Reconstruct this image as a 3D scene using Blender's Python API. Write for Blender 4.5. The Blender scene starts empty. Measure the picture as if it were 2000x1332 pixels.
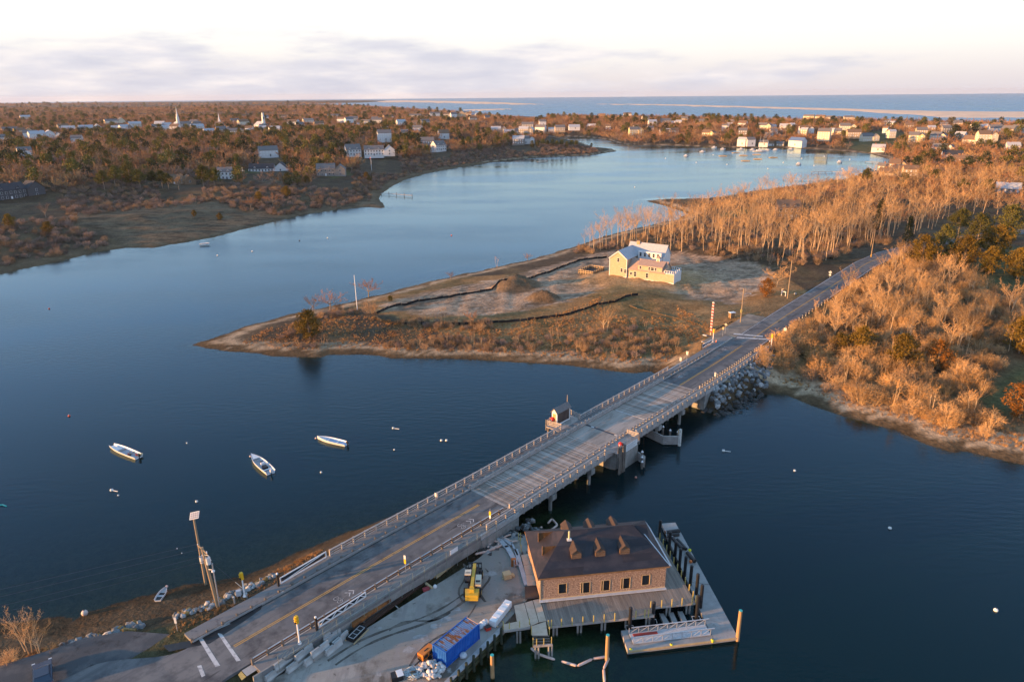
import bpy, bmesh, math, random
import numpy as np
from mathutils import Vector, Matrix
rnd = random.Random(7)
sc = bpy.context.scene
COL = sc.collection
# ------------------------------------------------------------------ camera
CAM_H, FPX, PITCH, ROLL = 66.0, 1388.0, math.atan(481 / 1388.0), math.radians(0.5)
cam_d = bpy.data.cameras.new('camera'); cam = bpy.data.objects.new('camera', cam_d); COL.objects.link(cam)
cam_d.sensor_fit = 'HORIZONTAL'; cam_d.sensor_width = 36.0; cam_d.lens = 36.0 * FPX / 2000.0
cam_d.clip_start = 1.0; cam_d.clip_end = 40000.0
cam.location = (0, 0, CAM_H)
cam.rotation_euler = (Matrix.Rotation(math.pi / 2 - PITCH, 3, 'X') @ Matrix.Rotation(-ROLL, 3, 'Z')).to_euler()
sc.camera = cam
# ------------------------------------------------------------------ sun, sky, exposure
SUN_BEAR, SUN_ELEV = math.radians(253.0), math.radians(6.0)
sun_d = bpy.data.lights.new('sun', 'SUN'); sun = bpy.data.objects.new('sun', sun_d); COL.objects.link(sun)
sun_d.energy = 5.0; sun_d.angle = math.radians(0.6); sun_d.color = (1.0, 0.50, 0.17)
to_sun = Vector((math.sin(SUN_BEAR) * math.cos(SUN_ELEV), math.cos(SUN_BEAR) * math.cos(SUN_ELEV), math.sin(SUN_ELEV)))
sun.rotation_euler = to_sun.to_track_quat('Z', 'Y').to_euler()
sun.location = to_sun * 600
world = bpy.data.worlds.new('World'); sc.world = world; world.use_nodes = True
wt = world.node_tree; wt.nodes.clear()
def wn(t, **k):
    n = wt.nodes.new(t)
    for a, b in k.items(): setattr(n, a, b)
    return n
def ramp(n, stops):
    e = n.color_ramp.elements
    while len(e) > 1: e.remove(e[0])
    e[0].position = stops[0][0]; e[0].color = (*stops[0][1], 1)
    for p, c in stops[1:]:
        x = e.new(p); x.color = (*c, 1)
L = wt.links.new
out = wn('ShaderNodeOutputWorld'); bg = wn('ShaderNodeBackground'); bg.inputs[1].default_value = 0.10
sky = wn('ShaderNodeTexSky', sky_type='NISHITA', sun_disc=False)
sky.sun_elevation = SUN_ELEV; sky.sun_rotation = SUN_BEAR; sky.air_density = 1.2; sky.dust_density = 1.5; sky.ozone_density = 2.0
tc = wn('ShaderNodeTexCoord'); sep = wn('ShaderNodeSeparateXYZ'); L(tc.outputs['Generated'], sep.inputs[0])
# thin high veil that whitens the evening sky: by elevation only, the same all round
mr = wn('ShaderNodeMapRange'); mr.inputs[1].default_value = -0.02; mr.inputs[2].default_value = 0.98; L(sep.outputs[2], mr.inputs[0])
veil = wn('ShaderNodeValToRGB'); L(mr.outputs[0], veil.inputs[0])
ramp(veil, [(0.0, (3.4, 3.15, 3.55)), (0.035, (4.0, 3.7, 3.8)), (0.075, (4.85, 4.65, 4.5)), (0.125, (5.2, 5.15, 5.05)), (0.18, (5.1, 5.7, 6.6)), (0.27, (3.6, 4.9, 7.2)), (0.45, (2.0, 3.1, 5.2)), (0.7, (1.2, 2.3, 3.5)), (1.0, (1.2, 2.2, 3.4))])
mixv = wn('ShaderNodeMixRGB'); mixv.inputs[0].default_value = 0.88; L(sky.outputs[0], mixv.inputs[1]); L(veil.outputs[0], mixv.inputs[2])
# low cloud bank: noise on the direction, flattened, kept to the band over the horizon
mp = wn('ShaderNodeMapping'); mp.inputs['Scale'].default_value = (3.4, 3.4, 19.0); mp.inputs['Location'].default_value = (9.1, 3.3, .1); L(tc.outputs['Generated'], mp.inputs[0])
nz = wn('ShaderNodeTexNoise'); nz.inputs['Scale'].default_value = 1.6; nz.inputs['Detail'].default_value = 9; nz.inputs['Roughness'].default_value = 0.58; L(mp.outputs[0], nz.inputs[0])
band = wn('ShaderNodeValToRGB'); L(mr.outputs[0], band.inputs[0])
ramp(band, [(0.0, (.4, .4, .4)), (0.035, (.56, .56, .56)), (0.06, (.60, .60, .60)), (0.08, (.48, .48, .48)), (0.098, (.40, .40, .40)), (0.12, (.30, .30, .30)), (0.2, (.3, .3, .3)), (1.0, (.3, .3, .3))])
side = wn('ShaderNodeMapRange', interpolation_type='SMOOTHSTEP'); side.inputs[1].default_value = -.1; side.inputs[2].default_value = .38; side.inputs[3].default_value = .05; side.inputs[4].default_value = -.11; L(sep.outputs[0], side.inputs[0])   # the bank thins out to the right
add0 = wn('ShaderNodeMath', operation='ADD'); L(nz.outputs[0], add0.inputs[0]); L(side.outputs[0], add0.inputs[1])
add = wn('ShaderNodeMath', operation='ADD'); L(add0.outputs[0], add.inputs[0]); L(band.outputs[0], add.inputs[1])
cl = wn('ShaderNodeMapRange', interpolation_type='SMOOTHSTEP'); cl.inputs[1].default_value = 0.93; cl.inputs[2].default_value = 1.16; L(add.outputs[0], cl.inputs[0])
nz2 = wn('ShaderNodeTexNoise'); nz2.inputs['Scale'].default_value = 3.4; nz2.inputs['Detail'].default_value = 8; L(mp.outputs[0], nz2.inputs[0])
ccol = wn('ShaderNodeValToRGB'); L(nz2.outputs[0], ccol.inputs[0])
ramp(ccol, [(0.3, (2.75, 2.8, 3.3)), (0.5, (3.3, 3.25, 3.6)), (0.64, (4.1, 3.85, 3.9)), (0.78, (4.9, 4.5, 4.3))])
mulc = wn('ShaderNodeMath', operation='MULTIPLY'); mulc.inputs[1].default_value = 0.8; L(cl.outputs[0], mulc.inputs[0])
mixc = wn('ShaderNodeMixRGB'); L(mulc.outputs[0], mixc.inputs[0]); L(mixv.outputs[0], mixc.inputs[1]); L(ccol.outputs[0], mixc.inputs[2])
L(mixc.outputs[0], bg.inputs[0]); L(bg.outputs[0], out.inputs[0])
sc.view_settings.view_transform = 'Standard'; sc.view_settings.look = 'None'; sc.view_settings.exposure = 1.24; sc.view_settings.gamma = 1.0
sc.view_settings.use_curve_mapping = False
sc.render.engine = 'CYCLES'
sc.cycles.use_denoising = True
sc.cycles.max_bounces = 5; sc.cycles.diffuse_bounces = 2; sc.cycles.glossy_bounces = 2; sc.cycles.transparent_max_bounces = 6; sc.cycles.volume_bounces = 0
sc.cycles.caustics_reflective = False; sc.cycles.caustics_refractive = False
# ------------------------------------------------------------------ pixel of the photograph (2000 x 1332) to a point of the ground
def ray(x, y):
    u = (x - 1000.0) / FPX; v = (666.0 - y) / FPX
    c, s = math.cos(ROLL), math.sin(ROLL)
    u, v = u * c + v * s, -u * s + v * c
    cp, sp = math.cos(PITCH), math.sin(PITCH)
    return u, cp + v * sp, -sp + v * cp
def P(x, y, z=0.0):
    d = ray(x, y); t = (z - CAM_H) / d[2]
    return Vector((d[0] * t, d[1] * t, z))
def PW(l): return [tuple(P(x, y)[:2]) for x, y in l]
# road frame: s along the bridge axis (bearing 41.8 degrees), o to the right of it
_A = P(953, 975.5, 4); _B = P(1320, 757, 4.2)
A0 = Vector((_A.x, _A.y)); DR = (Vector((_B.x, _B.y)) - A0).normalized(); NR = Vector((DR.y, -DR.x))
BEAR = math.atan2(DR.x, DR.y)
_SO = [-140, -100, -60, -50, -43, -22, 0, 62, 81, 99.5, 125, 154, 203, 225, 250, 280, 330, 460]
_OC = [-9, -5.2, -2.8, -2.2, -1.9, -.95, 0, 0, -.2, -.9, -1.6, -1.9, -2.9, -1.0, 6, 19, 48, 130]
_ZR = [2.3, 2.3, 2.5, 2.6, 2.8, 3.5, 4.0, 4.2, 4.3, 4.4, 5.0, 5.6, 6.5, 7.0, 7.5, 8, 9, 9.5]
def oc(s): return float(np.interp(s, _SO, _OC))
def rz(s): return float(np.interp(s, _SO, _ZR))
def RW(s, o, dz=0.0, curve=True):
    q = A0 + DR * s + NR * (o + (oc(s) if curve else 0)); return Vector((q.x, q.y, rz(s) + dz))
def W2SO(x, y):
    dx, dy = x - A0.x, y - A0.y; return dx * DR.x + dy * DR.y, dx * NR.x + dy * NR.y

# ------------------------------------------------------------------ materials
MATS = {}
def mat(name, col, rough=0.8, var=0.0, vscale=1.5, spec=0.35, metal=0.0, var2=None, obj_rand=0.0, emis=None):
    """colour with noise value variation; var2 = (colour, scale, threshold) adds patches of a second colour"""
    if name in MATS: return MATS[name]
    m = bpy.data.materials.new(name); m.use_nodes = True; nt = m.node_tree; b = nt.nodes['Principled BSDF']
    b.inputs['Base Color'].default_value = (*col, 1); b.inputs['Roughness'].default_value = rough
    b.inputs['Specular IOR Level'].default_value = spec; b.inputs['Metallic'].default_value = metal
    src = None
    if var > 0 or var2 or obj_rand > 0:
        tcn = nt.nodes.new('ShaderNodeTexCoord')
        rgb = nt.nodes.new('ShaderNodeRGB'); rgb.outputs[0].default_value = (*col, 1); src = rgb.outputs[0]
        if var2:
            n2 = nt.nodes.new('ShaderNodeTexNoise'); n2.inputs['Scale'].default_value = var2[1]; n2.inputs['Detail'].default_value = 6; nt.links.new(tcn.outputs['Object'], n2.inputs[0])
            r2 = nt.nodes.new('ShaderNodeMapRange'); r2.inputs[1].default_value = var2[2] - .04; r2.inputs[2].default_value = var2[2] + .04; nt.links.new(n2.outputs[0], r2.inputs[0])
            mx = nt.nodes.new('ShaderNodeMixRGB'); mx.inputs[2].default_value = (*var2[0], 1); nt.links.new(r2.outputs[0], mx.inputs[0]); nt.links.new(src, mx.inputs[1]); src = mx.outputs[0]
        if var > 0:
            n = nt.nodes.new('ShaderNodeTexNoise'); n.inputs['Scale'].default_value = vscale; n.inputs['Detail'].default_value = 7; n.inputs['Roughness'].default_value = .65; nt.links.new(tcn.outputs['Object'], n.inputs[0])
            r = nt.nodes.new('ShaderNodeMapRange'); r.inputs[1].default_value = .25; r.inputs[2].default_value = .75; r.inputs[3].default_value = 1 - var; r.inputs[4].default_value = 1 + var; nt.links.new(n.outputs[0], r.inputs[0])
            mx = nt.nodes.new('ShaderNodeMixRGB'); mx.blend_type = 'MULTIPLY'; mx.inputs[0].default_value = 1; nt.links.new(src, mx.inputs[1]); nt.links.new(r.outputs[0], mx.inputs[2]); src = mx.outputs[0]
        if obj_rand > 0:
            oi = nt.nodes.new('ShaderNodeObjectInfo')
            r = nt.nodes.new('ShaderNodeMapRange'); r.inputs[3].default_value = 1 - obj_rand; r.inputs[4].default_value = 1 + obj_rand; nt.links.new(oi.outputs['Random'], r.inputs[0])
            mx = nt.nodes.new('ShaderNodeMixRGB'); mx.blend_type = 'MULTIPLY'; mx.inputs[0].default_value = 1; nt.links.new(src, mx.inputs[1]); nt.links.new(r.outputs[0], mx.inputs[2]); src = mx.outputs[0]
        nt.links.new(src, b.inputs['Base Color'])
    if emis: b.inputs['Emission Color'].default_value = (*emis, 1); b.inputs['Emission Strength'].default_value = 1
    MATS[name] = m; return m

# ------------------------------------------------------------------ mesh builder
class MB:
    def __init__(s): s.v = []; s.f = []; s.m = []; s.smooth = False
    def add(s, vs, fs, m=0):
        b = len(s.v); s.v.extend(tuple(x) for x in vs)
        for f in fs: s.f.append(tuple(b + i for i in f)); s.m.append(m)
        return s
    def box(s, x0, x1, y0, y1, z0, z1, m=0):
        return s.add([(x0, y0, z0), (x1, y0, z0), (x1, y1, z0), (x0, y1, z0), (x0, y0, z1), (x1, y0, z1), (x1, y1, z1), (x0, y1, z1)],
              [(3, 2, 1, 0), (4, 5, 6, 7), (0, 1, 5, 4), (1, 2, 6, 5), (2, 3, 7, 6), (3, 0, 4, 7)], m)
    def cbox(s, c, sx, sy, sz, rz_=0.0, m=0):
        cs, sn = math.cos(rz_), math.sin(rz_)
        vs = []
        for z in (0, sz):
            for x, y in ((-sx / 2, -sy / 2), (sx / 2, -sy / 2), (sx / 2, sy / 2), (-sx / 2, sy / 2)):
                vs.append((c[0] + x * cs - y * sn, c[1] + x * sn + y * cs, c[2] + z))
        return s.add(vs, [(3, 2, 1, 0), (4, 5, 6, 7), (0, 1, 5, 4), (1, 2, 6, 5), (2, 3, 7, 6), (3, 0, 4, 7)], m)
    def beam(s, p, q, w, h, m=0):
        p, q = Vector(p), Vector(q); d = (q - p).normalized(); up = Vector((0, 0, 1)) if abs(d.z) < .95 else Vector((1, 0, 0))
        r = d.cross(up).normalized(); u = r.cross(d)
        vs = [e + r * (a * w / 2) + u * (b * h / 2) for e in (p, q) for a, b in ((-1, -1), (1, -1), (1, 1), (-1, 1))]
        return s.add(vs, [(0, 1, 2, 3), (7, 6, 5, 4), (0, 4, 5, 1), (1, 5, 6, 2), (2, 6, 7, 3), (3, 7, 4, 0)], m)
    def tube(s, pts, rs, n=6, m=0, cap=True):
        pts = [Vector(p) for p in pts]; k = len(pts)
        if not hasattr(rs, '__len__'): rs = [rs] * k
        vs = []
        for i, p in enumerate(pts):
            d = (pts[min(i + 1, k - 1)] - pts[max(i - 1, 0)])
            d = d.normalized() if d.length > 1e-9 else Vector((0, 0, 1))
            a = d.cross(Vector((0, 0, 1)) if abs(d.z) < .9 else Vector((1, 0, 0))).normalized(); b = d.cross(a)
            for j in range(n):
                t = 2 * math.pi * j / n; vs.append(p + (a * math.cos(t) + b * math.sin(t)) * rs[i])
        fs = [(i * n + j, i * n + (j + 1) % n, (i + 1) * n + (j + 1) % n, (i + 1) * n + j) for i in range(k - 1) for j in range(n)]
        if cap: fs += [tuple(range(n))[::-1], tuple((k - 1) * n + j for j in range(n))]
        return s.add(vs, fs, m)
    def cyl(s, c, r, h, n=10, m=0, r2=None): return s.tube([c, (c[0], c[1], c[2] + h)], [r, r if r2 is None else r2], n, m)
    def prism(s, poly, z0, z1, m=0, mside=None):
        n = len(poly); a = sum(poly[i][0] * poly[(i + 1) % n][1] - poly[(i + 1) % n][0] * poly[i][1] for i in range(n))
        if a < 0: poly = poly[::-1]
        zz0 = z0 if hasattr(z0, '__len__') else [z0] * n; zz1 = z1 if hasattr(z1, '__len__') else [z1] * n
        vs = [(p[0], p[1], z) for p, z in zip(poly, zz0)] + [(p[0], p[1], z) for p, z in zip(poly, zz1)]
        s.add(vs, [tuple(range(n))[::-1], tuple(range(n, 2 * n))], m)
        return s.add(vs, [(i, (i + 1) % n, n + (i + 1) % n, n + i) for i in range(n)], m if mside is None else mside)
    def ball(s, c, r, n=10, k=6, m=0, sq=1.0):
        vs = [(c[0], c[1], c[2] - r * sq)]
        for i in range(1, k):
            a = -math.pi / 2 + math.pi * i / k
            for j in range(n): t = 2 * math.pi * j / n; vs.append((c[0] + r * math.cos(a) * math.cos(t), c[1] + r * math.cos(a) * math.sin(t), c[2] + r * sq * math.sin(a)))
        vs.append((c[0], c[1], c[2] + r * sq)); e = len(vs) - 1
        fs = [(0, 1 + (j + 1) % n, 1 + j) for j in range(n)]
        for i in range(k - 2):
            fs += [(1 + i * n + j, 1 + i * n + (j + 1) % n, 1 + (i + 1) * n + (j + 1) % n, 1 + (i + 1) * n + j) for j in range(n)]
        b = 1 + (k - 2) * n; fs += [(b + j, b + (j + 1) % n, e) for j in range(n)]
        return s.add(vs, fs, m)
    def mesh(s, name, mats):
        me = bpy.data.meshes.new(name); me.from_pydata(s.v, [], s.f)
        for x in (mats if isinstance(mats, (list, tuple)) else [mats]): me.materials.append(x)
        if any(s.m): me.polygons.foreach_set('material_index', s.m)
        if s.smooth: me.polygons.foreach_set('use_smooth', [True] * len(s.f))
        me.update(); return me
    def obj(s, name, mats, parent=None, loc=(0, 0, 0), rz_=0.0): return link(name, s.mesh(name, mats), parent, loc, rz_)
def link(name, me, parent=None, loc=(0, 0, 0), rz_=0.0):
    o = bpy.data.objects.new(name, me); COL.objects.link(o); o.location = loc; o.rotation_euler = (0, 0, rz_)
    if parent: o.parent = parent
    return o
def tag(o, label=None, cat=None, group=None, kind=None):
    if label: o['label'] = label
    if cat: o['category'] = cat
    if group: o['group'] = group
    if kind: o['kind'] = kind
    return o
def thing(name, label, cat, loc=(0, 0, 0), rz_=0.0, group=None):
    o = bpy.data.objects.new(name, None); COL.objects.link(o); o.location = loc; o.rotation_euler = (0, 0, rz_); o.empty_display_size = .5
    return tag(o, label, cat, group)
def copy_tree(o, loc=None, rz_=None, scale=None, parent=None, label=None, group=None):
    c = o.copy(); COL.objects.link(c)
    if parent: c.parent = parent
    if loc is not None: c.location = loc
    if rz_ is not None: c.rotation_euler = (0, 0, rz_)
    if scale is not None: c.scale = scale if hasattr(scale, '__len__') else (scale,) * 3
    if label: c['label'] = label
    if group: c['group'] = group
    for ch in list(o.children): copy_tree(ch, parent=c)
    return c
ORD = 'first second third fourth fifth sixth seventh eighth ninth tenth eleventh twelfth thirteenth fourteenth fifteenth sixteenth seventeenth eighteenth nineteenth twentieth'.split()
TENS = {2: 'twenty', 3: 'thirty', 4: 'forty', 5: 'fifty'}
def ordinal(i):
    if i < 20: return ORD[i]
    t, u = divmod(i + 1, 10); return TENS[t][:-1] + 'ieth' if u == 0 else TENS[t] + '-' + ORD[u - 1]
# ------------------------------------------------------------------ shores (traced on the ground plane)
def _so(s, o): q = A0 + DR * s + NR * o; return (q.x, q.y)
NEAR_L = [(-300, 1268), (0, 1222), (60, 1214), (110, 1208), (144, 1213), (168, 1199), (222, 1181), (264, 1169), (324, 1154), (402, 1139), (460, 1130), (526, 1109), (580, 1082), (616, 1067), (664, 1058), (690, 1046)]
BEACH_R = [(2260, 975), (2000, 908), (1936, 893), (1880, 880), (1867, 886), (1810, 868), (1747, 840), (1684, 824), (1621, 805), (1564, 783), (1532, 769), (1470, 765), (1440, 782), (1405, 800)]
PEN = [(1290, 723), (1245, 729), (1200, 725), (1110, 713), (990, 707), (900, 701), (840, 700), (765, 700), (720, 693), (642, 693), (630, 698), (534, 696), (504, 690), (432, 686), (375, 674), (480, 638), (570, 614), (640, 600), (720, 581), (804, 560), (850, 547), (957, 525), (1053, 503), (1123, 482), (1180, 462), (1250, 445), (1320, 430), (1345, 418), (1300, 403), (1262, 393), (1300, 389), (1380, 388), (1480, 372), (1560, 362), (1650, 350), (1700, 338), (1735, 322), (1738, 312), (1700, 301), (1640, 296), (1560, 290), (1500, 289.5), (1440, 289), (1400, 288), (1340, 286), (1310, 285), (1240, 284), (1205, 281), (1185, 274), (1150, 269), (1085, 266), (1060, 264), (1085, 268.5), (1130, 277), (1160, 288), (1195, 291), (1205, 296), (1190, 298), (1160, 303), (1100, 306), (1040, 309), (980, 315), (930, 322), (880, 330), (830, 340), (790, 352), (765, 365), (745, 378), (738, 388), (748, 398), (750, 407), (720, 405), (660, 410), (620, 415), (560, 427), (510, 440), (450, 455), (420, 464), (370, 472), (300, 484), (246, 485), (180, 494), (120, 510), (40, 526), (0, 537)]
YARD_E = [(1040, 1046), (1040, 1100), (1046, 1165), (985, 1232), (870, 1345), (760, 1480)]
BAY = PW(NEAR_L) + [_so(0, -6.2), _so(0, 6.2)] + PW(YARD_E) + [(-22, 30), (-25, -120), (420, -120), (330, 30), (210, 95)] + PW(BEACH_R) + [_so(63.5, 6.0), _so(63.5, -6.2)] + PW(PEN) + [(-226, 262), (-212, 190), (-190, 120), (-160, 82), (-120, 70)]
COAST = [(600, 203), (700, 208), (830, 216), (950, 224), (1050, 232), (1200, 234), (1350, 236), (1500, 240), (1650, 243), (1800, 246), (2000, 248), (2300, 251)]
SEA = [(-1500, 16000), (-1500, 7600)] + PW(COAST) + [(16000, 1200), (16000, 16000)]
LAGOON = PW([(0, 216), (110, 213.5), (225, 211.5), (420, 209), (560, 206.5), (520, 206), (330, 207.5), (160, 210.5), (60, 212.5), (0, 213)])
def poly_sd(X, Y, poly):
    """signed distance to a polygon, positive inside"""
    x = X.ravel(); y = Y.ravel(); d2 = np.full(x.shape, 1e18); ins = np.zeros(x.shape, bool)
    n = len(poly)
    for i in range(n):
        ax, ay = poly[i]; bx, by = poly[(i + 1) % n]; ex, ey = bx - ax, by - ay
        px, py = x - ax, y - ay; t = np.clip((px * ex + py * ey) / (ex * ex + ey * ey + 1e-12), 0, 1)
        d2 = np.minimum(d2, (px - t * ex) ** 2 + (py - t * ey) ** 2)
        c = ((ay > y) != (by > y)); 
        if ey != 0: ins ^= c & (x < ex * (y - ay) / ey + ax)
    d = np.sqrt(d2); return np.where(ins, d, -d).reshape(X.shape)
def sstep(a, b, x): t = np.clip((x - a) / (b - a), 0, 1); return t * t * (3 - 2 * t)
_rs = np.random.RandomState(3)
_ph = _rs.uniform(0, 6.28, (24, 3))
def wavy(X, Y, L0, octs=4, k0=0):
    s = np.zeros_like(X); a = 1.0; l = L0
    for i in range(octs):
        p = _ph[(k0 + i) % 24]; q = _ph[(k0 + i + 7) % 24]
        an = p[0]; bn = q[0]
        s = s + a * np.sin((X * np.cos(an) + Y * np.sin(an)) * 6.28 / l + p[1] + 1.3 * np.sin((X * np.cos(bn) + Y * np.sin(bn)) * 6.28 / (l * 1.7) + q[2]))
        a *= .55; l *= .47
    return s
SITE = PW([(742, 606), (790, 592), (900, 570), (1000, 552), (1080, 528), (1150, 508), (1200, 500), (1320, 510), (1420, 530), (1500, 545), (1500, 572), (1440, 618), (1350, 605), (1280, 585), (1200, 580), (1150, 594), (1100, 612), (1040, 622), (950, 632), (850, 632), (765, 624)])
MARSH = PW([(150, 440), (300, 425), (420, 412), (470, 420), (560, 420), (640, 405), (680, 398), (740, 398), (748, 405), (560, 427), (420, 462), (250, 484), (235, 470), (160, 462)])
LAWNS = [PW(p) for p in ([(230, 350), (330, 350), (340, 358), (225, 358)], [(455, 350), (545, 338), (560, 342), (480, 356)], [(640, 352), (680, 345), (690, 352), (650, 362)], [(865, 292), (925, 287), (930, 296), (865, 298)], [(1400, 425), (1455, 415), (1470, 430), (1410, 436)],
    [(1640, 290), (1730, 268), (1770, 280), (1740, 298), (1690, 300)], [(1900, 800), (1990, 745), (2080, 730), (2080, 800), (1960, 830)], [(1880, 560), (2000, 520), (2050, 600), (1900, 600)], [(800, 237), (910, 232), (910, 238), (820, 243)])]
HOUSE_C = P(1250, 540, 4.5)
def ground_np(X, Y):
    dl = -poly_sd(X, Y, BAY); ds = -poly_sd(X, Y, SEA); dg = -poly_sd(X, Y, LAGOON)
    d = np.minimum(np.minimum(dl, ds), dg)
    d = d + (wavy(X, Y, 22, 3, 2) * .45 + wavy(X, Y, 6, 2, 5) * .25) * np.clip((np.hypot(X, Y - 60) - 30) / 200, .25, 1)
    h = np.where(d > 0, 1.7 * (1 - np.exp(-np.maximum(d, 0) / 8)), np.maximum(d * (.16 - .115 * sstep(30, 10, X) * sstep(140, 90, Y)), -4.0))
    s = (X - A0.x) * DR.x + (Y - A0.y) * DR.y; o = (X - A0.x) * NR.x + (Y - A0.y) * NR.y
    left = sstep(-40, -140, X - (Y - 330) * .35)          # left bank
    hill = sstep(8, 70, d) * 4.5 + sstep(70, 260, d) * 6
    h = h + hill * np.where(left > .5, 1.0, .9)
    h = h + sstep(20, 120, d) * wavy(X, Y, 160, 3, 9) * 1.1 + sstep(200, 900, d) * wavy(X, Y, 700, 3, 12) * 3.0
    h = h + sstep(10, 30, d) * wavy(X, Y, 14, 3, 15) * .16
    # wooded rise west of the cove (off the picture, towards the sun)
    h = h + (2.0 + 11.5 * sstep(95, 30, Y)) * np.exp(-((X + 258 + .31 * Y) / 50.0) ** 2) * sstep(4, 45, d) * sstep(480, 380, Y)
    # the lot at the new house
    g = np.exp(-(((X - HOUSE_C.x) / 19) ** 2 + ((Y - HOUSE_C.y) / 15) ** 2) ** 3)
    ps = poly_sd(X, Y, SITE)
    h = np.where(ps > -12, h * (1 - .6 * sstep(-12, 6, ps)) + .6 * sstep(-12, 6, ps) * 2.3, h)
    h = h + g * np.maximum(4.6 - h, 0)
    for (mx, my, r1, r2, a, hh) in MOUNDS:
        u = (X - mx) * math.cos(a) + (Y - my) * math.sin(a); v = -(X - mx) * math.sin(a) + (Y - my) * math.cos(a)
        h = h + hh * np.maximum(0, 1 - np.sqrt((u / r1) ** 2 + (v / r2) ** 2)) ** .8 * (1 + .18 * wavy(X, Y, 5, 3, 4))
    h = h + sstep(0, 5, ps) * (wavy(X, Y, 9, 3, 18) * .13 + wavy(X, Y, 3.4, 2, 20) * .07)
    # the road is cut or banked into the land
    zr = np.interp(s, _SO, _ZR) - .22; oo = np.abs(o - np.interp(s, _SO, _OC))
    w = 1 - sstep(6.6, 15.0, oo); w = np.where(s > 64, w, np.where(s < -3, w, 0)) * np.where((o > 0) & (s < 0), sstep(-62, -70, s), 1)
    bank = np.minimum(w, sstep(-2.5, 2.0, d - .6))
    h = h * (1 - bank) + zr * bank
    h = np.where((s < -3) & (o < 0) & (oo < 30) & (d > 0), np.minimum(h, zr), h)
    # yard: the terrain stays low under the retained fill
    yd = poly_sd(X, Y, YARD); h = np.where(yd > -1.5, np.minimum(h, .4), h)
    h = np.where((Y < 95) & (s < -2) & (d > 0), np.minimum(h, np.maximum(zr, 2.3)), h)
    return h, d
_y1 = P(560, 1332, 1.6); 
YARD = [_so(-1.0, 6.6), _so(-10, 7.3), _so(-30, 6.6), _so(-46, 4.6), _so(-62, 3.4), _so(-80, 2.0)] + [(-46, 30), (-22, 30)] + [tuple(P(x, y, 1.6)[:2]) for x, y in [(760, 1470), (866, 1338), (975, 1228), (1040, 1160), (1035, 1100), (1028, 1050)]]
_m = [(1008, 563, 10, 4.8, .25, 4.0), (1063, 590, 6, 3.4, -.2, 3.2), (1150, 545, 4, 2, .3, .6), (1370, 540, 6, 3, .3, .8), (1440, 575, 9, 4.5, .2, 1.0), (1420, 545, 4, 2, 0, .9)]
MOUNDS = [(P(x, y, 2.3).x, P(x, y, 2.3).y, r1, r2, a, h) for x, y, r1, r2, a, h in _m]
def ground(x, y):
    i = min(max(int(np.searchsorted(GX, x)) - 1, 0), len(GX) - 2); j = min(max(int(np.searchsorted(GY, y)) - 1, 0), len(GY) - 2)
    u = (x - GX[i]) / (GX[i + 1] - GX[i]); v = (y - GY[j]) / (GY[j + 1] - GY[j])
    return float((HH[j, i] * (1 - u) + HH[j, i + 1] * u) * (1 - v) + (HH[j + 1, i] * (1 - u) + HH[j + 1, i + 1] * u) * v)
def PG(x, y, it=4):
    z = 1.0
    for _ in range(it): p = P(x, y, z); z = max(ground(p.x, p.y), 0.0)
    return P(x, y, z)
def ground_many(pts):
    a = np.array(pts); return ground_np(a[:, 0], a[:, 1])
# ------------------------------------------------------------------ terrain and water grids (finer near, coarser far)
def axis(lo, hi, core0, core1, st, gr):
    v = list(np.arange(core0, core1 + st * .5, st)); a = st
    while v[-1] < hi: a *= gr; v.append(v[-1] + a)
    a = st; w = []; x = core0
    while x > lo: a *= gr; x -= a; w.append(x)
    return np.array(w[::-1] + v)
GX = axis(-5200, 5200, -150, 175, 1.3, 1.016); GY = axis(-260, 9300, 40, 290, 1.3, 1.0105)
XX, YY = np.meshgrid(GX, GY)
HH, DD = ground_np(XX, YY)
def in_view(X, Y, m=.98): return (np.abs(X) < m * np.maximum(Y, 0) + 170) | (Y < 420)
def grid_mesh(name, X, Y, Z, keep, attrs, material, smooth=True):
    ny, nx = X.shape; idx = np.arange(ny * nx).reshape(ny, nx)
    f = np.stack([idx[:-1, :-1], idx[:-1, 1:], idx[1:, 1:], idx[1:, :-1]], -1)[keep].reshape(-1, 4)
    used = np.zeros(ny * nx, bool); used[f.ravel()] = True; remap = np.cumsum(used) - 1
    co = np.stack([X.ravel(), Y.ravel(), Z.ravel()], -1)[used]; f = remap[f]
    me = bpy.data.meshes.new(name); me.vertices.add(len(co)); me.vertices.foreach_set('co', co.astype(np.float32).ravel())
    me.loops.add(f.size); me.loops.foreach_set('vertex_index', f.astype(np.int32).ravel())
    me.polygons.add(len(f)); me.polygons.foreach_set('loop_start', np.arange(0, f.size, 4, dtype=np.int32)); me.polygons.foreach_set('loop_total', np.full(len(f), 4, np.int32))
    me.update(calc_edges=True)
    if smooth: me.polygons.foreach_set('use_smooth', np.ones(len(f), bool))
    for an, (ty, arr) in attrs.items():
        at = me.attributes.new(an, ty, 'POINT')
        if ty == 'FLOAT': at.data.foreach_set('value', arr.ravel()[used].astype(np.float32))
        else: at.data.foreach_set('color', np.concatenate([arr.reshape(-1, 3)[used], np.ones((used.sum(), 1))], 1).astype(np.float32).ravel())
    me.materials.append(material); me.validate(); return link(name, me)
def cellmin(a): return np.minimum(np.minimum(a[:-1, :-1], a[1:, :-1]), np.minimum(a[:-1, 1:], a[1:, 1:]))
def cellmax(a): return -cellmin(-a)
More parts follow.
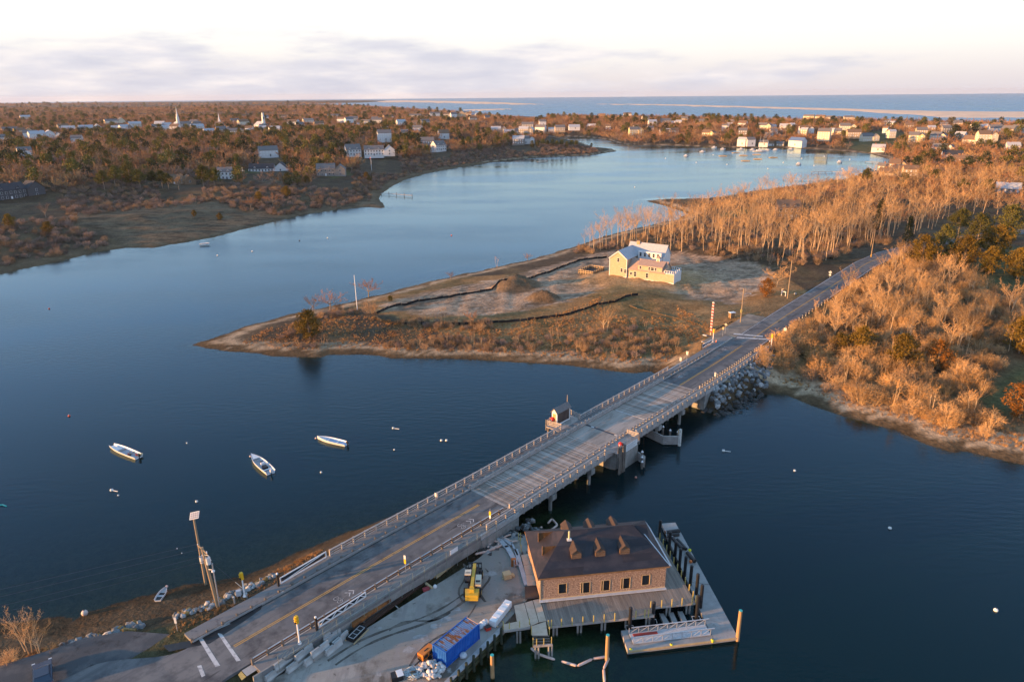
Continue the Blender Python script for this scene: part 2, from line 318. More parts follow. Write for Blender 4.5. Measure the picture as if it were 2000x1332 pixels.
# ground cover colours by place (dry grass, wet shore, sand, marsh, lawn, stripped soil)
def zone_colours(X, Y, H, D):
    n1 = wavy(X, Y, 31, 4, 1); n2 = wavy(X, Y, 7, 3, 6); n3 = wavy(X, Y, 2.9, 2, 11)
    C = np.empty(X.shape + (3,)); C[:] = (.085, .062, .040)
    def put(m, c):
        m = np.clip(m, 0, 1)[..., None]; C[:] = C * (1 - m) + np.array(c) * m
    s = (X - A0.x) * DR.x + (Y - A0.y) * DR.y
    put(sstep(.3, 1.0, n1) * .6, (.13, .095, .05))
    pen = ((Y > 125) & (Y < 262) & (X < 95) & (X > -75) & (s > 58)).astype(float)
    put(pen * .85, (.27, .155, .065)); put(pen * sstep(.3, 1.1, n1 + n2 * .6) * .7, (.10, .085, .038)); put(pen * sstep(.1, 1.0, n2 - n1 * .5) * .6, (.30, .19, .09))
    rb = ((X > 60) & (Y < 215) & (Y > 60)).astype(float); put(rb * .6, (.20, .13, .065))
    shore = 1 - sstep(5.0, 8.5, D + n2 * .8); put(shore * .9, (.40, .30, .20)); put((1 - sstep(2.4, 4.4, D + n2 * 1.1 + n3 * .5)) * .92, (.085, .055, .028)); put((1 - sstep(-.6, .9, D + n3 * .4)), (.045, .035, .022)); put(sstep(30, 10, X) * sstep(140, 95, Y) * (1 - sstep(-9, -2, D + n2)), (.13, .17, .075))
    put(rb * (1 - sstep(9, 13, D + n2 * .9)) * sstep(4.0, 5.5, D + n2 * .8) * .9, (.44, .33, .22)); put(sstep(.55, .2, np.abs(D + n2 * 1.1 + n3 * .3 - 7.2)) * ((Y < 240) & (Y > 60)) * .7, (.07, .05, .035))
    lb = ((X < -30) & (Y > 250)) .astype(float); put(lb * (1 - sstep(5, 16, D)) * .85, (.13, .09, .052))
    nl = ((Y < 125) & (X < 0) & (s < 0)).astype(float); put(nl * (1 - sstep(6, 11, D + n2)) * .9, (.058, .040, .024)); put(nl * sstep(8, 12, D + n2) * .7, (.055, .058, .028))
    m = sstep(-3, 3, poly_sd(X, Y, MARSH)); put(m * .9, (.155, .112, .07)); put(m * sstep(.5, 1.0, n2 + n1 * .5) * .8, (.06, .045, .03))
    for l in LAWNS: put(sstep(-2, 2, poly_sd(X, Y, l)) * .85, (.095, .095, .04))
    ps = poly_sd(X, Y, SITE) + n2 * 1.2 + n3 * .5; st = sstep(-1.5, 1.5, ps); put(st * .95, (.36, .255, .175)); put(st * sstep(.1, .9, n2 * .7 + n1 * .8) * .75, (.15, .105, .07)); put(st * sstep(.7, 1.3, n3 + n2 * .4) * .6, (.46, .36, .28)); tr_ = np.abs(wavy(X * .6 + Y * .9, (Y - X * .3) * .25, 11, 3, 13)); put(st * sstep(.28, .1, tr_) * .6, (.10, .07, .048))
    g = np.exp(-(((X - HOUSE_C.x) / 24) ** 2 + ((Y - HOUSE_C.y) / 18) ** 2) ** 2); put(g * .8, (.46, .28, .12))
    for (mx, my, r1, r2, a, hh) in MOUNDS[:2]: put(sstep(1.05, .7, np.hypot(X - mx, Y - my) / r1) * .9, (.13, .09, .055))
    sea_d = np.minimum(D, 40)
    return C
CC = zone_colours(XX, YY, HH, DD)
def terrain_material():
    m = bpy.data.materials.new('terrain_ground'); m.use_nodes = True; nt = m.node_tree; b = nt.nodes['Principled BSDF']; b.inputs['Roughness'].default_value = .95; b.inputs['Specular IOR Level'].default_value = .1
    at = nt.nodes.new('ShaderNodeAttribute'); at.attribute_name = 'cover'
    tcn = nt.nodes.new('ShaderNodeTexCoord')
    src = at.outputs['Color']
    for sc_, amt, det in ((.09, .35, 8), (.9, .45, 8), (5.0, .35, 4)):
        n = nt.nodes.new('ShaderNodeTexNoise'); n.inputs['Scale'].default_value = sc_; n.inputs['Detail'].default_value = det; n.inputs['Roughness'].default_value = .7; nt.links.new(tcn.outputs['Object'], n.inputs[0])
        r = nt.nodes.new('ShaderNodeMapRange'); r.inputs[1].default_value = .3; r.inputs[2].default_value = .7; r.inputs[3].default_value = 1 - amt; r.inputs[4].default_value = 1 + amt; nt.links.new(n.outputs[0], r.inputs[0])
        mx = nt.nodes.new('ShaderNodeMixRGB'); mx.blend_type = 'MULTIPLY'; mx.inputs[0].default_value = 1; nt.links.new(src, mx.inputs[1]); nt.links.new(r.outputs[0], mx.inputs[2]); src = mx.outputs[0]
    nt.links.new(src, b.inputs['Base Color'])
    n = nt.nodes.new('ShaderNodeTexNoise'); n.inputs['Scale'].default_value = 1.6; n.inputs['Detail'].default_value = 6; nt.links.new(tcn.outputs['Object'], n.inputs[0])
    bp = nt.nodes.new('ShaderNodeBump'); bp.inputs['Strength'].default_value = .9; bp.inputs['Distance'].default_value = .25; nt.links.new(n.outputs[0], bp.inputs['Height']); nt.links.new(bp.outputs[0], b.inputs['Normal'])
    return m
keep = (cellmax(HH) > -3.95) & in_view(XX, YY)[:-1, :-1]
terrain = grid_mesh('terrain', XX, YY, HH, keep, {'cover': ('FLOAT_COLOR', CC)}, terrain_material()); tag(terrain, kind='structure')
def water_material(name, rough, cap, body):
    m = bpy.data.materials.new(name); m.use_nodes = True; nt = m.node_tree; nt.nodes.clear()
    N = nt.nodes.new; K = nt.links.new
    o = N('ShaderNodeOutputMaterial'); tcn = N('ShaderNodeTexCoord'); at = N('ShaderNodeAttribute'); at.attribute_name = 'clear'
    mp = N('ShaderNodeMapping'); mp.inputs['Rotation'].default_value = (0, 0, math.radians(28)); mp.inputs['Scale'].default_value = (.55, 1.5, 1); K(tcn.outputs['Object'], mp.inputs[0])
    n1 = N('ShaderNodeTexNoise'); n1.inputs['Scale'].default_value = .75; n1.inputs['Detail'].default_value = 5; n1.inputs['Roughness'].default_value = .55; K(mp.outputs[0], n1.inputs[0])
    n0 = N('ShaderNodeTexNoise'); n0.inputs['Scale'].default_value = .018; n0.inputs['Detail'].default_value = 4; mp0 = N('ShaderNodeMapping'); mp0.inputs['Scale'].default_value = (.5, 1.3, 1); mp0.inputs['Rotation'].default_value = (0, 0, -.5); K(tcn.outputs['Object'], mp0.inputs[0]); K(mp0.outputs[0], n0.inputs[0])
    calm = N('ShaderNodeMapRange'); calm.inputs[1].default_value = .38; calm.inputs[2].default_value = .62; calm.inputs[3].default_value = .25; calm.inputs[4].default_value = 1.0; K(n0.outputs[0], calm.inputs[0])
    bp = N('ShaderNodeBump'); bp.inputs['Distance'].default_value = .085; K(calm.outputs[0], bp.inputs['Strength']); K(n1.outputs[0], bp.inputs['Height'])
    gl = N('ShaderNodeBsdfGlossy'); rg = N('ShaderNodeMapRange'); rg.inputs[1].default_value = .25; rg.inputs[3].default_value = rough * .35; rg.inputs[4].default_value = rough * 1.25; K(calm.outputs[0], rg.inputs[0]); K(rg.outputs[0], gl.inputs['Roughness']); gl.inputs['Color'].default_value = (.64, .86, .98, 1); K(bp.outputs[0], gl.inputs['Normal'])
    df = N('ShaderNodeBsdfDiffuse'); df.inputs['Color'].default_value = (*body, 1)
    tr = N('ShaderNodeBsdfTransparent'); tr.inputs['Color'].default_value = (.66, .86, .64, 1)
    m1 = N('ShaderNodeMixShader'); K(at.outputs['Fac'], m1.inputs[0]); K(df.outputs[0], m1.inputs[1]); K(tr.outputs[0], m1.inputs[2])
    fr = N('ShaderNodeFresnel'); fr.inputs['IOR'].default_value = 1.32; K(bp.outputs[0], fr.inputs['Normal'])
    m2 = N('ShaderNodeMixShader'); mn = N('ShaderNodeMath'); mn.operation = 'MINIMUM'; mn.inputs[1].default_value = cap; K(fr.outputs[0], mn.inputs[0]); K(mn.outputs[0], m2.inputs[0]); K(m1.outputs[0], m2.inputs[1]); K(gl.outputs[0], m2.inputs[2]); K(m2.outputs[0], o.inputs[0])
    return m
WATER = water_material('bay_water', .15, .8, (.0012, .011, .014)); SEAW = water_material('open_sea_water', .42, .42, (.012, .045, .095))
depth = np.maximum(-HH, 0); clear = np.exp(-depth / .95) * np.clip(1 - depth / 2.4, 0, 1)
keepw = (cellmin(HH) < .35) & in_view(XX, YY)[:-1, :-1]
insea = (poly_sd(XX, YY, SEA) > 0)[:-1, :-1]
sea = grid_mesh('sea', XX, YY, np.zeros_like(HH), keepw & insea, {'clear': ('FLOAT', clear)}, SEAW, smooth=False); tag(sea, kind='structure')
water = grid_mesh('water', XX, YY, np.zeros_like(HH), keepw & ~insea, {'clear': ('FLOAT', clear)}, WATER, smooth=False); tag(water, kind='structure')
# open sea out to the horizon, beyond the grid
w = MB(); w.add([(GX[-1], GY[0], -.004), (16000, 0, -.004), (16000, GY[-1], -.004), (GX[-1], GY[-1], -.004)], [(0, 1, 2, 3)]); w.add([(-9000, GY[-1], -.004), (16000, GY[-1], -.004), (16000, 15500, -.004), (-9000, 15500, -.004)], [(0, 1, 2, 3)])
tag(w.obj('ocean', SEAW), kind='structure')
# sand bars off the coast, low ridges with sloping sides
SAND = mat('bar_sand', (.85, .56, .37), .95, .25, .02)
def sandbar(up, lo, hh):
    rq = random.Random(int(up[0][0])); k6 = 7
    def dens(l, j): return [(l[i][0] + (l[i + 1][0] - l[i][0]) * t / k6, l[i][1] + (l[i + 1][1] - l[i][1]) * t / k6 + rq.uniform(-j, j)) for i in range(len(l) - 1) for t in range(k6)] + [l[-1]]
    up, lo = dens(up, .25), dens(lo, .9); lo = [(a[0], max(a[1], b[1] + .25)) for a, b in zip(lo, up)]
    mb = MB(); n = len(up)
    a = [P(*q) for q in up]; b = [P(*q) for q in lo]
    vs = []
    for i in range(n):
        k = hh * math.sin(math.pi * min(max(i / (n - 1), .02), .98)) ** .5
        for t, z in ((0, -.3), (.25, k * .8), (.6, k), (1, -.3)): q = a[i].lerp(b[i], t); vs.append((q.x, q.y, z))
    mb.add(vs, [(i * 4 + j, i * 4 + j + 1, i * 4 + j + 5, i * 4 + j + 4) for i in range(n - 1) for j in range(3)])
    mb.smooth = True; return tag(mb.obj('sandbar', SAND), kind='structure')
sandbar([(620, 198.6), (720, 197.6), (800, 196.8), (880, 197.8), (950, 199.6), (1020, 202.2), (1062, 204.2)], [(620, 199.0), (720, 199.6), (800, 200.6), (880, 202.2), (950, 204), (1020, 205.0), (1062, 204.6)], 3.5)
sandbar([(1165, 203.6), (1250, 203.8), (1340, 205.2), (1450, 208.2), (1560, 211.0), (1660, 213.2), (1760, 215.6), (1850, 217.2), (1950, 218.0), (2080, 218.5)], [(1165, 204.2), (1250, 205.8), (1340, 207.8), (1450, 211.2), (1560, 214.2), (1660, 217.5), (1760, 223.5), (1850, 231.5), (1950, 231.5), (2080, 231)], 3.0)
sandbar([(905, 214.5), (940, 213.6), (985, 212.8), (1000, 213.2)], [(905, 216.5), (940, 217), (985, 214.8), (1000, 213.8)], 2.0)
# ------------------------------------------------------------------ road, pavements, yard
def noise_mat(name, base, layers, rough=.85, bump=0.0, bscale=8, spec=.25, coord='Object'):
    """layers: (colour, scale, lo, hi, stretch) mixed over the base by noise"""
    if name in MATS: return MATS[name]
    m = bpy.data.materials.new(name); m.use_nodes = True; nt = m.node_tree; b = nt.nodes['Principled BSDF']; b.inputs['Roughness'].default_value = rough; b.inputs['Specular IOR Level'].default_value = spec
    tcn = nt.nodes.new('ShaderNodeTexCoord'); rgb = nt.nodes.new('ShaderNodeRGB'); rgb.outputs[0].default_value = (*base, 1); src = rgb.outputs[0]
    for col, scl, lo, hi, st in layers:
        mp = nt.nodes.new('ShaderNodeMapping'); mp.inputs['Scale'].default_value = st[:3]; vin = tcn.outputs[coord]
        if len(st) == 4: m0 = nt.nodes.new('ShaderNodeMapping'); m0.inputs['Rotation'].default_value = (0, 0, st[3]); nt.links.new(vin, m0.inputs[0]); vin = m0.outputs[0]
        nt.links.new(vin, mp.inputs[0])
        n = nt.nodes.new('ShaderNodeTexNoise'); n.inputs['Scale'].default_value = scl; n.inputs['Detail'].default_value = 7; n.inputs['Roughness'].default_value = .62; nt.links.new(mp.outputs[0], n.inputs[0])
        r = nt.nodes.new('ShaderNodeMapRange'); r.inputs[1].default_value = lo; r.inputs[2].default_value = hi; nt.links.new(n.outputs[0], r.inputs[0])
        mx = nt.nodes.new('ShaderNodeMixRGB'); mx.inputs[2].default_value = (*col, 1); nt.links.new(r.outputs[0], mx.inputs[0]); nt.links.new(src, mx.inputs[1]); src = mx.outputs[0]
    nt.links.new(src, b.inputs['Base Color'])
    if bump:
        n = nt.nodes.new('ShaderNodeTexNoise'); n.inputs['Scale'].default_value = bscale; n.inputs['Detail'].default_value = 5; nt.links.new(tcn.outputs['Object'], n.inputs[0])
        bp = nt.nodes.new('ShaderNodeBump'); bp.inputs['Strength'].default_value = bump; bp.inputs['Distance'].default_value = .05; nt.links.new(n.outputs[0], bp.inputs['Height']); nt.links.new(bp.outputs[0], b.inputs['Normal'])
    MATS[name] = m; return m
ASPH = noise_mat('asphalt', (.145, .147, .155), [((.195, .192, .19), .12, .4, .65, (1, 1, 1)), ((.065, .067, .075), .5, .45, .7, (1, 1, 1)), ((.17, .17, .17), 3.0, .62, .8, (1, 1, 1)), ((.105, .107, .115), .55, .47, .62, (1, .03, 1, BEAR)), ((.055, .056, .06), 1.1, .62, .7, (1, .12, 1, BEAR))], .9, .4, 14)
SIDEW = noise_mat('pavement_asphalt', (.185, .187, .195), [((.20, .198, .20), .4, .45, .65, (1, 1, 1)), ((.07, .072, .08), 1.1, .55, .75, (1, 1, 1))], .92, .3, 14)
CONC = noise_mat('concrete', (.24, .235, .225), [((.33, .325, .31), .7, .45, .65, (1, 1, 1)), ((.13, .12, .105), 1.6, .56, .75, (1, 1, .3))], .9, .3, 10)
CONC_L = noise_mat('concrete_light', (.36, .36, .36), [((.46, .46, .45), .9, .45, .65, (1, 1, 1)), ((.22, .21, .20), 2.2, .58, .78, (1, 1, 1))], .9, .3, 10)
YELL = noise_mat('yellow_paint', (.55, .31, .07), [((.20, .15, .08), 2.0, .55, .7, (1, 1, 1))], .8)
WHITEP = noise_mat('white_road_paint', (.55, .55, .56), [((.20, .20, .21), 1.2, .5, .68, (1, 1, 1))], .8)
GRAVEL = noise_mat('yard_gravel', (.27, .25, .225), [((.37, .35, .325), .10, .42, .60, (1, 1, 1)), ((.14, .122, .105), .20, .48, .62, (1, 1, 1)), ((.27, .25, .235), .5, .5, .6, (1.6, .35, 1)), ((.36, .35, .345), .55, .62, .72, (1, 1, 1)), ((.10, .085, .07), 1.3, .62, .74, (1, 1, 1))], .95, .6, 9)
def strip(o0, o1, s0, s1, dz, step=2.5, curve=True, thick=None):
    mb = MB(); n = max(2, int(abs(s1 - s0) / step) + 1); vs = []
    f0 = o0 if callable(o0) else (lambda s: o0); f1 = o1 if callable(o1) else (lambda s: o1)
    ss = [s0 + (s1 - s0) * i / (n - 1) for i in range(n)]
    for s in ss: vs += [RW(s, f0(s), dz, curve), RW(s, f1(s), dz, curve)]
    mb.add(vs, [(2 * i, 2 * i + 1, 2 * i + 3, 2 * i + 2) for i in range(n - 1)])
    if thick:
        b = [(v[0], v[1], v[2] - thick) for v in vs]; m = len(vs)
        fs = []
        for i in range(n - 1): fs += [(2 * i, 2 * i + 2, m + 2 * i + 2, m + 2 * i), (2 * i + 1, m + 2 * i + 1, m + 2 * i + 3, 2 * i + 3)]
        fs += [(0, m, m + 1, 1), (2 * n - 2, 2 * n - 1, m + 2 * n - 1, m + 2 * n - 2)]
        mb.add(vs + b, fs)
    return mb
DK0, DK1 = 0.35, 62.2     # timber deck between these
road = thing('road', None, None); del_ = [k for k in road.keys()]; tag(road, kind='structure')
strip(-4.0, 4.0, DK0, -43, 0, thick=.4).obj('roadway', ASPH, road)
strip(-4.0, 4.0, DK1, 330, 0, thick=.4).obj('roadway', ASPH, road)
# the approach widens into the junction at the lower left
def jl(s): return -4.0 - 5.5 * sstep(-47, -56, np.array(s)) - 9 * sstep(-58, -80, np.array(s))
def jr(s): return 4.0 + 5.5 * sstep(-46, -53, np.array(s)) + 5 * sstep(-56, -76, np.array(s))
strip(jl, jr, -43, -118, 0, 1.0, thick=.4).obj('roadway', ASPH, road)
# shoulder apron on the far left of the road, sandy driveway
strip(-9.5, -4.0, 92, 122, -.035, thick=.3).obj('apron', noise_mat('sandy_apron', (.17, .15, .13), [((.30, .25, .20), .3, .45, .6, (1, 1, 1))], .95), road)
for o in (-.14, .14):
    for a, b in ((-2, -43), (-54, -110), (DK1 + .3, 96), (103, 330)): strip(o - .06, o + .06, a, b, .008).obj('yellow_line', YELL, road)
strip(-3.75, -3.62, 104, 330, .008).obj('edge_line', WHITEP, road)
strip(3.62, 3.75, 92, 330, .008).obj('edge_line', WHITEP, road)
def wpoly(name, pts, m, z=.012, parent=road):
    mb = MB(); vs = []
    for x, y in pts:
        q = P(x, y, 3.0)
        for _ in range(4): s, o = W2SO(q.x, q.y); q = P(x, y, rz(s) + z)
        vs.append(q)
    mb.add(vs, [tuple(range(len(vs)))[::-1]]); return mb.obj(name, m, parent)
wpoly('crosswalk_line', [(376, 1228), (383, 1226), (430, 1299), (421, 1302)], WHITEP)
wpoly('crosswalk_line', [(425, 1237), (431, 1234), (470, 1289), (462, 1291)], WHITEP)
wpoly('stop_line', [(385, 1300), (393, 1298), (401, 1318), (394, 1322)], WHITEP)
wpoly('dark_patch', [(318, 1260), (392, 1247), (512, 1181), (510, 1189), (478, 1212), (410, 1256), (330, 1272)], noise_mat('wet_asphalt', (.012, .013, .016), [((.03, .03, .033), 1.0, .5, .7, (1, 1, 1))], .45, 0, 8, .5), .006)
wpoly('crosswalk_line', [(1434, 651), (1490, 656), (1490, 658), (1432, 653)], WHITEP)
wpoly('crosswalk_line', [(1440, 658), (1505, 662), (1505, 664), (1438, 660)], WHITEP)
def sharrow(s, o, sg=1):
    """bicycle under two chevrons, painted flat"""
    mb = MB()
    def Q(a, b): v = RW(s + sg * a, o + sg * b, .012); return v
    for k in (1.9, 2.5):
        for e in (-1, 1): mb.add([Q(k, e * .52), Q(k + .16, e * .52), Q(k + .62, 0), Q(k + .46, 0)], [(0, 1, 2, 3) if e * sg < 0 else (3, 2, 1, 0)])
    for c in (-.42, .42):
        for i in range(10):
            a, b = 6.283 * i / 10, 6.283 * (i + 1) / 10
            mb.add([Q(.6 + .42 * math.cos(a), c + .36 * math.sin(a)), Q(.6 + .42 * math.cos(b), c + .36 * math.sin(b)), Q(.6 + .30 * math.cos(b), c + .25 * math.sin(b)), Q(.6 + .30 * math.cos(a), c + .25 * math.sin(a))], [(0, 1, 2, 3), (3, 2, 1, 0)])
    for a, b in (((.6, -.42), (1.05, -.1)), ((1.05, -.1), (.6, .42)), ((1.05, -.1), (.95, .3)), ((.95, .3), (.6, .42)), ((.6, 0), (1.05, -.1)), ((1.25, .3), (.95, .3))):
        v0, v1 = Vector(a), Vector(b); t = (v1 - v0).normalized(); w_ = Vector((-t.y, t.x)) * .045
        mb.add([Q(*(v0 - w_)), Q(*(v1 - w_)), Q(*(v1 + w_)), Q(*(v0 + w_))], [(0, 1, 2, 3), (3, 2, 1, 0)])
    mb.obj('bicycle_marking', WHITEP, road)
sharrow(-8.5, 2.3); sharrow(-30.5, 2.4); sharrow(69.5, -2.4, -1); sharrow(93, -2.5, -1)
# pavements (0.14 m up) with kerbs
def pavement(o0, o1, s0, s1, kerb_o, name='sidewalk', m=SIDEW):
    p = strip(o0, o1, s0, s1, .14, thick=.6).obj(name, m); tag(p, kind='structure')
    k0 = strip(lambda s: kerb_o - .09, lambda s: kerb_o + .09, s0, s1, .145, thick=.4).obj('kerb', CONC_L, p); return p
pavement(-6.6, -4.6, -46, DK0 - .1, -4.45)
pavement(4.6, 6.5, -43, DK0 - .1, 4.42)
pavement(-6.6, -4.6, DK1 + .1, 100, -4.45)
pavement(4.6, 6.5, DK1 + .1, 96, 4.42)
RAMP = mat('ramp_yellow', (.55, .38, .12), .8, .2, 4)
wpoly('tactile_ramp', [(401, 1224), (411, 1217), (421, 1230), (405, 1237)], RAMP, .02); wpoly('ramp_slab', [(411, 1218), (437, 1204), (450, 1218), (421, 1231)], CONC_L, .016)
wpoly('tactile_ramp', [(465, 1317), (471, 1310), (481, 1321), (472, 1328)], RAMP, .02); wpoly('ramp_slab', [(472, 1309), (508, 1287), (518, 1297), (482, 1320)], CONC_L, .016)
wpoly('ramp_slab', [(461, 1183), (483, 1171), (489, 1181), (466, 1195)], CONC_L, .03)
# fill retained behind the bulkhead
yb = MB(); yb.prism(YARD, -2.5, 1.6); yard = tag(yb.obj('yard', [GRAVEL]), kind='structure')
# gravel lay-by at the lower left
lay = MB(); lp = [(-60, 1345), (0, 1300), (100, 1268), (170, 1245), (250, 1232), (330, 1238), (345, 1250), (300, 1290), (240, 1332), (200, 1400), (-60, 1420)]
lv = [P(x, y, 2.3) for x, y in lp]; lay.prism([(v.x, v.y) for v in lv], 1.2, 2.33); tag(lay.obj('gravel_layby', noise_mat('layby_gravel', (.075, .08, .088), [((.12, .12, .125), .35, .45, .62, (1, 1, 1)), ((.04, .038, .04), .6, .55, .7, (1, 1, 1))], .95, .5, 10)), kind='structure')

# ------------------------------------------------------------------ the bridge
def timber(name, a, b, c, st=(1, 1, 1)): return noise_mat(name, a, [(b, 1.1, .42, .66, st), (c, 2.3, .55, .74, st)], .88, .3, 6)
WOODG = timber('weathered_timber', (.33, .305, .29), (.43, .40, .385), (.17, .15, .135))
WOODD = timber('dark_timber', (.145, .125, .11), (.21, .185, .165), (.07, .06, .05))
WOODN = timber('new_timber', (.50, .36, .20), (.58, .43, .26), (.38, .26, .13))
PLNK = [timber('deck_timber_a', (.29, .255, .23), (.42, .38, .345), (.09, .07, .055)), timber('deck_timber_b', (.20, .17, .15), (.31, .27, .24), (.06, .048, .038)), timber('deck_timber_c', (.36, .325, .30), (.46, .42, .39), (.14, .11, .09))]
STEEL = mat('galvanised_steel', (.42, .44, .46), .5, .2, 2, .5, .5)
RUSTY = noise_mat('rusted_steel', (.24, .095, .035), [((.42, .17, .05), .8, .45, .65, (1, 1, 1)), ((.06, .03, .02), 1.5, .5, .7, (1, 1, 1))], .9)
BRZ = -(BEAR)
bridge = thing('bridge', 'timber drawbridge with plank deck and post rails crossing the inlet', 'bridge', (A0.x, A0.y, 0), BRZ)
def bz(s): return rz(s)
pm = []
for k, m in enumerate(PLNK):
    q = MB(); q.box(-4.15, 4.15, -.122, .122, -.12, 0); pm.append(q.mesh('plank', m))
RP = random.Random(4)
s = DK0 + .35; i = 0
while s < DK1 - .3:
    if not (26.6 < s < 42.3):
        o = link('plank', pm[RP.choice([0, 0, 1, 1, 2])], bridge, (RP.uniform(-.05, .05), s, bz(s) + RP.uniform(-.012, .012))); i += 1
    s += .268
LEAFM = noise_mat('leaf_deck', (.31, .28, .255), [((.40, .355, .325), .5, .42, .62, (1, .25, 1)), ((.19, .165, .145), .8, .5, .7, (1, .2, 1))], .9, .3, 7)
for a, b in ((26.7, 32.35), (32.95, 42.1)):
    n = 14; wd = 8.3 / n
    for k in range(n):
        q = MB(); q.box(-4.15 + k * wd + .01, -4.15 + (k + 1) * wd - .01, a, b, bz(a) - .12, bz(a) + RP.uniform(-.006, .006)); q.obj('deck_panel', LEAFM, bridge)
q = MB(); q.box(-4.15, 4.15, 32.36, 32.94, bz(30) - .12, bz(30) - .02); q.obj('joint_plate', mat('joint_steel', (.045, .055, .07), .6, .2, 2), bridge)
for x in (-2.6, 2.9): q = MB(); q.box(x - .35, x + .35, 32.5, 32.8, bz(30) - .02, bz(30) + .01); q.obj('joint_cap', mat('white_cap', (.6, .6, .6), .7), bridge)
q = MB(); q.box(-3.6, 3.9, 42.14, 42.3, bz(42) - .1, bz(42) + .012); q.obj('white_joint', WHITEP, bridge)
for a in (DK0, DK1 - .18): q = MB(); q.box(-4.15, 4.15, a - .1, a + .2, bz(a) - .2, bz(a) + .006); q.obj('end_beam', WOODG, bridge)
def barz(mb, o0, o1, s0, s1, dz0, dz1, step=6.0):
    """bar following the grade in bridge coordinates (o, s)"""
    n = max(1, int(abs(s1 - s0) / step)); 
    for k in range(n):
        a = s0 + (s1 - s0) * k / n; b = s0 + (s1 - s0) * (k + 1) / n; za, zb = bz(a), bz(b)
        ca, cb = oc(a), oc(b)
        mb.add([(o0 + ca, a, za + dz0), (o1 + ca, a, za + dz0), (o1 + cb, b, zb + dz0), (o0 + cb, b, zb + dz0), (o0 + ca, a, za + dz1), (o1 + ca, a, za + dz1), (o1 + cb, b, zb + dz1), (o0 + cb, b, zb + dz1)],
               [(3, 2, 1, 0), (4, 5, 6, 7), (0, 1, 5, 4), (1, 2, 6, 5), (2, 3, 7, 6), (3, 0, 4, 7)])
    return mb
# walkways either side: boards along the edge
for sg in (-1, 1):
    barz(MB(), *sorted((sg * 4.45, sg * 6.2)), DK0, DK1, .12, .2).obj('walkway', SIDEW if sg < 0 else WOODG, bridge)
    barz(MB(), *sorted((sg * 5.95, sg * 6.3)), DK0, DK1, -.62, .12).obj('fascia_beam', WOODG, bridge)
    barz(MB(), *sorted((sg * 4.18, sg * 4.6)), DK0, DK1, .0, .36).obj('kerb_beam', WOODG, bridge)
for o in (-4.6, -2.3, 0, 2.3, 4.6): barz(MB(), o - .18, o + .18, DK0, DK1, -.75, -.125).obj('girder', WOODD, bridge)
# outer rails: three boards and posts; inner guard rails
post_o = MB(); post_o.box(-.11, .11, -.11, .11, -.75, 1.22); POST_O = post_o.mesh('rail_post', WOODG)
post_i = MB(); post_i.box(-.13, .13, -.13, .13, -.1, .86); POST_I = post_i.mesh('guard_post', WOODG)
for sg, s0, s1 in ((-1, -25.2, 68), (1, -6.5, 92)):
    segs = [(s0, s1)] if sg < 0 else [(s0, 24.0), (34.5, s1)]
    if sg < 0: segs = [(s0, 27.2), (33.2, s1)]
    for a, b in segs:
        for dz in (.42, .78, 1.12):
            barz(MB(), *sorted((sg * 6.08, sg * 6.16)), a, b, dz - .07, dz + .07).obj('rail_board', WOODG, bridge)
        barz(MB(), *sorted((sg * 6.0, sg * 6.26)), a, b, 1.2, 1.26).obj('rail_cap', WOODG, bridge)
        n = int((b - a) / 1.95)
        for k in range(n + 1): ss_ = a + (b - a) * k / n; link('rail_post', POST_O, bridge, (sg * 6.27 + oc(ss_), ss_, bz(ss_)))
for sg, s0, s1, st in ((-1, -44, 84, 1.9), (1, -43.5, 92, 1.9)):
    barz(MB(), *sorted((sg * 4.22, sg * 4.34)), DK0, DK1, .55, .82).obj('guard_rail', WOODG, bridge)
    a = DK0
    while a < DK1 - .2: link('guard_post', POST_I, bridge, (sg * 4.46 + oc(a), a, bz(a))); a += st if not 26 < a < 43 else st * .62
# approaches: guard rail on wooden posts, part timber part steel
for sg, s0, s1, nm, st in ((-1, -46, -1, 'west', 1.95), (1, -43, -1, 'west', 1.95), (-1, DK1 + 1, 86, 'east', 1.7), (1, DK1 + 1, 97, 'east', 1.25), (1, 104, 150, 'east', 2.6)):
    g = thing('guard_rail', {(-1, -46): 'low grey steel guard rail along the far side of the near approach', (1, -43): 'rusty steel guard rail on posts beside the construction yard', (-1, DK1 + 1): 'low guard rail on the left beyond the bridge', (1, DK1 + 1): 'dark guard rail on closely set lit posts right beyond the bridge', (1, 104): 'guard rail climbing the road past the yellow sign'}[(sg, s0)], 'guard rail', (A0.x, A0.y, 0), BRZ, None)
    if sg < 0 and s0 < 0:
        k = s0
        while k < s1 - 4: barz(MB(), -4.42, -4.2, k, min(k + 3.6, s1), .22, .36, 2).obj('rail_beam', STEEL, g); k += 4.1
        barz(MB(), -4.28, -4.2, s0, s1, .42, .5, 3).obj('rail_beam', WOODD, g)
    else: barz(MB(), *sorted((sg * 4.24, sg * 4.34)), s0, s1, .48, .74, 3).obj('rail_beam', RUSTY if s0 < 0 else WOODD, g)
    if sg > 0 and s0 < 0: barz(MB(), 4.235, 4.42, s0, s1, .74, .79, 3).obj('rail_cap', STEEL, g)
    a = s0; q = MB(); q.box(-.12, .12, -.12, .12, -.15, .8 if sg > 0 else .5); pme = q.mesh('post', WOODG if s0 > 0 else WOODD)
    while a <= s1: link('post', pme, g, (sg * 4.5 + oc(a), a, bz(a) + .1)); a += st
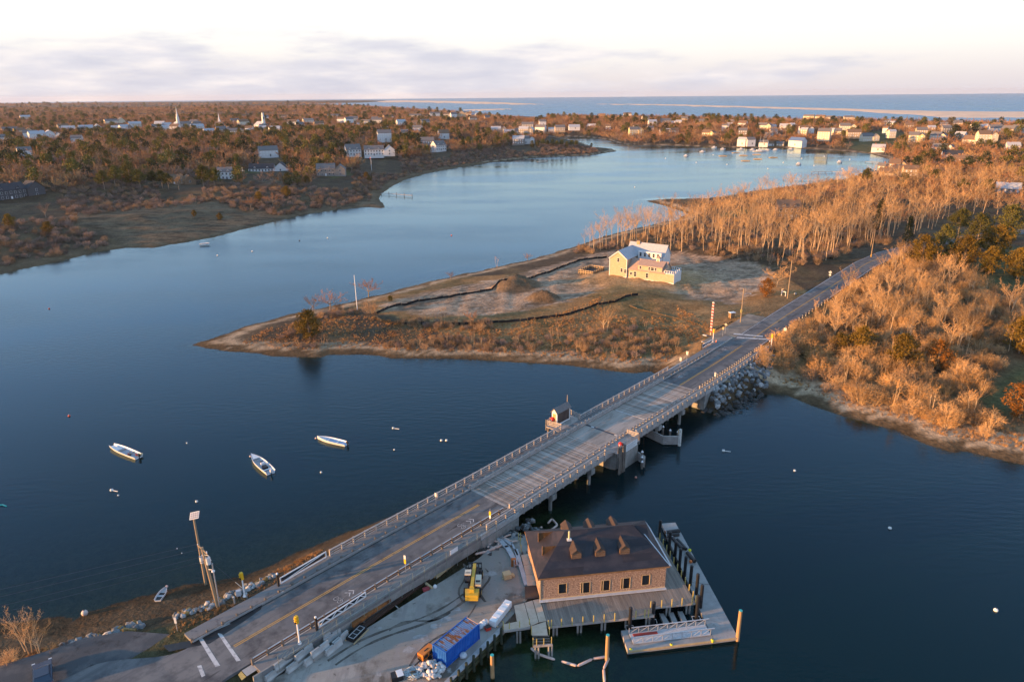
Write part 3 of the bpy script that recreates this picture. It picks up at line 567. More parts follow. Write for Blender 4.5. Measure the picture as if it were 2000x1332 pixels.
# bents: concrete caps on piles, the bascule pier, abutments
for s_, w_ in ((9.2, 1), (20.2, 1), (43.2, 1), (52.6, 1)):
    q = MB(); q.box(-6.5, 6.5, s_ - .55, s_ + .55, bz(s_) - 1.75, bz(s_) - .78); q.obj('bent_cap', CONC, bridge)
    for o in (-5.6, -2.8, 0, 2.8, 5.6): q = MB(); q.cyl((o, s_, -3), .32, bz(s_) + 1.3, 10); q.obj('pile', CONC, bridge)
q = MB(); q.prism([(-5.5, 27.2), (-5.5, 34.2), (5.6, 34.2), (7.4, 33.4), (7.4, 28.6), (6.3, 28.2), (6.3, 27.6), (5.4, 27.2)], -3, 3.55); q.obj('pier', CONC, bridge)
q = MB(); q.box(4.45, 7.6, 26.4, 33.6, 4.08, 4.24); q.obj('lookout_deck', WOODG, bridge)
q = MB(); q.box(-9.6, -4.45, 26.6, 33.9, 4.08, 4.24); q.obj('lookout_deck', WOODG, bridge)
for o in (-9.2, -6.6):
    for s_ in (27, 30.2, 33.5): q = MB(); q.cyl((o, s_, -3), .22, 7.05, 8); q.obj('pile', WOODD, bridge)
for a, b in (((6.3, 24.0), (7.5, 26.5)), ((7.5, 26.5), (7.5, 28.0)), ((7.5, 33.5), (6.2, 34.4)), ((7.5, 28.0), (7.5, 33.5)), ((4.9, 33.55), (7.5, 33.55)), ((-6.2, 27.2), (-9.5, 26.7)), ((-9.5, 33.8), (-6.2, 33.2)), ((-9.5, 26.7), (-9.5, 27.9)), ((-9.5, 32.6), (-9.5, 33.8))):
    for dz in (.5, .82, 1.1, 1.35): q = MB(); q.beam((a[0], a[1], 4.2 + dz), (b[0], b[1], 4.2 + dz), .06, .16); q.obj('rail_board', WOODG, bridge)
    for p in (a, b): q = MB(); q.box(p[0] - .1, p[0] + .1, p[1] - .1, p[1] + .1, 3.4, 5.7); q.obj('rail_post', WOODG, bridge)
for s_ in (26.6, 27.1, 27.8, 28.3): q = MB(); q.cyl((7.75, s_, -2), .2, 7.4, 8); q.obj('mooring_pile', WOODD, bridge)
for s0, s1, ob in ((-8, DK0 - .02, 6.35), (DK1 + .02, 78, 6.35)):
    q = MB(); q.prism([(-6.35, s0), (6.35, s0), (6.35, s1), (-6.35, s1)], -2.5, 3.45 if s0 > 0 else 3.25); q.obj('abutment', CONC, bridge)
    for sg in (-1, 1): barz(MB(), *sorted((sg * 6.2, sg * 6.52)), s0, s1, -.55, .2, 4).obj('coping', CONC_L, bridge)
barz(MB(), 6.2, 6.5, 78, 97, -1.6, .2, 4).obj('wing_wall', CONC_L, bridge)
barz(MB(), 6.25, 6.45, -44, -8, -1.9, .16, 4).obj('wing_wall', CONC, bridge)
# riprap: single rocks at both bridge ends and the sea wall of the lower left
def rock_mesh(seed, m):
    r = random.Random(seed); bm = bmesh.new(); bmesh.ops.create_icosphere(bm, subdivisions=1, radius=.5)
    for v in bm.verts: v.co = Vector((v.co.x * r.uniform(.8, 1.25), v.co.y * r.uniform(.8, 1.25), v.co.z * r.uniform(.6, 1.0))) + rv3(r, .07)
    me = bpy.data.meshes.new('stone'); bm.to_mesh(me); bm.free(); me.materials.append(m); return me
def rv3(r, s): return Vector((r.uniform(-s, s), r.uniform(-s, s), r.uniform(-s, s)))
RK = [mat('stone_blue', (.16, .17, .18), .85, .35, 2, .3, obj_rand=.35), mat('stone_pale', (.33, .33, .335), .85, .3, 2, .3, obj_rand=.3), mat('stone_dark', (.055, .055, .055), .8, .3, 2, .35, obj_rand=.3), mat('stone_ochre', (.30, .19, .075), .9, .4, 3, .2, obj_rand=.2)]
ROCKS = [[rock_mesh(k * 5 + j, m) for j in range(4)] for k, m in enumerate(RK)]
RR = random.Random(8)
def riprap(label, spots):
    t = thing('riprap_slope', label, 'riprap', spots[0][:3]); b = Vector(spots[0][:3])
    for x, y, z, s_, k in spots:
        o = link('stone', ROCKS[k][RR.randrange(4)], t, Vector((x, y, z)) - b); o.rotation_euler = (RR.uniform(0, 6.28), RR.uniform(-.5, .5), RR.uniform(0, 6.28)); o.scale = (s_ * RR.uniform(.8, 1.3), s_ * RR.uniform(.8, 1.3), s_)
sp = []
k_ = 0
while len(sp) < 295 and k_ < 6000:                      # right of the far abutment
    k_ += 1; a = RR.uniform(61.5, 98); o = RR.uniform(6.4, 15.5); v = RW(a, o, 0); z = ground(v.x, v.y)
    if z < -.75 or o > np.interp(a, [61, 66, 76, 88, 98], [12.5, 14.5, 13.5, 11, 8]): continue
    sp.append((v.x, v.y, z + .1, RR.uniform(.8, 1.4), 2 if z < .8 else RR.choice([0, 0, 0, 1, 2])))
riprap('grey riprap boulders sloping to the water beside the far abutment', sp)
sp = []
for i in range(170):                                    # near abutment, yard side
    a = RR.uniform(-8, 3.0); t = RR.random(); o = 6.6 + t * np.interp(a, [-8, 0, 3], [6.5, 6.5, 3.5]); z = (1 - t) * 1.9 - .15; v = RW(a, o, 0); sp.append((v.x, v.y, z, RR.uniform(.6, 1.15), 2 if z < .7 else RR.choice([0, 0, 2, 1])))
riprap('dark riprap boulders under the near end of the bridge', sp)
def along(px, n, wd, z, s0, s1, ks):
    pts = [P(x, y, z) for x, y in px]; Ls = [(pts[i + 1] - pts[i]).length for i in range(len(pts) - 1)]; T = sum(Ls); r_ = []
    for i in range(n):
        u = RR.uniform(0, T); k = 0
        while u > Ls[k]: u -= Ls[k]; k += 1
        v = pts[k].lerp(pts[k + 1], u / Ls[k]); d = (pts[k + 1] - pts[k]).normalized(); e = Vector((-d.y, d.x, 0)); w_ = RR.uniform(-wd, wd)
        q = v + e * w_; r_.append((q.x, q.y, ground(q.x, q.y) + .12, RR.uniform(s0, s1), RR.choice(ks)))
    return r_
riprap('row of grey and ochre boulders between the driveway and the beach', along([(112, 1265), (160, 1250), (210, 1240), (245, 1225), (272, 1212)], 90, .9, 1.6, .6, 1.3, [0, 0, 1, 3, 3, 0]))
riprap('line of pale and orange boulders below the utility pole', along([(338, 1200), (370, 1193), (400, 1188), (430, 1180), (452, 1168), (478, 1155), (520, 1140), (540, 1130)], 120, .9, 1.9, .45, 1.0, [0, 1, 1, 0, 3, 0]))

PATCH = noise_mat('pale_gravel', (.34, .335, .33), [((.24, .23, .225), 1.2, .45, .6, (1, 1, 1))], .95)
for cx_, cy_, r_ in ((870, 1208, 1.0), (852, 1222, .8), (824, 1245, 1.1), (960, 1120, .9), (800, 1268, .9), (893, 1190, .6)):
    v = P(cx_, cy_, 1.6); q = MB(); q.add([(v.x + math.cos(k * .63) * r_ * RR.uniform(.6, 1.2), v.y + math.sin(k * .63) * r_ * .7 * RR.uniform(.6, 1.2), 1.606) for k in range(10)], [tuple(range(10))]); q.obj('gravel_patch', PATCH, yard)
DAMP = noise_mat('damp_track', (.085, .075, .066), [((.15, .135, .12), .9, .45, .6, (1, 1, 1))], .95)
for a_, b_ in (((640, 1290), (905, 1160)), ((655, 1298), (912, 1170)), ((905, 1175), (905, 1100)), ((948, 1175), (948, 1110)), ((760, 1230), (880, 1195)), ((930, 1180), (800, 1300))):
    A_, B_ = P(*a_, 1.6), P(*b_, 1.6); q = MB(); d_ = (B_ - A_); e_ = Vector((-d_.y, d_.x, 0)).normalized() * .2; vs = []; n_ = 14; zz = 1.604 + .0006 * (a_[0] % 7)
    for k in range(n_ + 1): c_ = A_ + d_ * (k / n_) + e_ * 4 * math.sin(k * .45) * .8; w_ = RR.uniform(.4, 1.2); vs += [(c_.x - e_.x * w_, c_.y - e_.y * w_, zz), (c_.x + e_.x * w_, c_.y + e_.y * w_, zz)]
    q.add(vs, [(2 * k, 2 * k + 1, 2 * k + 3, 2 * k + 2)[::-1] for k in range(n_)]); q.obj('wheel_track', DAMP, yard)
# ------------------------------------------------------------------ boathouse on its pier
SHING = noise_mat('fresh_shingles', (.30, .20, .145), [((.56, .40, .30), 4.5, .52, .60, (1, 1, 1.6)), ((.12, .075, .055), 3.2, .52, .68, (1, 1, 1.6))], .9, .5, 14)
ROOFM = noise_mat('roof_felt', (.017, .015, .022), [((.038, .029, .034), .35, .45, .62, (1, 1, 3)), ((.014, .014, .02), .8, .5, .66, (1, 1, 4)), ((.06, .045, .045), 1.7, .68, .8, (1, 1, 1))], .6, .25, 9, .45)
SHEATH = noise_mat('plywood_sheathing', (.20, .115, .06), [((.28, .165, .085), 1.2, .45, .62, (1, 1, 1)), ((.17, .09, .04), 2.5, .56, .7, (1, 1, 1))], .85)
PLY = noise_mat('plywood_pale', (.50, .39, .30), [((.58, .47, .37), .9, .45, .62, (1, 1, 1)), ((.36, .27, .18), 1.8, .6, .75, (1, 1, 1))], .85)
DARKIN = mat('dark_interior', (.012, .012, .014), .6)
GLASS = mat('window_glass', (.02, .025, .03), .08, spec=.6)
WHITE = mat('white_trim', (.72, .73, .75), .6, .1, 2)
PALEB = mat('pale_flashing', (.50, .54, .60), .6, .15, 1.5)
DECKM = [noise_mat('pier_board_%s' % k, c, [((c[0] * 1.25, c[1] * 1.25, c[2] * 1.25), 1.0, .45, .65, (3, .3, 1)), ((c[0] * .7, c[1] * .7, c[2] * .7), 1.6, .56, .72, (3, .3, 1))], .85) for k, c in (('a', (.235, .205, .18)), ('b', (.20, .175, .155)), ('c', (.27, .235, .205)))]
POSTY = mat('treated_post', (.46, .38, .13), .8, .2, 3)
BLACKP = mat('black_pile_sleeve', (.012, .013, .016), .45, .2, 2, .5)
ALU = mat('aluminium', (.62, .63, .66), .4, .1, 2, .5, .6)
def holes_wall(mb, x0, x1, z0, z1, y0, y1, holes, m=0):
    """wall slab in the x-z plane with openings (xa, xb, za, zb)"""
    xs = sorted({x0, x1, *[h[0] for h in holes], *[h[1] for h in holes]})
    for a, b in zip(xs, xs[1:]):
        hs = sorted([h for h in holes if h[0] <= a + 1e-6 and h[1] >= b - 1e-6], key=lambda h: h[2]); z = z0
        for h in hs:
            if h[2] > z: mb.box(a, b, y0, y1, z, h[2], m)
            z = h[3]
        if z < z1: mb.box(a, b, y0, y1, z, z1, m)
BH = thing('boathouse', 'shingled hip-roofed boathouse under construction on the pier', 'boathouse', (3.46, 78.34, 2.15), math.radians(7.9))
BW, BD, EV, RG_ = 17.3, 10.2, 3.75, 7.0
op = [(2.5, 3.55, .85, 2.35), (5.55, 6.75, .55, 2.2), (8.35, 9.5, .6, 2.2), (11.1, 12.3, .6, 2.25), (14.0, 15.05, .85, 2.4)]
q = MB(); holes_wall(q, 0, BW, .25, EV, 0, .2, op); q.box(0, .2, .2, BD, .25, EV); q.box(BW - .2, BW, .2, BD, .25, EV); q.box(.2, BW - .2, BD - .2, BD, .25, EV); q.obj('wall', SHING, BH)
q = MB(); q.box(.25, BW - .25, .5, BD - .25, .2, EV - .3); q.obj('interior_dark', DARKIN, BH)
q = MB(); q.box(-.12, BW + .1, -.45, -.03, .02, .12); q.obj('base_flashing', PALEB, BH)
q = MB(); q.box(-.02, BW + .02, -.03, .0, .02, .25); q.obj('sill_board', WOODN, BH)
q = MB(); q.box(-.06, .06, -.06, .1, .0, EV); q.obj('corner_board', WOODN, BH)
for k, (a, b, c, d) in enumerate(op):
    q = MB(); q.box(a - .07, a, -.04, .12, c - .05, d + .07); q.box(b, b + .07, -.04, .12, c - .05, d + .07); q.box(a, b, -.04, .12, d, d + .07); q.box(a, b, -.04, .12, c - .07, c); f = q.obj('window_opening', WOODN, BH)
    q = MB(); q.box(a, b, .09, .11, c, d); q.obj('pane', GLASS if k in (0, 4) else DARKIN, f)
    if 0 < k < 4: q = MB(); q.box(a + .18, a + .30, -.03, .08, c, d); q.obj('stud', WOODN, f)
ov = .38; x0, x1, y0, y1 = -ov, BW + ov, -ov, BD + ov; ra, rb, ym = 4.4, 14.0, BD / 2
def roofz(x, y): return EV + (RG_ - EV) * max(0, min((y - y0) / (ym - y0), (y1 - y) / (y1 - ym), (x - x0) / (ra - x0), (x1 - x) / (x1 - rb)))
V = [(x0, y0, EV), (x1, y0, EV), (x1, y1, EV), (x0, y1, EV), (ra, ym, RG_), (rb, ym, RG_)]
q = MB(); q.add(V, [(0, 1, 5, 4), (1, 2, 5), (2, 3, 4, 5), (3, 0, 4)]); q.add([(a, b, c - .16) for a, b, c in V[:4]] + V[:4], [(0, 1, 2, 3)][::1] + [(4, 0, 3, 7), (5, 1, 0, 4), (6, 2, 1, 5), (7, 3, 2, 6)]); rf = q.obj('roof', ROOFM, BH)
q = MB(); q.box(x0, x1, y0 - .03, y0, EV - .2, EV + .02); q.box(x0 - .03, x0, y0, y1, EV - .2, EV + .02); q.box(x1, x1 + .03, y0, y1, EV - .2, EV + .02); q.obj('fascia_board', SHEATH, rf)
FELTS = [ROOFM, noise_mat('roof_felt_b', (.024, .020, .026), [((.048, .035, .038), .5, .48, .62, (1, 1, 3)), ((.016, .015, .02), 1.1, .55, .7, (1, 1, 1))], .5, .2, 9, .45), noise_mat('roof_felt_c', (.019, .018, .027), [((.04, .034, .042), .4, .45, .62, (1, 1, 3))], .45, .2, 9, .45)]
RQ = random.Random(14)
for sg in (-1, 1):      # felt courses lapped up both long slopes
    for k in range(6):
        t0, t1 = k / 6 + .004, min((k + 1.12) / 6, .985); n_ = 3
        for c in range(n_):
            def rp(u, t): ya = (y0 if sg < 0 else y1); xa, xb = x0 + (ra - x0) * t, x1 + (rb - x1) * t; return (xa + (xb - xa) * u, ya + (ym - ya) * t, EV + (RG_ - EV) * t + .02 + .014 * (1 - (t - t0) / (t1 - t0)))
            u0, u1 = c / n_, (c + 1) / n_ - .001; q = MB(); f_ = (0, 1, 2, 3) if sg < 0 else (3, 2, 1, 0); q.add([rp(u0, t0), rp(u1, t0), rp(u1, t1), rp(u0, t1)], [f_]); q.obj('felt_course', RQ.choice(FELTS), rf)
for cx in (5.2, 8.5, 11.9):
    for sg in (-1, 1):
        yf = 1.55 if sg < 0 else BD - 1.55; yb = ym - sg * -.25 if False else ym + sg * .3; w_ = .68; zt = roofz(cx, yf) + .82
        q = MB(); zz = roofz(cx, yf) - .25
        V = [(cx - w_, yf, zz), (cx + w_, yf, zz), (cx + w_, yf, zt), (cx, yf, zt + .55), (cx - w_, yf, zt), (cx - w_, yb, zt), (cx + w_, yb, zt), (cx, yb + .0, zt + .55), (cx - w_, yb, zz), (cx + w_, yb, zz)]
        q.add(V, [(0, 1, 2, 3, 4), (0, 4, 5, 8), (1, 9, 6, 2)]); dm = q.obj('dormer', noise_mat('dormer_boards', (.125, .078, .05), [((.19, .12, .075), 1.6, .45, .6, (1, 1, 4))], .85), rf)
        q = MB(); e = .09; yo = yf + sg * .12
        q.add([(cx - w_ - e, yo, zt - .06), (cx, yo, zt + .64), (cx + w_ + e, yo, zt - .06), (cx - w_ - e, yb, zt - .06), (cx, yb, zt + .64), (cx + w_ + e, yb, zt - .06)], [(0, 1, 4, 3), (1, 2, 5, 4)]); q.obj('dormer_roof', mat('dormer_felt', (.06, .042, .036), .8, .3, 2), dm)
        q = MB()
        for kz in (.2, .5, .8): q.box(cx - w_ + .03, cx + w_ - .03, yf + sg * .015 - .01, yf + sg * .015 + .01, zz + .25 + kz - .02, zz + .25 + kz + .02)
        q.obj('sheathing_lap', WOODD, dm)
# open dormer cut in the left hip, gablet on the right, vent pipe
q = MB(); 
for a, b in (((.9, 3.4), (3.0, 3.4)), ((.9, 6.6), (3.0, 6.6))):
    za = roofz(*a); q.add([(a[0], a[1], za - .1), (b[0], b[1], roofz(*b) - .05), (a[0], a[1], za + 1.35)], [(0, 1, 2), (2, 1, 0)])
q.box(.85, .95, 3.35, 3.5, roofz(.9, 3.4) - .1, roofz(.9, 3.4) + 1.4); q.box(.85, .95, 6.5, 6.65, roofz(.9, 3.4) - .1, roofz(.9, 3.4) + 1.4); q.obj('dormer_frame', SHEATH, rf)
q = MB(); q.add([(x1 - 1.7, 3.2, roofz(x1 - 1.7, 3.2) - .05), (x1 - 1.7, 7.0, roofz(x1 - 1.7, 7.0) - .05), (x1 - 1.7, 5.1, RG_ - .1), (rb + .2, 5.1, RG_ - .1)], [(0, 1, 2), (0, 2, 3), (1, 3, 2)]); q.obj('gablet', ROOFM, rf)
q = MB(); q.cyl((4.7, 4.0, roofz(4.7, 4.0) - .2), .13, 1.5, 10); q.obj('vent_pipe', mat('pipe_cream', (.62, .55, .33), .6), rf)
q = MB(); q.box(4.4, 5.0, 3.75, 4.25, roofz(4.7, 4.0) - .3, roofz(4.7, 4.0) + .12); q.obj('vent_flashing', WHITE, rf)
q = MB(); q.add([(BW + ov + .02, y0 + .3, EV + .03), (BW + ov + .5, y0 + .5, EV - .5), (BW + ov + .55, y1 - 1, EV - .6), (BW + ov + .02, y1, EV + .06)], [(0, 1, 2, 3)]); q.add([(x1 - .1, y0, EV + .04), (x1 + .06, y0, EV + .04), (rb + .9, ym + .2, RG_ - .4), (rb + .75, ym + .2, RG_ - .36)], [(0, 1, 2, 3)]); q.obj('roof_membrane', PALEB, rf)
# pier deck: single boards front to back, posts, beams and piles
PD = thing('pier_deck', 'broad grey plank pier deck wrapping round the boathouse', 'pier', (3.46, 78.34, 0), math.radians(7.9))
bw = .29; x = .15; RD = random.Random(2)
while x < 20.3:
    yf = -4.7 if x < 14.1 else -3.2
    yb = -.0 if x < 17.5 else 11.6
    q = MB(); q.box(x, x + bw - .022, yf, yb, 1.94, 2.0 + RD.uniform(-.006, .006)); q.obj('deck_board', DECKM[RD.choice([0, 0, 1, 2])], PD); x += bw
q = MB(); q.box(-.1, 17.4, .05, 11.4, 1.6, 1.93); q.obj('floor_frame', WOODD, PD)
for a, b, y in ((.1, 14.2, -4.72), (14.2, 20.4, -3.22)): q = MB(); q.box(a, b, y - .06, y, 1.62, 1.95); q.obj('rim_beam', WOODG, PD)
q = MB(); q.box(20.33, 20.4, -3.2, 11.6, 1.62, 1.95); q.obj('rim_beam', WOODG, PD)
q = MB(); q.box(14.14, 14.2, -4.7, -3.2, 1.62, 1.95); q.obj('rim_beam', WOODG, PD)
pq = MB(); pq.box(-.055, .055, -.055, .055, 1.75, 3.0); PYE = pq.mesh('rail_post', POSTY)
for xx in (.2, .6, 1.9, 3.3, 4.7, 6.1, 7.5, 8.9, 11.7, 12.9, 13.4): link('rail_post', PYE, PD, (xx, -4.8, 0))
for xx in (14.2, 15.7, 17.1, 18.5, 19.9): link('rail_post', PYE, PD, (xx, -3.32, 0))
for yy in (-3.2, -2.2, -.8, .7, 2.2, 3.7, 5.2, 6.7, 8.2, 9.7, 11.2): link('rail_post', PYE, PD, (20.48, yy, 0))
for xx in (1.2, 4.4, 7.6, 10.8, 13.6, 16.8, 19.6):
    for yy in (-4.2, -1, 2.4, 5.8, 9.2):
        if xx > 14 and yy < -4: yy = -2.9
        for e in (-.22, .22): q = MB(); q.cyl((xx + e, yy, -2.5), .15, 4.1, 8); q.obj('pile', CONC, PD)
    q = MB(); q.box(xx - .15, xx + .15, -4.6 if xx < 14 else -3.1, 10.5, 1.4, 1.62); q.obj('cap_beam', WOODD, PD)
# plywood gangway from the yard, joists beyond it
def gp(x, y, z): return P(x, y, z)
PW_ = thing('plywood_walkway', 'plywood-covered walkway joining the yard to the pier deck', 'walkway', tuple(gp(1035, 1200, 0)))
wb = Vector(PW_.location)
def slab(px, z, th, m, name, parent, base):
    q = MB(); v = [P(a, b, z) - base for a, b in px]; q.prism([(p.x, p.y) for p in v], z - th - base.z, z - base.z); return q.obj(name, m, parent)
for k, px in enumerate([[(1004, 1182), (1024, 1177), (1036, 1222), (1012, 1227)], [(1025, 1176.5), (1040, 1172), (1052, 1215), (1037, 1221.5)], [(1041, 1171.5), (1054, 1169), (1067, 1212), (1053, 1214.5)], [(1037, 1222.5), (1066, 1213), (1070, 1240), (1039, 1240)], [(983, 1219), (1011, 1213), (1012, 1226), (984, 1230)]]): slab(px, 2.06 + .004 * k, .05, PLY, 'plywood_sheet', PW_, wb)
slab([(1025, 1145), (1053, 1143), (1055, 1166), (1026, 1170)], 2.1, .06, mat('rubber_mat', (.075, .055, .045), .9, .2, 1.5), 'rubber_mat', PW_, wb)
for k in range(4): q = MB(); a = P(1040 + k * .5, 1243 + k * 5.5, 1.9) - wb; b = P(1073 + k * .8, 1242 + k * 5.0, 1.9) - wb; q.beam(a, b, .1, .22); q.obj('joist', WOODD, PW_)
q = MB(); q.beam(P(984, 1233, 1.9) - wb, P(1036, 1226, 1.9) - wb, .12, .3); q.obj('rim_joist', WOODG, PW_)
q = MB(); q.beam(P(1041, 1262, 1.9) - wb, P(1079, 1259, 1.9) - wb, .12, .3); q.obj('rim_joist', WOODG, PW_)
for a, b in ((1041, 1258), (1048, 1260), (1062, 1259), (1077, 1256), (1038, 1236), (995, 1228), (1015, 1225), (1034, 1220), (983, 1226), (1073, 1236)): link('rail_post', PYE, PW_, P(a, b, 2.0) - wb - Vector((0, 0, -wb.z)) + Vector((0, 0, -2.0 - 0)))
for a, b in ((1046, 1262), (1052, 1262), (1072, 1259), (1078, 1258), (1010, 1232), (1016, 1232)): q = MB(); v = P(a, b, 1.8) - wb; q.cyl((v.x, v.y, -2.5), .13, 4.2, 8); q.obj('pile', CONC, PW_)
bn = thing('ply_ramp', 'narrow plywood ramp running along the boathouse left wall', 'ramp', tuple(P(1042, 1120, 0))); b0 = Vector(bn.location)
for k, px in enumerate([[(1018, 1084), (1033, 1080), (1037, 1101), (1023, 1104)], [(1023, 1104.5), (1037, 1101.5), (1042, 1120), (1027, 1122)], [(1027, 1122.5), (1042, 1120.5), (1047, 1142), (1030, 1143)]]): slab(px, 2.05, .08, PLY, 'plywood_sheet', bn, b0)
for a, b in ((1020, 1078), (1026, 1088), (1034, 1110), (1041, 1135)): q = MB(); v = P(a, b, 1.9) - b0; q.cyl((v.x, v.y, -2), .13, 3.95, 8); q.obj('pile', WOODD, bn)
for a, b in ((1013, 1052), (1017, 1052), (1028, 1052), (1016, 1062), (1018, 1075)): link('rail_post', PYE, bn, (P(a, b, 2).x - b0.x, P(a, b, 2).y - b0.y, 0))
# ------------------------------------------------------------------ floats, gangway, piles
FLOATM = noise_mat('float_deck', (.27, .265, .265), [((.34, .335, .335), .5, .42, .62, (1, 1, 1)), ((.19, .185, .185), 1.2, .58, .74, (1, 1, 1))], .85)
FD = thing('floating_dock', 'grey L-shaped floating dock outside the pier', 'floating dock', (26, 74, 0)); fb = Vector((26, 74, 0))
def fl(pts, name): q = MB(); q.prism([(a - fb.x, b - fb.y) for a, b in pts], .05, .6); return q.obj(name, FLOATM, FD)
def ed(t): return (23.82 + (24.95 - 23.82) * t, 98.45 + (76.4 - 98.45) * t), (26.1 + (28.2 - 26.1) * t, 98.7 + (75.3 - 98.7) * t)
for a, b in ((0, .32), (.325, .655), (.66, 1.0)):
    (p, q_), (r, s_) = ed(a), ed(b); o = fl([p, q_, s_, r], 'float_section')
fl([(24.95, 76.36), (28.2, 75.26), (28.42, 73.05), (25.3, 72.55)], 'float_section'); f4 = fl([(13.74, 74.37), (24.9, 76.0), (25.25, 72.55), (14.06, 70.85)], 'float_section')
d = Vector((25.25 - 14.06, 72.55 - 70.85, 0)).normalized(); q = MB(); q.beam(Vector((14.06, 70.8, .45)) - fb, Vector((28.45, 73.0, .45)) - fb, .12, .25); q.obj('rub_rail', WOODN, FD)
GA = thing('gangway', 'white aluminium truss gangway laid along the float', 'gangway', (14.9, 71.9, .6), math.atan2(1.55, 10.6)); GL = 10.2
for y in (0, 1.75):
    for z, s_ in ((.12, .12), (1.05, .1)): q = MB(); q.beam((0 if z < .5 else .3, y, z), (GL if z < .5 else GL + .5, y, z), s_, s_); q.obj('chord', ALU, GA)
    n = 8
    for k in range(n + 1): x_ = GL * k / n; q = MB(); q.beam((x_, y, .1), (x_, y, 1.05), .07, .07); q.obj('upright', ALU, GA)
    for k in range(n): q = MB(); q.beam((GL * k / n, y, .12), (GL * (k + 1) / n, y, 1.02), .05, .05); q.obj('diagonal', ALU, GA)
q = MB(); q.box(0, GL, .05, 1.7, .14, .2); q.obj('tread_deck', mat('gangway_tread', (.48, .49, .52), .6, .2, 3), GA)
q = MB(); q.box(.4, 3.6, 1.1, 1.5, .21, .3); q.obj('red_beam', mat('red_beam', (.35, .05, .04), .6), GA)
for i, (bx, by, h_) in enumerate([(1288, 1049, 3.0), (1307, 1072, 3.0), (1318, 1092, 3.0), (1327, 1106, 3.0), (1337, 1124, 3.2), (1348, 1142, 3.2), (1360, 1160, 3.3), (1368, 1186, 3.6), (1360, 1208, 3.7), (1275, 1214, 3.1), (1230, 1226, 3.2)]):
    p = P(bx, by, .6); q = MB(); q.smooth = False
    lab = ('%s black pile from the far end of the row along the float' % ordinal(i)) if i < 9 else ['black pile beside the gangway nearer the deck notch', 'black pile at the left end of the gangway float'][i - 9]
    t = thing('guide_pile', lab, 'pile', (p.x, p.y, 0), 0, 'black guide piles of the float'); q.cyl((0, 0, -3), .23, 3.6 + h_, 12); q.obj('shaft', BLACKP, t)
    q = MB(); q.cyl((0, 0, .6 + h_), .24, .12, 12, 0, .12); q.obj('cap', BLACKP, t)
    if i in (8, 9, 10): q = MB(); q.tube([(-.5, -.3, .62), (-.5, .4, .66), (.5, .4, .66), (.5, -.3, .62)], .06, 6); q.obj('guide_hoop', ALU, t)
TIMP = noise_mat('raw_pile_timber', (.42, .25, .12), [((.52, .34, .18), 1.2, .45, .62, (1, 1, .3)), ((.27, .15, .07), 1.5, .55, .7, (1, 1, .3))], .9)
for px, py, h_, lab in ((962, 1322, 3.3, 'leaning timber pile with a teal cap by the bulkhead'), (1185, 1290, 3.9, 'timber pile with a teal cap where the boom ends'), (1440, 1250, 4.6, 'tall timber pile with a teal cap off the float corner')):
    p = P(px, py, 0); t = thing('timber_pile', lab, 'pile', (p.x, p.y, 0)); q = MB(); q.tube([(0, 0, -3), (0, 0, h_)], [.27, .22], 12); q.obj('shaft', TIMP, t); q = MB(); q.cyl((0, 0, h_), .225, .06, 12); q.obj('cap', mat('teal_cap', (.05, .42, .42), .5), t)
YB = mat('yellow_float', (.75, .68, .03), .45)
for px, py, z, lab in ((1232, 1269, .45, 'yellow ball fender at the left corner of the gangway float'), (1311, 1260, .45, 'yellow ball fender midway along the gangway float'), (1391, 1251, .45, 'yellow ball fender at the right end of the gangway float'), (1347, 1074, .85, 'yellow ball lying on the float among black pipes')):
    p = P(px, py, z); q = MB(); q.smooth = True; q.ball((0, 0, 0), .25, 12, 8); t = thing('ball_fender', lab, 'fender', (p.x, p.y, z), 0, 'yellow ball fenders'); q.obj('ball', YB, t); q = MB(); q.cyl((0, 0, .22), .05, .12, 6); q.obj('eye', BLACKP, t)
p = P(1349, 1096, .85); q = MB(); q.smooth = True; q.ball((0, 0, 0), .25, 12, 8); tag(q.obj('orange_buoy', mat('orange_buoy', (.6, .16, .04), .5), None, p), 'small orange buoy on the float beside the black pipes', 'buoy')
for i, (a, b, r_, lab) in enumerate([((1299, 1040), (1327, 1036), .34, 'black pipe lying across the far end of the float'), ((1300, 1046), (1326, 1043), .28, 'second black pipe beside the far cross pipe'), ((1312, 1049), (1333, 1071), .27, 'black pipe lying lengthwise on the float, upper one'), ((1322, 1052), (1340, 1072), .25, 'black pipe lying lengthwise on the float, outer one'), ((1342, 1078), (1357, 1096), .3, 'black pipe lying lengthwise on the float, nearest one')]):
    A_, B_ = P(*a, .6 + r_), P(*b, .6 + r_); t = thing('black_pipe', lab, 'pipe', tuple(A_), 0, 'black pipes on the float'); q = MB(); q.tube([(0, 0, 0), B_ - A_], r_, 10); q.obj('shell', BLACKP, t); q = MB(); q.tube([(B_ - A_) * .02, (B_ - A_) * .05], r_ + .03, 10); q.obj('band', STEEL, t)
for i, px in enumerate([[(1288, 1198), (1296, 1197), (1308, 1217), (1297, 1219)], [(1306, 1196), (1315, 1195), (1324, 1215), (1314, 1217)], [(1324, 1194), (1333, 1193), (1343, 1214), (1333, 1215)]]):
    v = [P(a, b, .45) for a, b in px]; q = MB(); q.prism([(p.x - v[0].x, p.y - v[0].y) for p in v], -.4, 0); t = thing('finger_float', '%s grey finger float from the left in the deck notch' % ORD[i], 'float', tuple(v[0]), 0, 'finger floats'); q.obj('deck', FLOATM, t)
    q = MB(); q.beam(v[0] - v[0] + Vector((0, 0, .05)), v[3] - v[0] + Vector((0, 0, .05)), .08, .1); q.obj('edge_rail', WOODG, t)
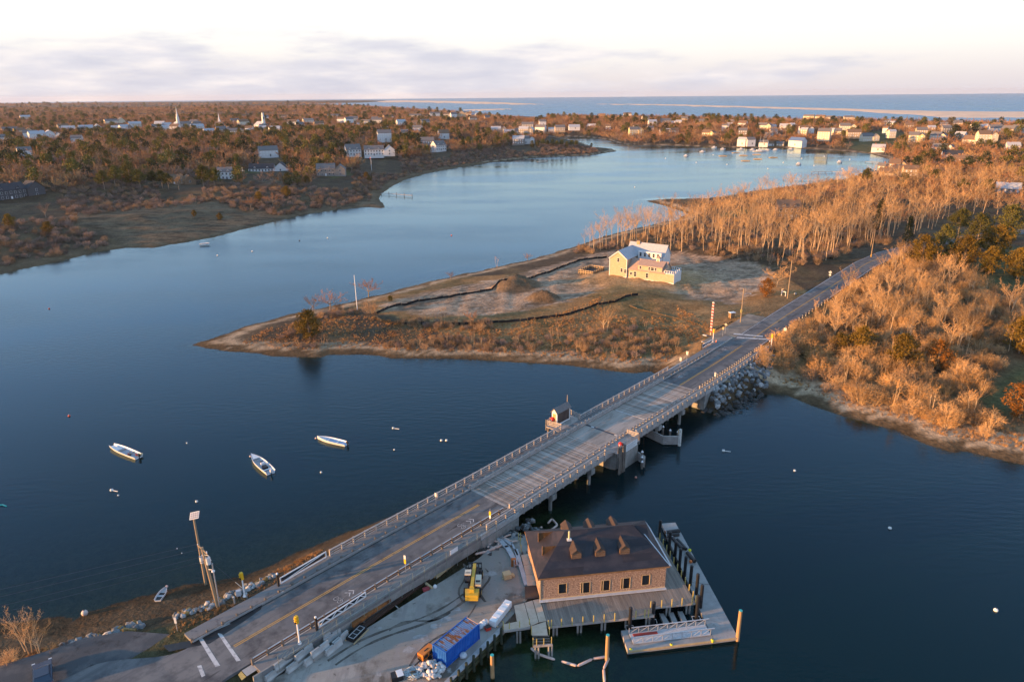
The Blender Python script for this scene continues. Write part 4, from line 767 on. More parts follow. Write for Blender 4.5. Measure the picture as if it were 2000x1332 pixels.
# containment booms: sausages of pinkish-white float
BOOM = noise_mat('boom_fabric', (.56, .40, .34), [((.66, .52, .46), 1.0, .45, .65, (1, 1, 1))], .7)
def boom(pts, lab, z=.12, r_=.17):
    v = [P(a, b, z) for a, b in pts]; t = thing('containment_boom', lab, 'boom', tuple(v[0]), 0, 'containment booms')
    for a, b in zip(v, v[1:]):
        n = max(1, int((b - a).length / 2.2))
        for k in range(n): q = MB(); q.smooth = True; p, e = a.lerp(b, k / n) - v[0], a.lerp(b, (k + .96) / n) - v[0]; q.tube([p, p.lerp(e, .1), p.lerp(e, .9), e], [r_ * .5, r_, r_, r_ * .5], 8); q.obj('float_sleeve', BOOM, t)
boom([(1037, 1265), (1052, 1277), (1085, 1288)], 'short pink boom floating under the plywood walkway')
boom([(1096, 1291), (1128, 1300), (1158, 1286), (1184, 1282)], 'pink boom tied to the capped timber pile, running left')
boom([(1189, 1284), (1179, 1306), (1181, 1334)], 'pink boom trailing from the capped timber pile to the picture edge')
boom([(1048, 1038), (1059, 1028)], 'stub of white boom behind the boathouse roof', .3)
boom([(1070, 1022), (1078, 1013), (1089, 1025), (1075, 1036)], 'bent loop of pale boom in the water by the abutment', .15)
boom([(928, 1082), (952, 1076), (973, 1065), (975, 1058), (961, 1056), (951, 1072)], 'looped pink boom lying on the yard near the bridge', 1.75)
boom([(950, 1076), (968, 1070), (987, 1060)], 'straight pink boom on the yard below the loop', 1.78)
boom([(983, 1049), (1000, 1057), (1013, 1056)], 'pink boom draped over the rocks, long strand', 1.95, .13)
boom([(984, 1050), (997, 1058)], 'pink boom draped over the rocks, short strand', 1.7, .13)
boom([(985, 1048), (998, 1043)], 'pink boom end pointing at the bridge', 2.1, .13)
# ------------------------------------------------------------------ yard plant and stores
YZ = 1.6
def YP(x, y, z=YZ): return P(x, y, z)
CATY = mat('machine_yellow', (.55, .36, .035), .5, .15, 2, .4); TYRE = mat('tyre_rubber', (.018, .018, .02), .85, .2, 4); CREAM = mat('machine_cream', (.62, .56, .44), .5, .1, 2); BLK = mat('black_steel', (.02, .02, .022), .5, .2, 3)
GLB = mat('cab_glass', (.03, .05, .09), .08, spec=.6)
def wheel(parent, x, y, r, w, hubm=None):
    q = MB(); q.tube([(-w / 2, 0, 0), (-w * .42, 0, 0), (w * .42, 0, 0), (w / 2, 0, 0)], [r * .86, r, r, r * .86], 16); t = q.obj('wheel', TYRE, parent, (x, y, r)); q = MB(); q.tube([(-w / 2 - .02, 0, 0), (w / 2 + .02, 0, 0)], r * .5, 12); q.obj('rim', hubm or CATY, t); return t
a, b = YP(926, 1178), YP(924, 1108)
TH = thing('telehandler', 'yellow telescopic handler parked in the gravel yard', 'telehandler', (a.x * .55 + b.x * .45, a.y * .55 + b.y * .45, YZ), math.radians(-1)); LT = (b - a).length
h2 = LT / 2
for sx in (-1, 1):
    for yy in (-h2 * .52, h2 * .48): wheel(TH, sx * .95, yy, .62, .5)
q = MB(); q.prism([(-.65, -h2 * .85), (.65, -h2 * .85), (.65, h2 * .7), (-.65, h2 * .7)], .55, 1.25); q.obj('chassis', BLK, TH)
q = MB(); q.prism([(-.85, -h2 * .98), (.85, -h2 * .98), (.95, -h2 * .62), (-.95, -h2 * .62)], .65, 1.55); q.obj('counterweight', CATY, TH)
q = MB(); q.box(-1.15, -.32, -.55, .95, 1.0, 2.15); cb = q.obj('cab', BLK, TH); q = MB(); q.box(-1.17, -.3, -.35, .75, 2.15, 2.28); q.obj('cab_roof', CREAM, cb); q = MB(); q.box(-1.18, -1.15, -.4, .8, 1.45, 2.1); q.box(-1.1, -.36, .95, .98, 1.4, 2.1); q.box(-1.1, -.36, -.58, -.55, 1.4, 2.1); q.obj('cab_window', GLB, cb); q = MB(); q.box(-1.08, -.42, -.05, .05, 2.29, 2.33); q.obj('roof_slot', BLK, cb)
q = MB(); q.prism([(.32, -1.5), (1.12, -1.5), (1.12, .35), (.32, .35)], 1.0, 1.75); en = q.obj('engine_cover', CREAM, TH); q = MB(); q.box(.42, 1.02, -1.3, -.9, 1.752, 1.79); q.obj('grille', BLK, en)
q = MB(); q.beam((-.02, -h2 * .72, 1.95), (.02, h2 * .72, 1.55), .42, .48); bm_ = q.obj('boom', CATY, TH); q = MB(); q.beam((.02, h2 * .70, 1.55), (.03, h2 * .86, 1.1), .3, .36); q.obj('boom_head', CATY, bm_)
q = MB(); q.box(-.3, .3, -h2 * .85, -h2 * .68, 1.4, 2.1); q.obj('boom_pivot', CATY, TH)
q = MB()
for x_ in (-.95, -.48, 0, .48, .95): q.box(x_ - .04, x_ + .04, h2 * .86, h2 * .92, .35, 1.35)
q.box(-.99, .99, h2 * .86, h2 * .93, .35, .5); q.box(-.99, .99, h2 * .86, h2 * .93, 1.25, 1.38); q.obj('carriage', BLK, TH)
for x_ in (-.45, .45): q = MB(); q.box(x_ - .07, x_ + .07, h2 * .92, h2 * 1.12, .35, .42); q.obj('fork', BLK, TH)
# shipping container
CBL = noise_mat('container_blue', (.010, .095, .42), [((.02, .14, .52), .8, .45, .65, (1, 1, 1))], .5, 0, 8, .4); CTOP = noise_mat('container_top', (.14, .24, .42), [((.22, .09, .04), .9, .48, .53, (2.2, .5, 1)), ((.30, .34, .42), 2.2, .55, .7, (1, 1, 1))], .7)
p0, p1, p2 = YP(872, 1303), YP(936, 1247), YP(843, 1290); ld = (p1 - p0); CL = ld.length; CW = 2.1; CH = 2.25; ang = math.atan2(ld.y, ld.x)
CT = thing('shipping_container', 'blue shipping container with rust-streaked roof on the yard edge', 'container', tuple(p0), ang)
def corr(mb, x0, x1, y, z0, z1, n, dp, ax=0):
    """corrugated sheet"""
    vs = []
    for k in range(n * 4 + 1):
        t = x0 + (x1 - x0) * k / (n * 4); off = 0 if (k % 4) in (0, 1) else dp
        for z in (z0, z1): vs.append((t, y + off, z) if ax == 0 else (y + off, t, z))
    m_ = len(vs) // 2; mb.add(vs, [(2 * i, 2 * i + 2, 2 * i + 3, 2 * i + 1) for i in range(m_ - 1)])
q = MB(); corr(q, .08, CL - .08, .03, .15, CH - .1, 20, .045); q.obj('side_panel', CBL, CT); q = MB(); corr(q, .08, CL - .08, CW - .03, .15, CH - .1, 20, -.045); q.obj('side_panel', CBL, CT)
q = MB(); corr(q, .08, CW - .08, .03, .15, CH - .1, 7, .045, 1); q.obj('end_panel', CBL, CT); q = MB(); q.box(CL - .06, CL - .02, .08, CW - .08, .15, CH - .1); q.obj('end_door', CBL, CT)
q = MB(); n = 22
for k in range(n): a_ = .1 + (CL - .2) * k / n; b_ = .1 + (CL - .2) * (k + 1) / n; q.box(a_, b_ - .09, .06, CW - .06, CH - .1, CH - .03); q.box(b_ - .09, b_, .06, CW - .06, CH - .1, CH - .075)
q.obj('roof_sheet', CTOP, CT)
for a_, b_ in (((0, 0), (CL, 0)), ((0, CW), (CL, CW))):
    for z in (.08, CH - .06): q = MB(); q.beam((a_[0], a_[1], z), (b_[0], b_[1], z), .1, .14); q.obj('rail', CBL, CT)
for x_ in (0, CL):
    for z in (.08, CH - .06): q = MB(); q.beam((x_, 0, z), (x_, CW, z), .1, .14); q.obj('rail', CBL if x_ == 0 else mat('container_header', (.42, .30, .26), .8, .2, 3), CT)
    for y_ in (0, CW): q = MB(); q.box(x_ - .07, x_ + .07, y_ - .07, y_ + .07, 0, CH + .02); q.obj('corner_post', CBL, CT)
# orange generator on a trailer
g = YP(833, 1285); OR = mat('generator_orange', (.68, .20, .03), .5, .15, 2); GE = thing('generator', 'orange towable generator left of the blue container', 'generator', tuple(g), ang)
q = MB(); q.prism([(-1.0, -.45), (1.0, -.45), (1.0, .45), (-1.0, .45)], .55, 1.35); bo = q.obj('canopy', OR, GE); q = MB(); q.box(-.35, .3, -.12, .02, 1.352, 1.38); q.obj('exhaust_slot', BLK, bo); q = MB(); q.box(-.85, -.2, -.475, -.455, .7, 1.15); q.box(.1, .8, -.475, -.455, .7, 1.15); q.obj('vent_louvre', BLK, bo)
q = MB(); q.box(-1.05, 1.1, -.4, .4, .4, .55); q.beam((-1.05, 0, .45), (-2.0, 0, .35), .1, .1); q.obj('trailer_frame', BLK, GE)
for sy in (-.52, .52): q = MB(); q.tube([(.1, sy - .09, .32), (.1, sy + .09, .32)], .32, 12); q.obj('wheel', TYRE, GE)
# heap of white sacks, single sacks
SACK = mat('white_sack', (.56, .53, .52), .8, .25, 3, obj_rand=.25); sb = MB(); sb.smooth = True; sb.ball((0, 0, 0), .5, 8, 6, 0, .62); SM = sb.mesh('sack', SACK); RS = random.Random(12); hp = YP(842, 1310)
ht = thing('sack_heap', 'heap of pale bagged stones below the blue container', 'sack heap', tuple(hp))
for i in range(64):
    a_ = RS.uniform(0, 6.28); r_ = math.sqrt(RS.random()) * 1.75; o = link('sack', SM, ht, (math.cos(a_) * r_, math.sin(a_) * r_ * .8, .2 + max(0, 1.0 - r_ * .55) * RS.random())); s_ = RS.uniform(.42, .72); o.scale = (s_, s_ * RS.uniform(.7, 1.2), s_); o.rotation_euler = (RS.uniform(-.6, .6), RS.uniform(-.6, .6), RS.uniform(0, 6))
nt_ = thing('tangled_netting', 'tangle of pale blue tarpaulin and netting at the lower edge', 'netting', tuple(YP(808, 1318))); 
for i in range(26):
    q = MB(); q.smooth = True; a_ = RS.uniform(0, 6.28); pts = [(math.cos(a_ + k * .5) * RS.uniform(.3, 1.3), math.sin(a_ + k * .5) * RS.uniform(.3, 1.0), .12 + RS.random() * .5) for k in range(7)]; q.tube(pts, .045, 5); q.obj('rope_coil', mat('pale_rope', (.45, .52, .56), .8), nt_)
q = MB(); q.box(-.3, .4, -.7, -.2, .0, .45); q.obj('crate', WOODN, nt_)
bx = thing('black_bin', 'black and white plastic bin at the bottom edge left of the netting', 'bin', tuple(YP(775, 1325)), .4); q = MB(); q.prism([(-.7, -.5), (.7, -.5), (.6, .5), (-.6, .5)], 0, .7); q.obj('body', BLK, bx); q = MB(); q.box(0, .75, -.55, .5, .7, .76); q.obj('lid', WHITE, bx)
# wrapped timber stack
a_, b_ = YP(962, 1225), YP(994, 1184); d_ = b_ - a_; wt_ = thing('wrapped_stack', 'long stack wrapped in white plastic beside the plywood walkway', 'stack', tuple(a_), math.atan2(d_.y, d_.x)); WR = mat('white_wrap', (.74, .76, .79), .35, .08, 3, .5)
n = 6
for k in range(n): q = MB(); q.smooth = False; x_ = d_.length * k / n; w_ = d_.length / n; q.prism([(x_ + .02, -.45), (x_ + w_ - .02, -.45), (x_ + w_ - .02, .5), (x_ + .02, .5)], .12, .95 + .05 * (k % 2)); q.obj('wrapped_bundle', WR, wt_)
for k in range(4): q = MB(); x_ = d_.length * (k + .3) / 4; q.box(x_, x_ + .12, -.6, .6, 0, .12); q.obj('bearer', WOODN, wt_)
# concrete barriers
bar = MB(); L2 = 1.28
sec = [(-.31, 0), (.31, 0), (.31, .12), (.17, .34), (.12, .82), (-.12, .82), (-.17, .34), (-.31, .12)]
bar.add([(x_, -L2, z) for x_, z in sec] + [(x_, L2, z) for x_, z in sec], [tuple(range(8)), tuple(range(15, 7, -1))] + [(i, 8 + i, 8 + (i + 1) % 8, (i + 1) % 8) for i in range(8)]); BM_ = bar.mesh('block', CONC_L)
hk = MB(); hk.box(-.07, .07, -.09, .09, .821, .84); HK = hk.mesh('lifting_hole', BLK)
for i, (px, py, dz, w_) in enumerate([(647, 1240, .62, 'upper concrete barrier behind the black gate post'), (649, 1247, .3, 'second concrete barrier below the gate post'), (652, 1268, 0, 'concrete barrier at the right end of the front row'), (625, 1272, .62, 'raised concrete barrier in the middle of the pile'), (612, 1288, 0, 'ground-level concrete barrier in the middle of the front row'), (594, 1278, .62, 'raised concrete barrier second from the left'), (578, 1301, 0, 'ground-level concrete barrier with its end sunk in weeds'), (554, 1296, .62, 'raised concrete barrier left of the pile'), (537, 1318, 0, 'leftmost concrete barrier of the pile on the ground'), (665, 1252, 0, 'concrete barrier lying half hidden at the right of the pile')]):
    p = YP(px, py, YZ + dz); t = thing('concrete_barrier', w_, 'barrier', tuple(p), BRZ + .12 + RS.uniform(-.05, .05), 'concrete barriers in the yard'); link('block', BM_, t); link('lifting_hole', HK, t)
    if dz: q = MB(); q.cbox((0, 0, -dz), .6, 2.3, dz - .02); q.obj('support_block', CONC, t)
p = YP(571, 1273); fp = thing('panel_stack', 'white panels with brown straps leaning by the barriers', 'panels', tuple(p), BRZ + .15)
for k in range(3): q = MB(); q.box(-.1 + k * .09, -.02 + k * .09, -1.5, 1.5, 0, .95 - .1 * k); q.obj('panel', WHITE, fp)
for y_ in (-.8, .6): q = MB(); q.box(-.14, .2, y_ - .08, y_ + .08, .0, .99); q.obj('strap', WOODD, fp)
p = YP(617, 1249); cr = thing('brown_canvas_pile', 'crumpled brown tarpaulin bundle on top of the barriers', 'tarpaulin', tuple(p)); q = MB(); q.smooth = False; r_ = random.Random(3)
bmx = bmesh.new(); bmesh.ops.create_icosphere(bmx, subdivisions=2, radius=1)
for v in bmx.verts: v.co = Vector((v.co.x * 1.1, v.co.y * .9, max(v.co.z, -.1) * .75)) * r_.uniform(.82, 1.12)
me = bpy.data.meshes.new('cover'); bmx.to_mesh(me); bmx.free(); me.materials.append(noise_mat('brown_canvas', (.24, .17, .125), [((.33, .25, .19), 1.6, .45, .62, (1, 1, 1))], .9)); link('cover', me, cr)
# black pallet with aluminium frames
a_ = YP(697, 1240); pa = thing('frame_pallet', 'black covered pallet with aluminium frames on top', 'pallet', tuple(a_), BRZ + math.pi / 2 + .25); q = MB(); q.box(-1.35, 1.35, -.55, .6, .12, .55); q.obj('black_cover', mat('black_tarp', (.008, .009, .011), .5, .2, 3, .4), pa); q = MB()
for y_ in (-.5, .3): q.beam((-1.2, y_, .6), (1.0, y_, .6), .06, .06)
for x_ in (-1.2, -.45, .3, 1.0): q.beam((x_, -.5, .6), (x_, .3, .6), .05, .05)
q.obj('aluminium_frame', ALU, pa)
for y_ in (-.7, .65): q = MB(); q.box(-1.45, 1.45, y_ - .06, y_ + .06, 0, .12); q.obj('bearer', WOODN, pa)
# loose timber, beams and pipes
def lumber(lab, a, b, w_, h_, m, n=1, z=YZ, grp=None, name='timber_beam', gap=0.0):
    A_, B_ = P(*a, z), P(*b, z); d_ = B_ - A_; t = thing(name, lab, 'beam' if name != 'steel_pipe' else 'pipe', tuple(A_), math.atan2(d_.y, d_.x), grp)
    for k in range(n): q = MB(); q.box(-RS.uniform(0, .3), d_.length + RS.uniform(-.3, .2), (k - n / 2) * (w_ + .01), (k - n / 2) * (w_ + .01) + w_, .02 + (k % 2) * h_ * .15, h_ + (k % 2) * h_ * .15); q.obj('board', m, t)
    q = MB(); q.box(.4, .55, -w_ * n / 2 - .1, w_ * n / 2 + .1, -.02, .02); q.obj('bearer', WOODD, t); return t
lumber('bundle of new boards on the yard, upper right bundle', (888, 1093), (933, 1070), .2, .3, WOODN, 3); lumber('bundle of new boards on the yard, lower left bundle', (852, 1127), (889, 1098), .18, .25, WOODN, 3)
lumber('short thick plank lying by the steel beams', (824, 1134), (845, 1150), .3, .22, WOODN, 1); lumber('thin grey pole crossing the yard verge', (754, 1182), (772, 1170), .1, .1, WOODG); lumber('short stick lying against the grey pole', (765, 1176), (778, 1188), .12, .1, WOODG)
lumber('short timber offcut near the black pallet', (708, 1212), (720, 1222), .18, .15, WOODG); lumber('grey steel pipe beside the new boards', (890, 1086), (945, 1062), .12, .12, STEEL, 1, name='steel_pipe')
lumber('long rusty steel beam along the yard edge, upper', (690, 1223), (875, 1092), .55, .5, RUSTY, 1, 2.0, name='steel_beam'); lumber('long dark steel beam along the yard edge, lower', (700, 1232), (872, 1106), .3, .3, mat('dark_rust', (.05, .028, .02), .85, .3, 1), 2, name='steel_beam')
for a_, b_, w_, lab in (((962, 1036), (1001, 1066), .5, 'pale grey steel trough from bridge to yard'), ((968, 1046), (992, 1072), .7, 'wide grey plate under the trough'), ((990, 1068), (1010, 1104), .7, 'white weathered beam along the yard edge'), ((1008, 1075), (1028, 1143), .6, 'long blue-grey plate leading to the plywood ramp'), ((1000, 1062), (1012, 1088), .25, 'thin white rail on the beam')): lumber(lab, a_, b_, w_, .2, mat('pale_grey_steel', (.40, .43, .47), .6, .2, 1.5), 1, 1.75, name='steel_plate')
a_ = YP(990, 1128); wc = thing('stump_crate', 'weathered wooden crate block standing in the yard', 'crate', tuple(a_), .4); q = MB(); q.prism([(-.6, -.5), (.55, -.55), (.6, .5), (-.5, .55)], .08, .8); q.obj('block', WOODN, wc); q = MB(); q.box(-.7, .8, -.1, .1, 0, .1); q.box(.7, 1.1, -.3, .3, 0, .35); q.obj('skid', WOODN, wc)
a_ = YP(1003, 1104); rp = thing('rusty_post_stand', 'rusty steel stand under the end of the white beam', 'stand', tuple(a_)); q = MB(); q.box(-.35, .35, -.3, .3, 0, 1.1); q.obj('frame', RUSTY, rp); q = MB(); q.cyl((.1, -.45, 0), .09, 1.2, 8); q.obj('prop', STEEL, rp)
q = MB(); q.cbox((0, 0, 0), .9, .5, .35, .5); p = YP(832, 1152); t = thing('red_bag', 'small red bag on the ground by the steel beams', 'bag', tuple(p)); q.obj('sack', mat('faded_red', (.30, .05, .06), .8), t); q = MB(); q.ball((1.2, .6, .1), .3, 8, 5); q.obj('white_scrap', WHITE, t)
rd = thing('red_cooler', 'red box between the container and the wrapped stack', 'box', tuple(YP(953, 1229)), .5); q = MB(); q.box(-.35, .35, -.25, .25, 0, .45); q.obj('body', mat('bright_red', (.55, .04, .025), .5), rd); q = MB(); q.box(-.36, .36, -.26, .26, .45, .52); q.obj('lid', BLK, rd)
for i, (px, py, m_) in enumerate([(943, 1222, WHITE), (948, 1218, PALEB), (938, 1226, PALEB), (905, 1283, PALEB)]): q = MB(); q.smooth = True; q.ball((0, 0, .3), .5, 8, 6, 0, .7); t = thing('plastic_bundle', ['white plastic bundle behind the container, lower', 'grey plastic bundle behind the container, upper', 'crumpled sheet right at the container end', 'pale sheet on the bulkhead cap below the container'][i], 'bundle', tuple(YP(px, py))); q.obj('wrap', m_, t); q = MB(); q.tube([(-.45, 0, .35), (0, 0, .66), (.45, 0, .35)], .03, 5); q.obj('tie', BLK, t)
# bulkhead: timber sheet wall with piles and cap
GRN = noise_mat('algae_timber', (.075, .085, .045), [((.12, .12, .075), 1.0, .45, .65, (1, 1, .4)), ((.035, .04, .025), 1.8, .55, .72, (1, 1, .4))], .85)
A_, B_ = P(866, 1338, YZ), P(978, 1228, YZ); dv = (B_ - A_); BL = dv.length; bk = thing('bulkhead', 'green weathered timber bulkhead with piles holding the yard', 'bulkhead', (A_.x, A_.y, 0), math.atan2(dv.y, dv.x)); n = int(BL / .26)
sh_ = MB(); sh_.box(0, .24, -.12, -.03, -2.5, 1.5); SHM = sh_.mesh('sheet_plank', GRN)
for k in range(-10, n): link('sheet_plank', SHM, bk, (k * BL / n, RS.uniform(-.015, .015), RS.uniform(-.03, .03)))
q = MB(); q.box(-2.5, BL, -.35, .25, 1.5, 1.66); q.obj('cap_board', noise_mat('grey_cap', (.33, .335, .35), [((.44, .445, .46), 1, .45, .62, (1, 1, 1))], .85), bk)
for z in (.55, 1.15): q = MB(); q.box(-2.5, BL, -.28, -.12, z - .1, z + .1); q.obj('waler', GRN, bk)
for k in range(9): q = MB(); q.tube([(BL * (k + .3) / 8 - 1, -.5, -3), (BL * (k + .3) / 8 - 1, -.5, 2.35)], [.2, .17], 10); q.obj('pile', mat('dark_green_pile', (.035, .045, .03), .85, .3, 2), bk)
# rusty retaining edge and mesh fence along the road above the yard
FN = mat('fence_wire', (.22, .25, .22), .6)
fe = thing('chain_link_fence', 'thin chain-link fence between pavement and yard', 'fence', (A0.x, A0.y, 0), BRZ)
for k in range(19):
    s_ = -41 + k * 2.0; q = MB(); q.cyl((6.75 + oc(s_), s_, 1.6), .035, rz(s_) + 1.25 - 1.6, 6); q.obj('post', FN, fe)
for dz in (.25, 1.2):
    barz(MB(), 6.73, 6.77, -41, -5, dz, dz + .04, 2).obj('top_wire', FN, fe)
for k in range(60):
    s_ = -41 + k * .6; q = MB(); q.beam((6.75 + oc(s_), s_, rz(s_) + .28), (6.75 + oc(s_ + .9), s_ + .9, rz(s_) + 1.2), .012, .012); q.obj('mesh_wire', FN, fe)
q = MB(); s_ = -13.6; q.box(6.80 + oc(s_), 6.83 + oc(s_), s_ - .75, s_ + .75, rz(s_) + .45, rz(s_) + 1.15); q.obj('white_notice', WHITE, fe)
# ------------------------------------------------------------------ houses
HOUSE_SPOTS = []           # filled in by the houses: kept clear of trees
HW = {'white': mat('clapboard_white', (.66, .66, .66), .7, .08, 1), 'grey': mat('shingle_grey', (.24, .225, .21), .85, .2, 2), 'dark': mat('shingle_dark', (.085, .09, .10), .85, .2, 2), 'brown': mat('shingle_brown', (.22, .15, .095), .85, .2, 2), 'yellow': mat('clapboard_yellow', (.60, .47, .26), .75, .1, 1), 'tan': mat('shingle_tan', (.46, .35, .23), .8, .15, 2), 'cream': mat('clapboard_cream', (.64, .56, .42), .75, .1, 1)}
HR = {'grey': mat('roof_grey', (.16, .155, .16), .85, .2, 1.5), 'dark': mat('roof_dark', (.045, .048, .058), .8, .2, 1.5), 'brown': mat('roof_brown', (.19, .125, .085), .85, .25, 1.5), 'pink': mat('cedar_roof', (.36, .26, .215), .85, .2, 1.5), 'blue': mat('roof_blue', (.10, .17, .33), .7, .15, 1.5), 'pale': mat('roof_pale', (.40, .42, .46), .8, .15, 1.5)}
BRICK = mat('chimney_brick', (.26, .12, .075), .9, .25, 4)
def gable_mesh(x0, x1, y0, y1, z0, ze, zr, along='x', ov=.3, th=.14):
    """walls with gable ends, and the roof as two slabs; ridge along x or y"""
    W_, R_ = MB(), MB()
    if along == 'x':
        ym = (y0 + y1) / 2
        W_.add([(x0, y0, z0), (x1, y0, z0), (x1, y1, z0), (x0, y1, z0), (x0, y0, ze), (x1, y0, ze), (x1, y1, ze), (x0, y1, ze), (x0, ym, zr), (x1, ym, zr)], [(0, 1, 5, 4), (2, 3, 7, 6), (1, 2, 6, 9, 5), (3, 0, 4, 8, 7)])
        k = (zr - ze) / (ym - y0); a, b = x0 - ov, x1 + ov
        for sg, yo in ((-1, y0 - ov), (1, y1 + ov)):
            zo = ze - k * ov + .05
            R_.add([(a, yo, zo), (b, yo, zo), (b, ym, zr + .05), (a, ym, zr + .05), (a, yo, zo + th), (b, yo, zo + th), (b, ym, zr + .05 + th), (a, ym, zr + .05 + th)], [(0, 1, 2, 3), (7, 6, 5, 4), (0, 4, 5, 1), (1, 5, 6, 2), (3, 7, 4, 0)])
    else:
        xm = (x0 + x1) / 2
        W_.add([(x0, y0, z0), (x1, y0, z0), (x1, y1, z0), (x0, y1, z0), (x0, y0, ze), (x1, y0, ze), (x1, y1, ze), (x0, y1, ze), (xm, y0, zr), (xm, y1, zr)], [(0, 1, 5, 8, 4), (1, 2, 6, 5), (2, 3, 7, 9, 6), (3, 0, 4, 7)])
        k = (zr - ze) / (xm - x0); a, b = y0 - ov, y1 + ov
        for sg, xo in ((-1, x0 - ov), (1, x1 + ov)):
            zo = ze - k * ov + .05
            R_.add([(xo, a, zo), (xo, b, zo), (xm, b, zr + .05), (xm, a, zr + .05), (xo, a, zo + th), (xo, b, zo + th), (xm, b, zr + .05 + th), (xm, a, zr + .05 + th)], [(0, 1, 2, 3), (7, 6, 5, 4), (0, 4, 5, 1), (1, 5, 6, 2), (3, 7, 4, 0)])
    return W_, R_
_win = {}
def win_mesh(w, h):
    k = (round(w, 1), round(h, 1))
    if k not in _win:
        f = MB(); f.box(-w / 2 - .1, w / 2 + .1, -.06, 0, -h / 2 - .1, h / 2 + .1); g = MB(); g.box(-w / 2, w / 2, -.09, -.062, -h / 2, -.03); g.box(-w / 2, w / 2, -.09, -.062, .03, h / 2); _win[k] = (f.mesh('window', WHITE), g.mesh('pane', GLASS))
    return _win[k]
def window(parent, x, y, z, w=.9, h=1.4, rot=0.0, pane=True):
    f, g = win_mesh(w, h); o = link('window', f, parent, (x, y, z), rot)
    if pane: link('pane', g, o)
    return o
def house(px, py, wpx, label, wall='white', roof='grey', rot=None, stor=2, depth=.6, group=None, detail=1, wing=0, chim=True, z=None, r=random.Random(1)):
    p = PG(px, py, 3); dist = math.hypot(p.x, p.y); w = wpx * dist / 1430.0; face = math.atan2(p.x, p.y)
    rot = (r.uniform(-.5, .5) if rot is None else rot) - face; d_ = max(5.0, w * depth) if w < 16 else 9.0
    t = thing('house', label, 'house', (p.x, p.y, p.z + (1.5 if dist > 700 else -.1)), rot, group); HOUSE_SPOTS.append((p.x, p.y, w * .62 + 3, 4.5 if dist < 700 else 5.5 if px < 1060 else 1.7))
    he = 2.9 * stor; w0 = -w / 2; w1 = w / 2
    if wing: w1 = w / 2 - w * .36
    W_, R_ = gable_mesh(w0, w1, 0, d_, -2.6, he, he + d_ * .42, 'x'); wo = W_.obj('wall', HW[wall], t); ro = R_.obj('roof', HR[roof], t)
    if wing:
        W_, R_ = gable_mesh(w1 - .05, w / 2, -1.2, d_ * .85, -1.0, he * .92, he * .92 + w * .36 * .42, 'y'); W_.obj('wing_wall', HW[wall], t); R_.obj('wing_roof', HR[roof], t)
        for k in range(stor): window(t, (w1 + w / 2) / 2, -1.2, 1.6 + 2.8 * k, 1.0, 1.4, 0, detail > 1)
    if chim: q = MB(); cx = w0 + (w1 - w0) * r.uniform(.2, .8); q.box(cx - .45, cx + .45, d_ / 2 - .4, d_ / 2 + .4, he, he + d_ * .42 + 1.3); q.obj('chimney', BRICK, ro)
    n = max(2, int((w1 - w0) / 2.6))
    for k in range(n):
        for f in range(stor):
            if f == 0 and k == n // 2: q = MB(); q.box(-.5, .5, -.08, 0, -1.0, 1.1); q.obj('door', HW['dark'] if wall == 'white' else WHITE, t, (w0 + (w1 - w0) * (k + .5) / n, 0, 1.0)); continue
            window(t, w0 + (w1 - w0) * (k + .5) / n, 0, 1.6 + 2.8 * f, 1.0, 1.4, 0, detail > 1)
    for f in range(stor): window(t, w0, d_ / 2, 1.6 + 2.8 * f, 1.0, 1.4, -math.pi / 2, detail > 1)
    if detail > 1:
        for k in range(2): q = MB(); cx = w0 + (w1 - w0) * (k + .5) / 2; dz = he + .7; W2, R2_ = gable_mesh(cx - .9, cx + .9, .5, d_ / 2, he - .2, he + 1.0, he + 1.7, 'y', .15, .1); dm = W2.obj('dormer', HW[wall], ro); R2_.obj('dormer_roof', HR[roof], dm); window(dm, cx, .5, he + .5, .7, .9)
    return t
# the new house on the peninsula
a, b = P(1190, 537, 4.6), P(1312, 554, 4.6); dv = b - a; NL = dv.length; NH = thing('new_house', 'new yellow-walled house with cupola and white deck rail on the peninsula', 'house', (a.x, a.y, 4.5), math.atan2(dv.y, dv.x)); HOUSE_SPOTS.append((HOUSE_C.x, HOUSE_C.y, 13))
YW = noise_mat('new_shingle_yellow', (.46, .345, .235), [((.53, .41, .29), 1.2, .45, .6, (1, 1, 3))], .85)
def add_gable(*g, wn_='wall', rn='roof', rm=HR['pink'], wm=YW, **k):
    W_, R_ = gable_mesh(*g, **k); return W_.obj(wn_, wm, NH), R_.obj(rn, rm, NH)
k = NL / 20.0
add_gable(0, 5.6 * k, 0, 13, -.4, 6.5, 9.2, along='y', rm=HR['pale'])
add_gable(2 * k, 14 * k, 9, 15.5, -.4, 6.8, 10.3, along='x', wn_='rear_wall', rn='rear_roof', rm=HR['pale'], wm=HW['white'])
q = MB(); q.box(6.2 * k, 13.6 * k, 7.9, 9.0, 5.4, 8.2); rd_ = q.obj('rear_dormer', HW['white'], NH)
for i in range(5): window(NH, (7 + i * 1.4) * k, 7.9, 7.1, .7, 1.3)
w_, r_ = add_gable(5.6 * k, 17.2 * k, .6, 7.4, -.4, 3.1, 6.3, along='x', wn_='wing_wall', rn='wing_roof')
q = MB(); q.add([(9 * k, .62, 3.3), (16.6 * k, .62, 3.3), (16.6 * k, .62, 4.9), (9 * k, .62, 4.9), (9 * k, 3.6, 6.1), (16.6 * k, 3.6, 6.1), (9 * k, 3.6, 3.3), (16.6 * k, 3.6, 3.3)], [(0, 1, 2, 3), (0, 3, 4, 6), (1, 7, 5, 2)]); dm = q.obj('shed_dormer', YW, NH)
